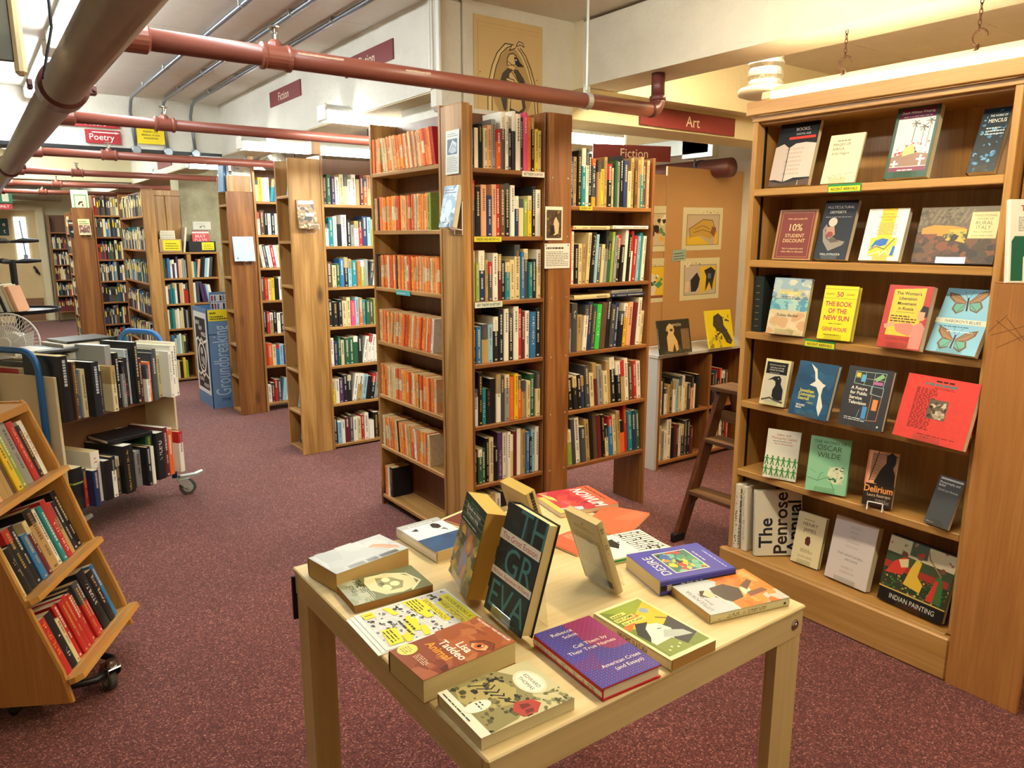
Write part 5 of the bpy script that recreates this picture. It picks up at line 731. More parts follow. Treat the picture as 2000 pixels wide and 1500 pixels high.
post_book('display_paperback', 'brown patterned paperback in a wire holder on the second wooden post', (1.985, 5.217, 1.655), 0, .14, .2, .026, '8a6a42', [('blobs', 60, 0, 0, 1, 1, ['a8845a', '6a4a2c', 'c8aa7a', '4a3420', 'b8a890'], 5, .05, .12), ('box', .1, .85, .9, .97, 'd8d0b8'), ('poly', [(.3, .3), (.5, .62), (.75, .5), (.7, .25)], '2a2018'), ('box', .42, .42, .85, .54, 'd8ccb0')], .2, 'white wire holder on the second wooden post')
post_book('display_paperback', 'plain pale blue book in a wire holder on the third wooden post', (1.995, 6.772, 1.385), 0, .18, .215, .012, 'b4c0cc', [('box', .55, .52, .95, .64, 'e6ead8'), ('ell', .16, .12, .03, .03, '4a4a50')], .16, 'white wire holder on the third wooden post')
for n, (x, y, c, W, H, T, a) in enumerate(((1.885, 6.95, '5a86ac', .02, .24, .17, .06), (1.922, 6.95, 'b8c4d4', .024, .27, .19, .0), (2.05, 6.98, '3a3450', .04, .19, .1, .0))):
    o = book('periodical', W, H, T, [(1, c)], False, fr((x, y-.09, 1.9875)) @ Matrix.Rotation(a, 4, 'Y'), 'card'); tag(o, ['blue periodical', 'pale grey periodical', 'dark violet book'][n]+' standing on top of the third wooden post', 'book')
o = book('periodical', .012, .235, .17, [(1, 'dcd6c4')], False, fr((1.955, 6.815, 1.990)) @ Matrix.Rotation(-.1, 4, 'X') @ disp(.012), 'card', front=[('text', 'The', -.02+.06, .9, .07, '4a4640', 'l', .3), ('text', 'Yale', .12, .8, .09, '3a3a44', 'l', .4), ('text', 'Review', .12, .69, .09, '3a3a44', 'l', .6), ('lines', .12, .08, .8, .64, 11, '9a948a', 3)]); tag(o, 'cream review with printed contents on top of the third wooden post', 'book')

# covers shown on the far bookcase ends
post_book('display_paperback', 'pale paperback with a face picture on the far narrow wooden front panel', (1.27, 10.975, 1.62), 0, .13, .2, .022, 'd8cf98', [('box', .04, .1, .96, .62, '7a5a50'), ('blobs', 20, .05, .1, .95, .62, ['c89a88', '5a4038', 'e0b8a8'], 3, .06, .14), ('lines', .1, .68, .9, .94, 2, '3a3a2a', 4)], .2, 'white wire holder on the far narrow wooden front panel')
post_book('display_paperback', 'black paperback with red title on the farthest bookcase end', (1.32, 12.48, 1.6), 0, .15, .23, .02, '1c1c1e', [('lines', .05, .76, .95, .92, 1, 'e9e3d8', 4, .8), ('box', .1, .66, .9, .7, 'c83a3a'), ('poly', [(.1, .3), (.5, .42), (.9, .3), (.8, .2), (.3, .22)], 'a8b0a8')], .2, 'white wire holder on the farthest bookcase end')
o = book('display_paperback', .02, .22, .19, [(1, 'dcdcc0')], False, fr((1.165, 11.0, 1.961)) @ Matrix.Rotation(-.12, 4, 'X') @ disp(.02), 'gloss', front=[('box', .14, .0, .9, .74, '6a9a5a'), ('box', .2, .0, .84, .68, 'd8dcb0'), ('blobs', 8, .36, .04, .66, .36, ['4a2c20', '6a3a2a'], 3, .06, .12)]); tag(o, 'green bordered book standing on top of the far narrow wooden front panel', 'book')
# ------------------------------------------------------------------ the table in front and what lies on it
TZ = .8; TX0, TX1, TY0, TY1 = .567, 1.42, .844, 1.703
t = thing('display_table', 'square birch table covered with books in the foreground', 'table', ((TX0+TX1)/2, (TY0+TY1)/2, 0)); TB = t
m = M(); m.box((TX0, TY0, .79), (TX1, TY1, TZ), 'w', .003); m.build('tabletop', 'ply_x', t)
for a, b, wx in (((TX0+.004, TY0+.003, .73), (TX1-.004, TY0+.021, .79), 'ply_x'), ((TX0+.004, TY1-.021, .73), (TX1-.004, TY1-.003, .79), 'ply_x'), ((TX0+.003, TY0+.022, .73), (TX0+.021, TY1-.022, .79), 'ply_y'), ((TX1-.021, TY0+.022, .73), (TX1-.003, TY1-.022, .79), 'ply_y')):
    m = M(); m.box(a, b, 'w', .002); m.build('apron', wx, t)
for sx in (0, 1):
    for sy in (0, 1):
        x, y = (TX1-.006 if sx else TX0+.006), (TY1-.006 if sy else TY0+.006); dx, dy = (-1 if sx else 1), (-1 if sy else 1)
        m = M(); m.prism([(x, y), (x+dx*.085, y), (x+dx*.085, y+dy*.02), (x+dx*.02, y+dy*.02), (x+dx*.02, y+dy*.07), (x, y+dy*.07)][::1 if dx*dy > 0 else -1], 0, .731, 'z'); m.build('leg', 'ply_z', t)
m = M(); m.lathe([(.012, .0), (.012, -.002), (.009, -.004)], 18, 'w', (1.385, TY0+.003, .763), 'y'); m.lathe([(.005, -.003), (.004, -.0045)], 8, 'w', (1.385, TY0+.003, .763), 'y'); m.build('bolt_head', 'chrome', t)
m = M(); m.box((TX0-.004, TY1-.004, .66), (TX0+.02, TY1+.006, .775), 'w', .002); m.build('corner_bracket', 'steel_dark', t)
def flat_book(name, label, bl, br, tl, T, col, ops, hard=False, paper=None, spine=None, mt='gloss', zs=TZ, H=None, W=None, bands=None):
    if bands: ops = [('box', 0, 0, 1, 1, col)]+ops
    z = zs+T; a, b, c = (at(*p, 'z', z) for p in (bl, br, tl)); X = (b-a); D = W or X.length; X.normalize(); up = Vector((0, 0, 1)).cross(X); H = H or (c-a).dot(up); Y = Vector((0, 0, -1))
    m4 = Matrix(((X.x, Y.x, up.x, a.x), (X.y, Y.y, up.y, a.y), (X.z, Y.z, up.z, z+.0004), (0, 0, 0, 1)))
    o = book(name, T, H, D, bands or [(1, col)], hard, m4 @ disp(T), mt, paper, spine, ops); return tag(o, label, 'book')
Q = 'flat on the birch table'
flat_book('paperback', 'orange brown paperback with a staring eye, lying '+Q, (758, 1270), (827, 1330), (938, 1207), .045, '8a4426', [('blobs', 26, 0, .45, 1, 1, ['a85c30', '9a5028', 'b0693c'], 4, .15, .3), ('blobs', 10, .5, .0, 1, .4, ['a05a38', '7c3a20'], 5, .1, .25), ('poly', [(.58, .66), (.68, .76), (.84, .8), (.96, .74), (.9, .62), (.74, .6)], '7a3c1e'), ('poly', [(.62, .66), (.72, .74), (.86, .75), (.92, .69), (.82, .63), (.7, .62)], 'd8a87c'), ('ell', .76, .69, .085, .055, 'c8642a'), ('ell', .76, .69, .035, .026, '24140c'), ('ell', .79, .71, .015, .01, 'fff0dc'), ('line', [(.56, .66), (.68, .78), (.86, .82), (.98, .74)], .02, '5a2a16'), ('text', 'Lisa', .5, .53, .09, 'f2ead8', 'l', .4, 1), ('text', 'Taddeo', .28, .42, .09, 'f2ead8', 'l', .68, 1), ('text', 'Animal', .2, .31, .09, 'e89a2c', 'l', .7, 1), ('text', 'THE SUNDAY TIMES BESTSELLER', .5, .955, .026, 'f2ead8', 'c', .92, 1), ('ell', .17, .14, .15, .095, 'e8d86a', 24), ('lines', .09, .09, .26, .19, 4, '7a6a2a', 3), ('lines', .38, .12, .7, .2, 4, 'e0c8a8', 4), ('poly', [(.86, .3), (.98, .26), (1, .2), (.9, .2)], '5a2814')], paper='d2c08c', spine=[('box', .1, .1, .9, .9, 'a05a38')])
flat_book('paperback', 'woodcut covered paperback with a red house, at the near corner '+Q, (854, 1354), (940, 1443), (1014, 1276), .022, 'c3bb8e', [('box', 0, 0, 1, .1, 'e4dec6'), ('poly', [(0, .1), (.0, .62), (.3, .78), (.72, .7), (.95, .4), (1, .1)], '8a8052'), ('poly', [(.05, .16), (.12, .56), (.46, .64), (.7, .5), (.6, .2), (.3, .1)], 'a89a5e'), ('blobs', 70, .02, .1, .98, .66, ['33311f', '5a5632', '211f16', '7a7246', '464326'], 6, .015, .06)]+[('line', [(.1+.1*k, .3+.03*k), (.2+.1*k, .42+.02*k), (.16+.1*k, .5)], .02, '2c2a1c') for k in range(6)]+[('ell', .44, .8, .26, .14, 'd9d3b4', 24), ('ell', .44, .8, .22, .115, 'e6e2cc', 24), ('text', 'EDWARD', .44, .81, .042, '2c2a22', 'c', .34), ('text', 'THOMAS', .44, .74, .042, '2c2a22', 'c', .34), ('ell', .5, .2, .1, .135, 'e6e2cc', 24), ('lines', .43, .2, .57, .28, 2, '4a463a', 3), ('poly', [(.68, .5), (.74, .66), (.86, .7), (.97, .6), (.96, .46), (.8, .42)], 'a83a2c'), ('poly', [(.74, .52), (.78, .6), (.84, .6), (.84, .5)], '6a1f18'), ('poly', [(.86, .52), (.88, .6), (.94, .58), (.93, .5)], '6a1f18'), ('blobs', 26, .72, .62, 1, .98, ['6a6a40', '8a8a5a', '4a4a2c'], 9, .02, .05), ('lines', .06, .03, .72, .06, 1, '3a3628', 6)], paper='d4c8a0')
flat_book('hardback_book', 'purple and pink dotted hardback with red boards, lying '+Q, (1176, 1346), (1292, 1298), (1038, 1241), .026, '40388a', [('poly', [(.5, 1), (1, 1), (1, .42), (.72, .42), (.5, .6)], '8a2a5c'), ('poly', [(0, .42), (.3, .42), (.5, .6), (.3, .2), (0, .3)], '5a3076')]+[('dots', [(.05+.045*i, .03+.0315*j, .011, .0075, ('c04a78' if (i*.05 > .45 and j > 13) else '6a6cc0') if (i+j) % 2 else ('a0406c' if j < 9 else '6a4a9a')) for i in range(21) for j in range(31)])]+[('text', 'Rebecca', .36, .86, .05, 'f0e9d8', 'c', .44), ('text', 'Solnit', .42, .78, .05, 'f0e9d8', 'c', .34), ('text', 'Call Them by', .56, .6, .05, 'f0e9d8', 'c', .7), ('text', 'Their True Names', .5, .52, .05, 'f0e9d8', 'c', .86), ('text', 'American Crises', .62, .22, .046, 'f0e9d8', 'c', .68), ('text', '(and Essays)', .66, .14, .046, 'f0e9d8', 'c', .52)], hard=True, paper='e8dfc4', bands=[(1, 'c0202c')], spine=[('box', 0, 0, 1, 1, 'dcd3c0'), ('text', 'Rebecca Solnit  Call Them by Their True Names', .3, .95, .06, '5a3a5a', 'l', 7, 0, -PI/2)])
flat_book('paperback', 'striped spined comic paperback with a drawn face, lying '+Q, (1311, 1291), (1399, 1250), (1164, 1196), .024, 'ddd3a0', [('box', .06, .05, .95, .96, '6a7a2c'), ('poly', [(.06, .96), (.95, .96), (.95, .62), (.4, .8)], '8a9a34'), ('poly', [(.1, .6), (.95, .9), (.95, .45), (.3, .5)], 'd8b42c'), ('poly', [(.06, .62), (.5, .78), (.56, .72), (.1, .54)], 'd06a2a'), ('poly', [(.95, .2), (.95, .56), (.5, .4), (.54, .1)], '2a2c30'), ('poly', [(.12, .42), (.3, .58), (.62, .52), (.7, .38), (.46, .2), (.14, .2)], 'c9cfc4'), ('poly', [(.1, .46), (.3, .62), (.52, .58), (.34, .5), (.22, .36), (.12, .3)], '24262a'), ('poly', [(.56, .4), (.82, .3), (.86, .2), (.6, .24), (.4, .3)], 'a8b0a8'), ('poly', [(.1, .05), (.1, .24), (.5, .26), (.6, .05)], '7a8638'), ('line', [(.5, .44), (.56, .43)], .02, '24262a'), ('ell', .74, .76, .08, .05, '8a98a4'), ('line', [(.74, .6), (.94, .5)], .03, '4a2a1c'), ('box', .1, .72, .5, .78, 'd8d36a'), ('text', 'SHE CAME', .3, .735, .035, K, 'c', .36, 1), ('box', .14, .64, .6, .7, 'd8d36a'), ('text', 'IN A FLASH', .36, .65, .035, K, 'c', .4, 1), ('box', .12, .8, .42, .85, 'd8d36a'), ('lines', .14, .81, .4, .84, 1, '4a4a2a', 3, .7)]+[('ell', .2+.09*k, .12+.03*(k % 2), .02, .014, 'c9cfa0', 8) for k in range(4)], paper='b98a4a', bands=[(1, 'ddd3a0')], spine=[('poly', [(0, .02+.026*k), (1, .03+.026*k), (1, .043+.026*k), (0, .033+.026*k)], K) for k in range(36) if not 12 < k < 26]+[('text', 'SHE CAME IN A FLASH', .3, .66, .05, '3a3424', 'l', 3.4, 0, -PI/2)])
t = thing('leaflet_stack', 'stack of yellow and black event leaflets '+Q, 'leaflets', (0, 0, 0))
pts = [at(*p, 'z', TZ+.004) for p in ((690, 1203), (754, 1271), (868, 1149))]; sh = at(676, 1212, 'z', TZ+.001)-pts[0]; sh.z = 0
for k, nm in enumerate(('under_sheet', 'middle_sheet', 'top_sheet')):
    q = [p+sh*(1-k*.5)-Vector((0, 0, .0025-.00125*k)) for p in pts]; m = M(); d = q[1]+q[2]-q[0]; m.mesh([tuple(p-Vector((0, 0, e))) for e in (.0011, 0) for p in (q[0], q[1], d, q[2])], [(3, 2, 1, 0), (4, 5, 6, 7), (0, 1, 5, 4), (1, 2, 6, 5), (2, 3, 7, 6), (3, 0, 4, 7)], 'e6e4da'); s_ = m.build(nm, 'paint', t)
R = random.Random(3); yl = 'e4d62a'; ops = [('box', .04, .04, .96, .97, 'd2d2ca'), ('blobs', 260, .05, .05, .95, .96, ['2a2a2a', 'f2f0e8', '3a3a38', 'e9e7de', '7a7a76', '1a1a1a'], 5, .012, .045)]+[('line', [(.05, y), (.95, y)], .012, 'e9e7de') for y in (.3, .5, .72)]+[('line', [(x, .05), (x, .72)], .012, 'e9e7de') for x in (.33, .64)]
ops += [('poly', [(.16, .86), (.98, .88), (.98, .98), (.16, .97)], yl), ('text', 'SKOOB BOOKS X', .56, .9, .045, K, 'c', .7), ('poly', [(.3, .78), (.98, .8), (.98, .87), (.3, .86)], yl), ('text', 'HIRSE HOSPITAL', .64, .805, .045, K, 'c', .62), ('poly', [(.12, .66), (.8, .68), (.8, .75), (.12, .74)], yl), ('text', 'EXTRAVAGANZA', .46, .685, .045, K, 'c', .6), ('poly', [(.04, .5), (.44, .53), (.42, .68), (.06, .66)], yl), ('lines', .07, .53, .4, .66, 4, '3a3a1c', 3), ('box', .05, .06, .2, .17, yl), ('line', [(.12, .15), (.12, .08)], .015, K), ('poly', [(.06, .28), (.3, .32), (.3, .38), (.06, .34)], yl), ('poly', [(.5, .42), (.8, .36), (.82, .42), (.52, .48)], yl), ('poly', [(.4, .4), (.9, .24), (.92, .3), (.42, .46)], yl), ('lines', .46, .3, .86, .42, 2, '3a3a1c', 4), ('poly', [(.56, .1), (.94, .06), (.95, .2), (.58, .24)], yl), ('lines', .6, .1, .9, .2, 3, '3a3a1c', 5), ('poly', [(.72, .44), (.96, .4), (.97, .46), (.74, .5)], yl), ('poly', [(.4, .54), (.6, .56), (.6, .64), (.42, .63)], yl), ('poly', [(.8, .22), (.98, .22), (.98, .28), (.8, .28)], yl)]
m = M(); sheet(m, pts[0]+Vector((0, 0, .0001)), pts[1]+Vector((0, 0, .0001)), pts[2]+Vector((0, 0, .0001))).run(ops); m.build('cover_print', 'paint', s_)
flat_book('paperback', 'olive grey paperback with a pale veiled face, lying '+Q, (654, 1140), (692, 1184), (800, 1102), .018, '6c6f48', [('box', 0, 0, 1, .2, '9aa088'), ('blobs', 20, 0, .0, 1, .25, ['a8ac90', '8a8e6a'], 3, .06, .16), ('poly', [(.06, .36), (.1, .56), (.2, .74), (.5, .88), (.86, .84), (.96, .62), (.9, .42), (.6, .3), (.3, .3)], 'cfc692'), ('poly', [(.2, .46), (.3, .64), (.56, .74), (.8, .66), (.8, .5), (.52, .42)], '8a8656'), ('ell', .36, .56, .1, .05, 'd8cf9c'), ('ell', .58, .62, .1, .06, 'd8cf9c'), ('ell', .66, .5, .12, .05, 'd8cf9c'), ('ell', .48, .48, .07, .03, '5a5a38'), ('line', [(.16, .36), (.1, .6), (.3, .84), (.7, .92), (.96, .74)], .04, 'e0d8a8'), ('text', 'THE LIT', .1, .19, .1, '2a2a1c', 'l', .56, 1), ('text', 'JOYCE', .24, .1, .06, '2a2a1c', 'l', .3, 1), ('lines', .45, .14, .95, .32, 7, 'b8b898', 4)], paper='a8783a')
o = flat_book('paperback', 'thick pale grey paperback with a comb motif at the far corner of the table', (600, 1089), (645, 1115), (753, 1047), .046, 'b0b6b4', [('blobs', 10, 0, 0, 1, 1, ['b8bebb', 'aab0ae'], 3, .2, .4), ('poly', [(.42, .66), (.52, .74), (.74, .84), (.84, .94), (.74, .96), (.5, .86), (.36, .76)], 'c08a6c'), ('line', [(.42, .72), (.6, .82), (.78, .92)], .03, 'd8a88a'), ('lines', .1, .03, .7, .08, 2, 'e4e6e2', 4)]+[('line', [(.86, .2+.018*k), (.98, .2+.018*k)], .014, '4a463e') for k in range(38) if k not in (12, 13, 22, 23)], paper='cfae70', W=.128, H=.205)
flat_book('paperback', 'blue and white paperback with a grey top band, behind the olive one', (851, 1079), (934, 1054), (776, 1029), .03, 'e2e2de', [('box', 0, 0, 1, .44, '24486e'), ('blobs', 8, .02, .02, .98, .42, ['2a4f78', '1f4064'], 3, .1, .2), ('box', 0, .86, 1, 1, 'a4aaa6'), ('lines', .2, .9, .95, .95, 1, 'e4e6e2', 3), ('poly', [(.14, .76), (.3, .8), (.28, .7), (.2, .72)], '1a1a1c'), ('poly', [(.6, .7), (.64, .82), (.74, .84), (.82, .76), (.78, .66), (.68, .64)], '1a1a1c'), ('line', [(.8, .92), (.8, .5)], .008, '3a3a3c'), ('poly', [(.7, .6), (.8, .62), (.84, .54)], '5a5a58')], paper='cdb47c', H=.2)
flat_book('hardback_book', 'maroon book with a cream border lying behind the standing green paperback', (960, 1052), (1010, 1028), (874, 1012), .02, 'd9c890', [('box', .05, .05, .95, .95, '6a2f26'), ('lines', .4, .1, .9, .4, 8, 'c8b088', 3), ('box', .1, .1, .12, .9, 'c8a25a')], paper='d9c890', H=.2, W=.14)
flat_book('magazine', 'red and pink illustrated magazine at the far edge of the table', (1040, 966), (1095, 1003), (1087, 945), .014, 'c8403a', [('blobs', 24, 0, .0, 1, .6, ['b02c3c', 'd85a5a', 'c83a4a', '8a2438'], 4, .1, .2), ('box', 0, .78, 1, 1, 'd8583a'), ('lines', .05, .9, .95, .97, 1, '5a1c14', 3), ('text', 'NOWUM', .52, .62, .2, 'f0ece0', 'c', .9, 1, 0, .15), ('poly', [(.0, .1), (.3, .22), (.5, .2), (.3, .12)], 'e0c06a'), ('box', .2, .0, 1, .1, 'd8b85a'), ('poly', [(.8, .1), (1, .12), (1, .4), (.86, .44)], 'a8c0d0')], H=.2)
flat_book('paperback', 'plain orange red booklet beside the far edge of the table', (1130, 1030), (1180, 1040), (1143, 990), .006, 'd8603c', [('poly', [(.4, .5), (.8, .6), (1, .9), (.7, 1)], 'd86e4a')], H=.2, W=.14)
flat_book('paperback', 'orange red booklet partly behind the clear book stand', (1062, 1056), (1095, 1070), (1075, 1024), .006, 'd85c3c', [('lines', .1, .6, .9, .9, 4, 'e8b09a', 4)], H=.1, W=.12)
flat_book('paperback', 'white paperback with black woodland drawing and a green spine, lying '+Q, (1308, 1069), (1249, 1034), (1204, 1103), .014, 'e4e0cf', [('blobs', 70, .0, .02, 1, .5, ['1c1c1a', '3a3a34', 'e4e0cf'], 4, .01, .05), ('poly', [(.36, .68), (.6, .8), (.78, .74), (.8, .6), (.56, .58)], '1c1c1a'), ('blobs', 10, .3, .55, .85, .85, ['1c1c1a', '2a2a26'], 5, .02, .05)]+[('line', [(.1+.09*k, .02), (.14+.085*k, .46)], .02, '1c1c1a') for k in range(10)], bands=[(1, 'e4e0cf')], spine=[('box', 0, 0, 1, 1, '2f9a44'), ('lines', .2, .1, .8, .8, 3, '14481f', 3)], paper='e4dcc0')
flat_book('paperback', 'blue paperback with a many-coloured square picture, turned away on the table', (1438, 1110), (1361, 1060), (1311, 1153), .036, '3f3f9a', [('box', .17, .26, .86, .72, 'd8d4b8'), ('box', .19, .275, .84, .705, '3a6a5a'), ('blobs', 46, .19, .28, .84, .7, ['c83a3a', '2a8a6a', 'e0b83a', '3a5aa0', '1f2a30', '6aa88a', 'd87a4a'], 5, .05, .11), ('text', 'DESIRE', .48, .77, .12, 'd9d8c8', 'c', .7), ('lines', .4, .2, .84, .24, 1, 'c8c8d8', 3), ('lines', .1, .07, .9, .11, 1, 'b8b8d4', 4)], paper='cdb98a', spine=[('box', 0, 0, 1, 1, '16161c'), ('box', .2, .86, .8, .92, 'd9d4c4'), ('text', 'DESIRE', .3, .74, .07, 'b8b4b0', 'l', 2, 0, -PI/2)])
flat_book('paperback', 'cream spined paperback with an orange portrait, at the right corner of the table', (1543, 1167), (1452, 1111), (1415, 1222), .021, 'c9c6bc', [('box', 0, 0, 1, .62, 'd07a34'), ('poly', [(0, .62), (.5, .66), (.8, .5), (1, .62), (1, 1), (0, 1)], 'b8bcbc'), ('poly', [(0, .0), (.3, .0), (.24, .2), (0, .3)], 'b8b4a8'), ('blobs', 14, .0, .04, 1, .5, ['d88a44', 'c06a2a', 'e09a54'], 4, .08, .16), ('poly', [(.2, .62), (.4, .72), (.66, .66), (.7, .46), (.5, .36), (.26, .44)], '4a4038'), ('ell', .52, .76, .11, .07, 'd9b894'), ('poly', [(.4, .78), (.5, .86), (.64, .8), (.62, .74), (.52, .82)], '3a2a20'), ('poly', [(.3, .4), (.5, .36), (.6, .24), (.4, .26)], 'e0d0a8'), ('poly', [(.42, .3), (.62, .12), (.7, .14), (.56, .32)], '6a4a3a'), ('poly', [(.24, .36), (.3, .1), (.4, .12), (.36, .34)], '7a5444'), ('line', [(0, .64), (.46, .7)], .03, 'd9d0b8'), ('text', 'LITTLE PORTIA', .4, .9, .05, '5a5a54', 'c', .6), ('text', 'Simon Gray', .4, .84, .04, '5a5a54', 'c', .4)], paper='c9a867', bands=[(1, 'd6cfa6')], spine=[('box', .25, .05, .6, .08, '3a2a20'), ('text', 'LITTLE PORTIA  Simon Gray', .3, .9, .06, '5a4a30', 'l', 6, 0, -PI/2)])
for args, kw in (((('paperback', 'thick green topped paperback standing in a clear stand on the table', TZ, (876, 1114), (911, 1171), (909, 955), .05, 14, '7a6f3a'), [('box', 0, .68, 1, 1, '1e3524'), ('text', 'Modern Classics', .5, .93, .032, '5a9a5a', 'c', .84), ('text', 'Elizabeth von Arnim', .5, .855, .045, W_, 'c', .86), ('text', "The Pastor's Wife", .48, .785, .045, W_, 'c', .8), ('line', [(.02, .905), (.98, .905)], .006, '8aa88a'), ('line', [(.02, .84), (.98, .84)], .006, '8aa88a'), ('line', [(.02, .77), (.98, .77)], .006, '8aa88a'), ('lines', .1, .71, .95, .74, 1, 'c8d0b8', 3), ('blobs', 80, 0, 0, 1, .68, ['8a8a3c', 'a89a4a', '6a5a34', 'c89a4a', '7a7a8a', 'b8824a', '4a4426', '9a6a6a'], 7, .05, .14), ('poly', [(.4, .0), (.36, .3), (.46, .5), (.6, .46), (.72, .3), (.74, 0)], '8a8494'), ('poly', [(.52, .42), (.5, .56), (.62, .64), (.76, .56), (.7, .42)], 'c8783a'), ('ell', .62, .5, .07, .05, 'c8945c'), ('poly', [(.5, .1), (.62, .3), (.7, .26), (.62, .06)], 'c89058')]), {'paper': 'c89a48'}),
                 ((('hardback_book', 'dark teal hardback with white title bands standing on the table', TZ, (943, 1183), (1016, 1247), (1010, 988), .03, 16, '14222a'), [('blobs', 30, 0, 0, 1, 1, ['182a30', '101a20', '1c3036'], 4, .1, .2), ('text', 'TH', .7, .76, .25, '3f7a7c', 'c', .8), ('text', 'GR', .6, .4, .25, '3f7a7c', 'c', .8), ('text', 'EVA', .54, .06, .25, '3f7a7c', 'c', .96), ('line', [(.56, .9), (.6, .76)], .03, '24464a'), ('box', 0, .665, 1, .755, 'e3dccb'), ('text', 'The Great Evasion', .5, .682, .055, 'b23a2c', 'c', .94), ('box', 0, .335, 1, .405, 'e3dccb'), ('text', 'William Appleman Williams', .5, .35, .04, 'b23a2c', 'c', .92), ('lines', .5, .02, .9, .04, 1, '4a7a7a', 3)]), {'hard': True, 'paper': 'd9c48a'})):
    a_, ops = args; o, m4, D, H = lean_book(*a_, ops, lift=.012, **kw); stand(m4, D, H, a_[6], 'clear plastic stand under the '+' '.join(a_[1].split()[:4])+' on the table', TZ); print(a_[1], round(D, 3), round(H, 3))
for a_, ops, pp, sp in ((('paperback', 'cream paperback seen from the back in a clear stand on the table', TZ, (1143, 1124), (1207, 1163), (1086, 986), .018, -20, 'b8aa80'), [('ell', .5, .9, .02, .015, '4a4636'), ('lines', .2, .82, .8, .87, 2, '6a6248', 3), ('lines', .12, .3, .88, .76, 17, '8a8262', 4), ('box', .66, .06, .92, .16, '4a4438'), ('ell', .45, .6, .16, .12, 'a89c74')], 'c8ae74', [('text', 'BETWEEN', .3, .93, .06, '4a4636', 'l', 4, 0, -PI/2)]),
                        (('paperback', 'yellowed paperback seen from the back at the rear of the table', TZ, (1004, 1030), (1056, 1062), (985, 945), .03, -18, 'c8b070'), [('lines', .15, .3, .85, .85, 12, 'a89050', 4)], 'b89a44', [('box', 0, 0, 1, 1, '221c1a'), ('lines', .2, .1, .8, .9, 14, '8a7a5a', 3)])):
    o, m4, D, H = lean_book(*a_, ops, lift=.008, back=True, paper=pp, spine=sp); print(a_[1], round(D, 3), round(H, 3))
    t = thing('book_stand', 'clear plastic stand holding the '+' '.join(a_[1].split()[:2])+' seen from the back', 'book stand'); m = M(m4)
    m.box((.01, -.004, -.004), (D-.02, -.0012, H*.68), 'w', .001); m.box((.01, -.004, -.006), (D-.02, a_[6]+.02, -.0035)); m.build('back_rest', 'acrylic', t); m = M(m4); m.box((.01, a_[6]+.017, -.006), (D-.02, a_[6]+.02, .03)); m.build('front_lip', 'acrylic', t)
# ------------------------------------------------------------------ blue book trolley
TL, TD = .76, .46; TO = (.30, 4.37, 0); TA = math.radians(34.3); TF = fr(TO, TA)
t = thing('book_trolley', 'blue framed book trolley with two loaded shelves beside the aisle', 'trolley', TO, TA)
def rr(y0, y1, z0, z1, r, n=6): return [(y0, z0), (y0, z1-r)]+[(y0+r-r*math.cos(a), z1-r+r*math.sin(a)) for a in [k*PI/2/n for k in range(1, n)]]+[(y0+r, z1), (y1-r, z1)]+[(y1-r+r*math.sin(a), z1-r+r*math.cos(a)) for a in [k*PI/2/n for k in range(1, n)]]+[(y1, z1-r), (y1, z0)]
for x, pz in ((-.03, .9), (TL+.03, .9)):
    m = M(); m.tube([(x, y, z) for y, z in rr(.07, TD-.05, .11, 1.03, .1)], .0165, 12); m.build('end_frame', 'blue_steel', t, local=True, smooth=True)
    s = 1 if x < 0 else -1; part('end_panel', 'cream_laminate', t, (x+s*.016, -.01, .17), (x+s*.032, TD+.01, pz))
for z in (.66, .18): part('shelf', 'walnut_board', t, (0, .02, z-.022), (TL, TD-.0, z))
part('centre_divider', 'walnut_board', t, (0, TD/2-.006, .20), (TL, TD/2+.006, .64))
def caster(t, x, y, r=.05, fork='chrome', brake=True, a=0):
    F = Matrix.Translation((x, y, 0)) @ Matrix.Rotation(a, 4, 'Z'); m = M(F); m.lathe([(r*.3, -.014), (r*.92, -.014), (r, -.009), (r, .009), (r*.92, .014), (r*.3, .014)], 24, 'w', (.0, .0, r), 'y'); wv = m.build('caster', 'rubber', t, local=True, smooth=False)
    m = M(F); m.lathe([(r*.62, -.0155), (r*.62, .0155)], 18, 'w', (0, 0, r), 'y'); m.lathe([(r*.16, -.03), (r*.16, .03)], 10, 'w', (0, 0, r), 'y'); m.build('wheel_hub', 'galvanised', wv, local=True)
    m = M(F)
    for s in (-1, 1): m.prism([(-.012, r-.006), (.012, r-.012), (.02, r*1.6), (-.005, r*2.2), (-.06, r*2.2), (-.055, r*1.7)], s*.02, s*.0235, 'y')
    m.box((-.06, -.0235, r*2.1), (.01, .0235, r*2.22), 'w', .004); m.lathe([(.02, r*2.22), (.018, r*2.22+.012), (.014, r*2.22+.02)], 14, 'w', (-.028, 0, 0)); m.build('fork', fork, wv, local=True)
    if brake: m = M(F); m.prism([(-.05, r*2.3), (.0, r*2.15), (.07, r*2.35), (.1, r*2.7), (.095, r*2.85), (.05, r*2.6), (-.04, r*2.6)], -.02, .02, 'y'); m.build('brake_pedal', fork, wv, local=True)
for x in (-.03, TL+.03):
    for y in (0, TD): caster(t, x+.028, y, .05, 'galvanised', True, -.6)
row(TF, .66, TL, "|K7i1e2b2'c3'k6i1'd5'w1'c3'Q6k3q1'k4z3K3m2'w1'o2'd4l5c2'w1i4w2", 'upper trolley shelf', 'trolley_book', (.27, .325), (.2, .3), (.014, .042), fill=.99, seed=301, x0=.004, backline=.218, texts={10: dict(t='AFTER THE DELUGE', c='d8584a', z=.8, mw=.66, h=.7), 13: dict(t='IN MAIDEN', c='c8384a', z=.6, mw=.45, h=.5), 14: dict(t='OASIS', c='2a2a2c', z=.97, mw=.2, h=.7)}, setback=-.015, fan=3)
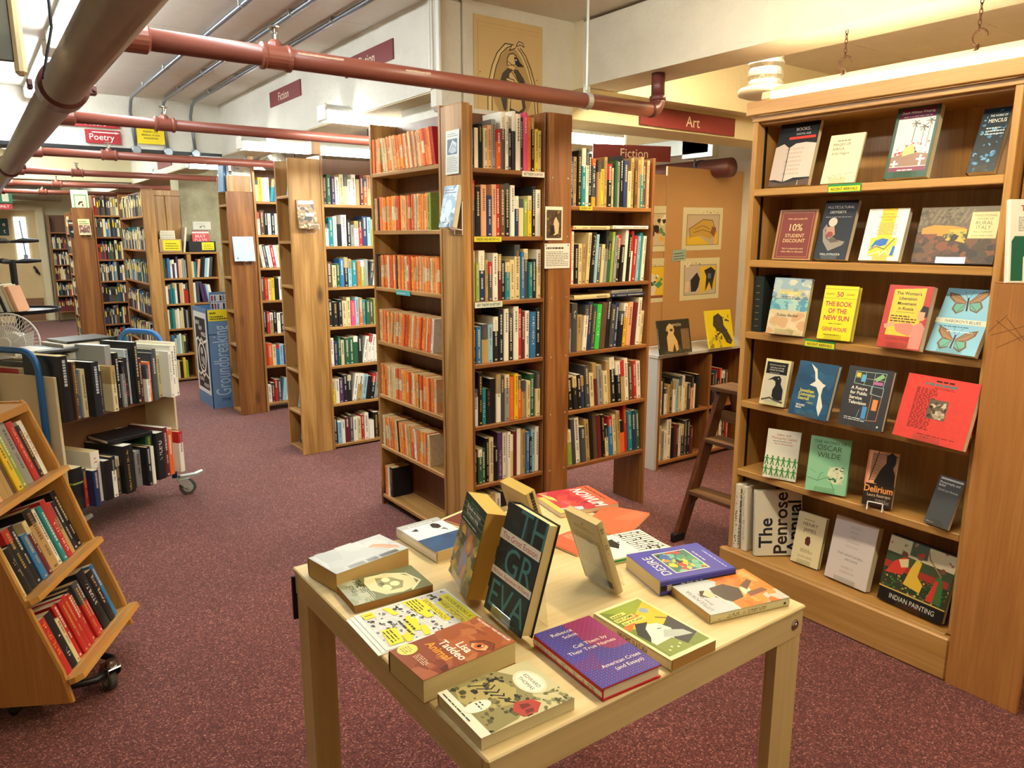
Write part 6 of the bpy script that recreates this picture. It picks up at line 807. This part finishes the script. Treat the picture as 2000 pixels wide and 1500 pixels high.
row(TF, .18, TL, "k7'r1'n3'W6k5'i3'd3'K8k4'q3'k2'w1'G4K6M3o4I2w2", 'lower trolley shelf', 'trolley_book', (.24, .29), (.22, .3), (.014, .045), fill=.99, seed=302, x0=.004, backline=.218, texts={0: dict(t='', b=[(.3, '2a2a28'), (.62, 'k'), (.66, 'l'), (1, 'k')]), 3: dict(t='ARTISTS IN CHINA', c='c8564a', z=.9, mw=.84, h=.7), 7: dict(t='IM LEE ANNOTATED', c='b8924a', z=.9, mw=.84, h=.3), 13: dict(t='JOURDAIN', c='e0dccc', z=.86, mw=.45, h=.5)}, setback=-.03, fan=3)
RF = TF @ Matrix.Translation((TL, TD, 0)) @ Matrix.Rotation(PI, 4, 'Z')
row(RF, .66, TL, "k5q4w3k5r3d4k5n4w3k6c4k4q5d4i3m4r3", 'far side of the upper trolley shelf', 'trolley_book', (.25, .31), (.2, .215), (.02, .045), fill=.99, seed=303, x0=.004, setback=-.01, fan=3)
for n, (x, y, z, c, T, W, D, a) in enumerate(((.12, .25, .985, 'd', .014, .26, .24, -.3), (.28, .26, .985, 'i', .03, .24, .26, -.2), (.3, .255, 1.017, 'k', .012, .24, .27, -.25), (.03, .3, .985, 'w', .018, .2, .2, -.1))):
    o = book('trolley_book', T, D, W, [(1, c)], True, TF @ Matrix.Translation((x, y, z)) @ Matrix.Rotation(a, 4, 'Z') @ Matrix(((0, 0, 1, 0), (0, 1, 0, 0), (-1, 0, 0, T), (0, 0, 0, 1))), 'gloss', 'efe9d8'); tag(o, ['charcoal slab book lying across the top of the trolley', 'thick ivory book lying on top of the trolley books', 'thin black book topmost of the pile on the trolley', 'white book lying at the near end on top of the trolley'][n], 'book')
o = book('trolley_book', .022, .26, .22, [(1, 'k')], True, TF @ Matrix.Translation((.27, .0, .47)) @ Matrix.Rotation(-.25, 4, 'Z') @ Matrix(((0, 0, 1, 0), (0, 1, 0, 0), (-1, 0, 0, .022), (0, 0, 0, 1))), 'gloss', 'efe9d8'); tag(o, 'black book lying flat on top of the lower trolley row', 'book')
# ------------------------------------------------------------------ slanted wooden rack on castors
CO = (.123, 2.65, 0); CA = math.radians(61); CF = fr(CO, CA); CW = .49
t = thing('slanted_rack', 'sloping wooden book rack on castors at the near end of the aisle', 'book rack', CO, CA)
tilt = math.radians(19); tiers = ((0, .175), (.105, .455), (.195, .745))
prof = [(.0, .09), (.02, .2), (.115, .48), (.205, .77), (.285, .99), (.3, 1.005), (.44, 1.005), (.44, .09)]
for x, mt_ in ((-.018, 'veneer_z'), (CW, 'beech_z')):
    m = M(); m.prism(prof, x, x+.018, 'x'); m.build('side_panel', mt_, t, local=True)
    m = M(); m.tube([(x+.009, y-.002, z) for y, z in prof[:6]], .0095, 6); m.build('edge_strip', 'beech_z', t, local=True)
for k, (y, z) in enumerate(tiers):
    R_ = Matrix.Translation((0, y, z)) @ Matrix.Rotation(-tilt, 4, 'X'); m = M(R_); m.box((.0, -.0, -.02), (CW, .17, 0), 'w', .003); m.build('shelf', 'beech_x', t, local=True)
    m = M(R_); m.prism([(-.019, -.022), (-.005, -.045), (CW-.004, -.045), (CW+.012, -.022), (CW+.018, .0), (-.019, .0)], -.02, 0, 'z'); m.build('shelf_lip', 'beech_x', t, local=True)
m = M(); m.box((.0, .42, .12), (CW, .436, 1.0)); m.build('back_panel', 'beech_z', t, local=True)
m = M(); m.box((0, .27, .97), (CW, .43, 1.0)); m.build('top_board', 'beech_x', t, local=True)
m = M(); m.tube([(.1, .3, .085), (.1, .05, .08), (.13, -.02, .078), (.2, -.06, .078), (.27, -.02, .078), (.3, .05, .08), (.3, .3, .085)], .013, 10); m.tube([(.02, .2, .05), (.4, .2, .05)], .016, 10); m.build('base_frame', 'steel_dark', t, local=True, smooth=True)
for x, y in ((.2, -.03), (.36, .38), (.05, .38)): caster(t, x, y, .046, 'chrome', False, .8)
for k, sp, tx, hr_, x0, L in ((0, "r5k5c2'r2r2r2r2r2r2r2K7k5b3", {0: dict(t='DYING DAYS', c='e8a03a', z=.95, mw=.6, h=.55), 1: dict(t='KILLING', c='e9e3d0', z=.6, mw=.4, h=.6), 10: dict(t='VARGAS', c='d8d4c4', z=.8, mw=.4, h=.45), 11: dict(t='Ruth Rendell', c='d8b48a', z=.9, mw=.6, h=.5)}, (.2, .225), .01, CW-.02),
                              (1, "c5k4'k4k3b4'm2T7w2u3R3t3k2K3", {1: dict(t='TULLETT', c='c8b888', z=.75, mw=.4, h=.5), 9: dict(t='SNOWDROPS', c='e9dcc8', z=.6, mw=.5, h=.6)}, (.195, .22), .01, CW-.02), (2, "k3c4r4f4t3t3e2y3l2Q6R4k2w3", {4: {}, 10: dict(t='THE KNIFE WENT IN', c='e9b08a', z=.9, mw=.7, h=.4), 12: dict(t='ASCENSION', c='b8403a', z=.8, mw=.5, h=.5)}, (.195, .22), .01, CW-.02)):
    y, z = tiers[k]; RT = CF @ Matrix.Translation((0, y, z)) @ Matrix.Rotation(-tilt, 4, 'X')
    row(RT, .0005, L, sp, '%s tier of the sloping wooden rack' % ['bottom', 'middle', 'top'][k], 'rack_paperback', hr_, (.11, .12), (.012, .034), fill=.985, seed=320+k, x0=x0, texts={a: b for a, b in tx.items() if b}, setback=.012, hard=0, fan=7)
# ------------------------------------------------------------------ wire spinner and fan behind the trolley
p = at(30, 560, 'y', 7.2); t = thing('spinner_rack', 'dark metal spinner rack of books behind the white fan', 'book rack', (p.x, p.y, 0)); SP = fr((p.x, p.y, 0))
m = M(); m.tube([(0, 0, 0), (0, 0, 1.42)], .025, 12); m.lathe([(.26, 0), (.26, .02), (.05, .04)], 24); m.build('pole', 'steel_dark', t, local=True)
for z in (1.4, 1.56): m = M(); [m.tube([(0, 0, z), (.1*math.cos(a), .1*math.sin(a), z+.01), (.2*math.cos(a), .2*math.sin(a), z+.01)], [.008, .022, .012], 8) for a in (.1, 2.2, 4.3)]; m.build('paddle', 'black_plastic', t, local=True)
for z in (1.0, .62): m = M(); m.lathe([(.03, z), (.29, z), (.3, z+.03), (.292, z+.03), (.28, z+.012), (.03, z+.012)], 28); m.build('tray', 'steel_dark', t, local=True)
SPF = SP @ Matrix.Rotation(math.radians(-36), 4, 'Z')
for z, sp, s in ((1.012, "\\d2k3d2u3k5w1k2i3c2f4", 1), (.632, "\\q2c2k2e3q2w3t3c3", 2)): row(SPF @ Matrix.Translation((-.24, -.2, .002)), z, .46, sp, '%s tray of the spinner rack' % ['', 'upper', 'lower'][s], 'spinner_book', (.2, .23), (.14, .15), (.01, .034), seed=340+s, fan=17, mark=0, setback=0)
fc = at(20, 668, 'y', 5.35); t = thing('fan', 'white wire caged fan behind the book trolley', 'fan', (fc.x, fc.y, 0), math.radians(-30))
m = M(); rc = .17
for k in range(44):
    a = 2*PI*k/44; m.tube([(rc*s*math.cos(a), -.055*math.cos(s*PI/2), fc.z+rc*s*math.sin(a)) for s in (.18, .5, .8, 1)], .0016, 5)
for s in (.18, .6, 1.0): m.tube([(rc*s*math.cos(a), -.055*math.cos(s*PI/2), fc.z+rc*s*math.sin(a)) for a in [j*2*PI/32 for j in range(32)]], .003 if s < 1 else .006, 6, closed=True)
m.lathe([(.03, -.06), (.03, -.052)], 18, 'w', (0, 0, fc.z), 'y'); m.build('front_grille', 'white_wire', t, local=True)
m = M()
for k in range(44): a = 2*PI*k/44; m.tube([(rc*s*math.cos(a), .07*math.cos(s*PI/2), fc.z+rc*s*math.sin(a)) for s in (.3, .6, .85, 1)], .0016, 5)
m.build('rear_grille', 'white_wire', t, local=True)
m = M()
for k in range(3):
    a = 2*PI*k/3; m.mesh([(r*math.cos(a+d), y, fc.z+r*math.sin(a+d)) for r, d, y in ((.02, -.3, -.01), (.14, -.35, -.02), (.15, .45, .012), (.03, .6, .012))]+[(r*math.cos(a+d), y+.003, fc.z+r*math.sin(a+d)) for r, d, y in ((.02, -.3, -.01), (.14, -.35, -.02), (.15, .45, .012), (.03, .6, .012))], [(0, 1, 2, 3), (7, 6, 5, 4), (0, 4, 5, 1), (1, 5, 6, 2), (2, 6, 7, 3)])
m.build('blades', 'white_plastic', t, local=True)
m = M(); m.lathe([(.05, .03), (.055, .06), (.04, .13), (.02, .14)], 18, 'w', (0, 0, fc.z), 'y'); m.build('motor', 'white_plastic', t, local=True)
m = M(); m.tube([(0, .09, fc.z), (0, .09, .03)], .014, 12); m.lathe([(.16, 0), (.16, .02), (.03, .035)], 24, 'w', (0, .09, 0)); m.build('stand', 'white_plastic', t, local=True)
# ------------------------------------------------------------------ wooden step ladder
t = thing('step_ladder', 'worn dark wooden step ladder behind the display bookcase', 'ladder', (2.92, 2.3, 0))
LY0, LY1 = 2.08, 2.52; top = Vector((3.235, 0, .8))
for y in (LY0, LY1-.025):
    m = M(); m.mesh([(x+dx, yy, z) for yy in (y, y+.025) for x, z, dx in ((2.885, 0, 0), (2.885, 0, .075), (3.2, .79, .075), (3.2, .79, 0))], [(0, 1, 2, 3), (7, 6, 5, 4), (0, 4, 5, 1), (1, 5, 6, 2), (2, 6, 7, 3), (3, 7, 4, 0)]); m.build('rail', 'ladder_z', t)
    m = M(); m.mesh([(x+dx, yy, z) for yy in (y+.004, y+.022) for x, z, dx in ((3.62, 0, 0), (3.62, 0, .045), (3.28, .79, .045), (3.28, .79, 0))], [(0, 1, 2, 3), (7, 6, 5, 4), (0, 4, 5, 1), (1, 5, 6, 2), (2, 6, 7, 3), (3, 7, 4, 0)]); m.build('back_leg', 'ladder_z', t)
for z in (.25, .52):
    x = 2.885+.315*z/.79; m = M(); m.box((x-.005, LY0+.02, z), (x+.115, LY1-.02, z+.024), 'w', .004); m.build('tread', 'ladder_y', t)
    if z < .3: m = M(); m.tube([(x+.06, LY1-.05, z), (x+.0, LY1-.024, z-.09)], .004, 6); m.tube([(x+.06, LY0+.05, z), (x+.0, LY0+.024, z-.09)], .004, 6); m.build('brace', 'steel_dark', t)
m = M(); m.box((3.16, LY0-.02, .79), (3.34, LY1+.02, .815), 'w', .004); m.build('top_step', 'ladder_y', t); m = M(); m.box((3.21, LY0+.02, .62), (3.235, LY1-.025, .68), 'w', .003); m.build('cross_bar', 'ladder_y', t)
m = M(); m.box((2.878, LY1-.027, 0), (2.965, LY1+.004, .05), 'w', .006); m.build('foot_plate', 'steel_dark', t)
o = book('hardback_book', .024, .2, .13, [(1, '5a4a3a')], True, fr((3.2, 2.2, .8155)) @ Matrix(((0, 0, 1, 0), (0, 1, 0, 0), (-1, 0, 0, .024), (0, 0, 0, 1))) @ Matrix.Identity(4), 'cloth'); tag(o, 'brown book lying on the top step of the wooden ladder', 'book')
# ------------------------------------------------------------------ blue cardboard dump bin
bx0, by0, bx1, by1 = 1.744, 7.2, 2.02, 7.72; BC = '5f7fa4'
t = thing('dump_bin', 'blue cardboard dump bin with a black and white face poster, beside the wooden post', 'dump bin', (1.88, 7.46, 0))
m = M()
for a, b in (((bx0, by0, 0), (bx0+.006, by1, .94)), ((bx1-.006, by0, 0), (bx1, by1, .94)), ((bx0, by0, 0), (bx1, by0+.006, .94)), ((bx0, by1-.006, 0), (bx1, by1, .94)), ((bx0, by0, .7), (bx1, by1, .706))): m.box(a, b, BC)
m.build('bin_body', 'card', t)
m = M(); m.box((bx0+.1, by0+.25, .7), (bx1, by0+.258, 1.08), BC); A_ = sheet(m, (bx0+.1, by0+.249, .9), (bx1, by0+.249, .9), (bx0+.1, by0+.249, 1.06))
for j in range(2):
    A_.box(.05, .08+.48*j, .97, .5+.47*j, 'd9dcd8')
    for i in range(6): A_.box(.08+.15*i, .12+.48*j, .19+.15*i, .45+.47*j, ['2a2c34', 'a83a34', '4a6a8a', 'd8c8a8', '1c1c20', '7a8a94'][(i+j) % 6])
m.build('header_card', 'card', t)
m = M(); A_ = sheet(m, (bx0-.001, by1-.02, .12), (bx0-.001, by0+.03, .12), (bx0-.001, by1-.02, .9)); A_.box(0, 0, 1, 1, 'dcdcda'); A_.box(.1, .05, .9, .93, '1c1c20')
zig = lambda y, s: [(.1, y), (.26, y+.03*s), (.4, y-.01*s), (.52, y+.035*s), (.66, y-.01*s), (.9, y+.03*s)]
A_.run([('text', 'BRAVE', .14, .84, .05, W_, 'l', .3, 1), ('text', 'NEW', .36, .78, .05, W_, 'l', .3, 1), ('text', 'WORLD', .52, .71, .05, W_, 'l', .36, 1), ('line', zig(.64, 1), .05, W_), ('line', zig(.24, -1), .05, W_), ('ell', .5, .44, .3, .19, W_, 28), ('ell', .5, .44, .24, .165, '1c1c20', 28), ('line', [(.14, .64), (.22, .42), (.34, .28)], .03, W_), ('line', [(.86, .64), (.8, .42), (.68, .28)], .03, W_), ('ell', .48, .52, .1, .045, 'b8b8b4'), ('ell', .58, .4, .1, .06, 'a8a8a4'), ('ell', .42, .42, .05, .04, '8a8a86'), ('line', [(.4, .34), (.56, .31)], .03, W_), ('text', 'ALDOUS', .16, .14, .045, W_, 'l', .34, 1), ('text', 'HUXLEY', .48, .08, .045, W_, 'l', .38, 1)]); m.build('poster_print', 'card', t)
m = M(); A_ = sheet(m, (bx0, by0-.001, 0), (bx1, by0-.001, 0), (bx0, by0-.001, .94)); A_.text('Groundbreaking', .63, .13, .155, 'a9bccf', 'l', 2.4, 0, PI/2); A_.text('me', .32, .07, .05, '24344a', 'l', .4); m.build('lettering', 'card', t)
m = M(); A_ = sheet(m, (bx0+.01, by0-.002, .83), (bx0+.19, by0-.002, .83), (bx0+.01, by0-.002, .935)); A_.box(0, 0, 1, 1, 'e0cf24'); A_.run([('lines', .1, .62, .5, .84, 1, '4a4a1c', 3, .7), ('lines', .1, .12, .95, .5, 2, '3a3a1c', 4, .6)]); m.build('price_note', 'paint', t)
# boxes of magazines on the poetry unit
for n, (x0, x1, y0, y1, h, mtl, c, lab) in enumerate(((1.71, 1.945, 8.83, 9.05, .14, 'cardboard_box', 'b0906a', 'brown cardboard box of cream magazines on the poetry unit'), (2.01, 2.30, 8.83, 9.02, .115, 'black_plastic', '1d1c1c', 'black box of red and white magazines below the concrete pillar'))):
    t = thing('magazine_box', lab, 'box', ((x0+x1)/2, y0, 1.4345)); m = M(); z = 1.4345
    for a, b in (((x0, y0, z), (x1, y0+.004, z+h)), ((x0, y1-.004, z), (x1, y1, z+h*1.0)), ((x0, y0, z), (x0+.004, y1, z+h)), ((x1-.004, y0, z), (x1, y1, z+h)), ((x0, y0, z), (x1, y1, z+.004))): m.box(a, b, c)
    m.build('box_body', mtl, t); m = M(); A_ = sheet(m, (x0+.04+.1*n, y0-.001, z+.02), (x1-.02-.0*n, y0-.001, z+.02), (x0+.04+.1*n, y0-.001, z+h-.01)); A_.box(0, 0, 1, 1, 'e6d21e'); A_.lines(.15, .15, .9, .85, 3, '4a4618', 5, .3); m.build('note', 'paint', t)
    for k in range(4):
        cs = (['d9ccae', 'cfc0a0', 'e0d4ba', 'd9ccae'] if n == 0 else ['c83a3c', 'd9d4c8', 'b8bcb8', 'a83034'])[k]; y = y0+.02+.04*k
        o = book('magazine', .012, .2+.01*k, .15 if n == 0 else .18, [(1, cs)], False, fr((x0+.025+.01*k+.03*n, y, z+.005)) @ Matrix.Rotation(-.12, 4, 'X') @ disp(.012), 'card', front=([('text', 'LONDON', .5, .84, .1, '8a8a84', 'c', .8), ('text', 'MAGAZINE', .5, .7, .1, '8a8a84', 'c', .9)] if n == 0 else [('text', 'MAY', .5, .74, .2, 'e9a8a0', 'c', .8, 1), ('text', 'DAYS', .5, .5, .2, 'e9a8a0', 'c', .9, 1)]) if k == 0 else None)
        tag(o, '%s magazine %s in the %s box on the poetry unit' % ([['cream', 'tan', 'pale', 'ivory'], ['red', 'white', 'grey', 'dark red']][n][k], ['at the front', 'second', 'third', 'at the back'][k], ['cardboard', 'black'][n]), 'magazine')
o = book('periodical', .02, .27, .18, [(1, 'd9d0b4')], False, fr((1.955, 8.84, 1.4355)) @ Matrix.Rotation(.14, 4, 'Y'), 'card', front=[('box', .1, .3, .9, .8, '6a5a48')]); tag(o, 'tall cream periodical leaning between the two magazine boxes', 'book')
sign('paper_notice', 'white card with a small drawing on the bare concrete pillar', (2.135, 9.094, 1.68), (2.33, 9.094, 1.68), (2.135, 9.094, 1.77), 'dcd8c4', [('lines', .2, .68, .8, .8, 1, '9a9684', 3), ('blobs', 12, .36, .2, .66, .5, ['3a3a34', '5a5a50'], 3, .02, .06)], 'notice', th=.002)
# ------------------------------------------------------------------ prints on the hardboard and two books on the low unit
PC = 'd3cba4'
def art_print(label, bl, br, tl, y, ops):
    a, b, c = (at(*p, 'y', y) for p in (bl, br, tl)); sign('art_print', label, a, b, c, PC, ops, 'print', 'colour prints on the hardboard', .0012)
stars = lambda x, y, n, s: [('ell', x+.09*k, y+.02*(k % 2), .018, .018, ['c8a83a', 'b86a5a', '4a4a3a'][k % 3], 5) for k in range(n)]
art_print('upper print of a tan and yellow heap, alone at the right on the hardboard', (1331, 490), (1408, 487), (1335, 405), 3.752, [('box', .1, .12, .92, .84, '2a2418'), ('box', .11, .13, .91, .83, 'b8a48a'), ('poly', [(.11, .13), (.11, .3), (.3, .38), (.6, .2), (.7, .13)], 'd8b42c'), ('poly', [(.2, .3), (.16, .5), (.5, .72), (.74, .7), (.86, .4), (.7, .26), (.46, .34)], 'b8943a'), ('poly', [(.7, .4), (.74, .56), (.84, .52), (.8, .3)], '7a4a34'), ('line', [(.2, .3), (.16, .5), (.5, .72), (.74, .7), (.86, .4)], .01, '2a2418'), ('line', [(.3, .5), (.5, .58), (.68, .5)], .008, '3a2f1c'), ('line', [(.28, .42), (.5, .48), (.7, .42)], .008, '3a2f1c'), ('poly', [(.8, .13), (.9, .14), (.9, .5), (.82, .34)], 'd8b42c')]+stars(.5, .88, 5, 1))
art_print('upper print of jumbled black and yellow shapes, beside the bookcase end', (1262, 492), (1314, 490), (1262, 402), 3.758, [('box', .04, .12, .86, .84, '2a2418'), ('box', .05, .13, .85, .83, 'c8b896'), ('blobs', 20, .06, .14, .84, .82, ['1c1a22', 'd8a83a', 'c8543a', '5a8a4a', 'e4dcc8', '1c1a22'], 6, .06, .14)]+stars(.1, .78, 5, 1))
art_print('lower print of two dark shapes on yellow, right on the hardboard', (1327, 588), (1403, 582), (1329, 505), 3.752, [('box', .1, .12, .92, .84, '2a2418'), ('box', .11, .13, .91, .83, 'bcae9e'), ('poly', [(.5, .13), (.5, .8), (.91, .8), (.91, .3), (.7, .2)], 'd8b42c'), ('poly', [(.28, .2), (.26, .48), (.42, .66), (.5, .5), (.46, .3), (.4, .2)], '1c1a22'), ('poly', [(.64, .18), (.66, .56), (.6, .7), (.78, .78), (.9, .68), (.84, .4), (.82, .2), (.74, .42)], '1c1a22'), ('box', .7, .5, .78, .62, '4a6a8a'), ('poly', [(.12, .2), (.14, .46), (.24, .44), (.22, .2)], 'd8bca0'), ('ell', .18, .86, .05, .07, 'e0d8c0'), ('text', '?', .18, .83, .08, '2a2418', 'c', .1, 1)]+stars(.3, .86, 3, 1))
art_print('lower print of a green and white figure shape on yellow, beside the bookcase end', (1262, 592), (1314, 588), (1262, 505), 3.758, [('box', .04, .1, .9, .82, '2a2418'), ('box', .05, .11, .89, .81, 'd8b42c'), ('poly', [(.06, .11), (.06, .7), (.3, .64), (.4, .4), (.3, .14)], 'd8cfb8'), ('poly', [(.3, .4), (.5, .5), (.6, .4), (.44, .32)], '4a8a5a'), ('blobs', 8, .1, .3, .6, .7, ['1c1a22', '4a8a5a', 'e4dcc8'], 5, .04, .08), ('box', .05, .11, .89, .16, '8a4a2c')]+stars(.15, .84, 5, 1))
a, b, c = at(1313, 511, 'y', 3.749), at(1339, 508, 'y', 3.749), at(1314, 489, 'y', 3.749); sign('paper_notice', 'small handwritten grey green note between the colour prints', a, b, c, '9ab0a0', [('lines', .1, .15, .9, .85, 3, '3a463c', 5, .35)], 'notice', th=.001)
lean_book('hardback_book', 'dark square book with a pale dog, standing on the low grey unit', .812, (1291, 694), (1352, 687), (1281, 627), .02, 12, '24211c', [('box', 0, 0, 1, .16, '3a352a'), ('blobs', 20, .0, .0, 1, .25, ['2c2a20', '4a4434'], 3, .05, .1), ('poly', [(.24, .1), (.24, .5), (.3, .62), (.26, .8), (.36, .9), (.46, .84), (.5, .7), (.46, .58), (.56, .36), (.58, .12), (.5, .06), (.46, .3), (.38, .06)], 'c8a870'), ('poly', [(.26, .8), (.22, .7), (.28, .66)], 'a88850'), ('ell', .4, .7, .05, .04, '3a2c20'), ('box', .7, .1, .96, .72, '6a5234'), ('lines', .71, .12, .95, .7, 14, '8a7048', 3, .5), ('text', 'WYETH', .58, .8, .08, 'd8d0bc', 'c', .28)], hard=True, spine=[('lines', .2, .2, .8, .8, 12, 'c8c0a8', 3)])
lean_book('hardback_book', 'bright yellow book with a dark footprint, standing on the low grey unit', .812, (1386, 681), (1435, 676), (1367, 608), .016, 14, 'd8c41c', [('poly', [(.24, .6), (.3, .84), (.5, .92), (.66, .8), (.66, .6), (.82, .36), (.94, .16), (.86, .06), (.7, .12), (.56, .36), (.36, .48)], '3a3428'), ('blobs', 40, .28, .1, .9, .86, ['4a4434', '2a261c', '5a5440'], 4, .02, .05), ('blobs', 10, .0, .0, .5, .3, ['b8a820', '8a7c24'], 3, .06, .12)], hard=True)
# ------------------------------------------------------------------ end of script
bpy.context.view_layer.update()
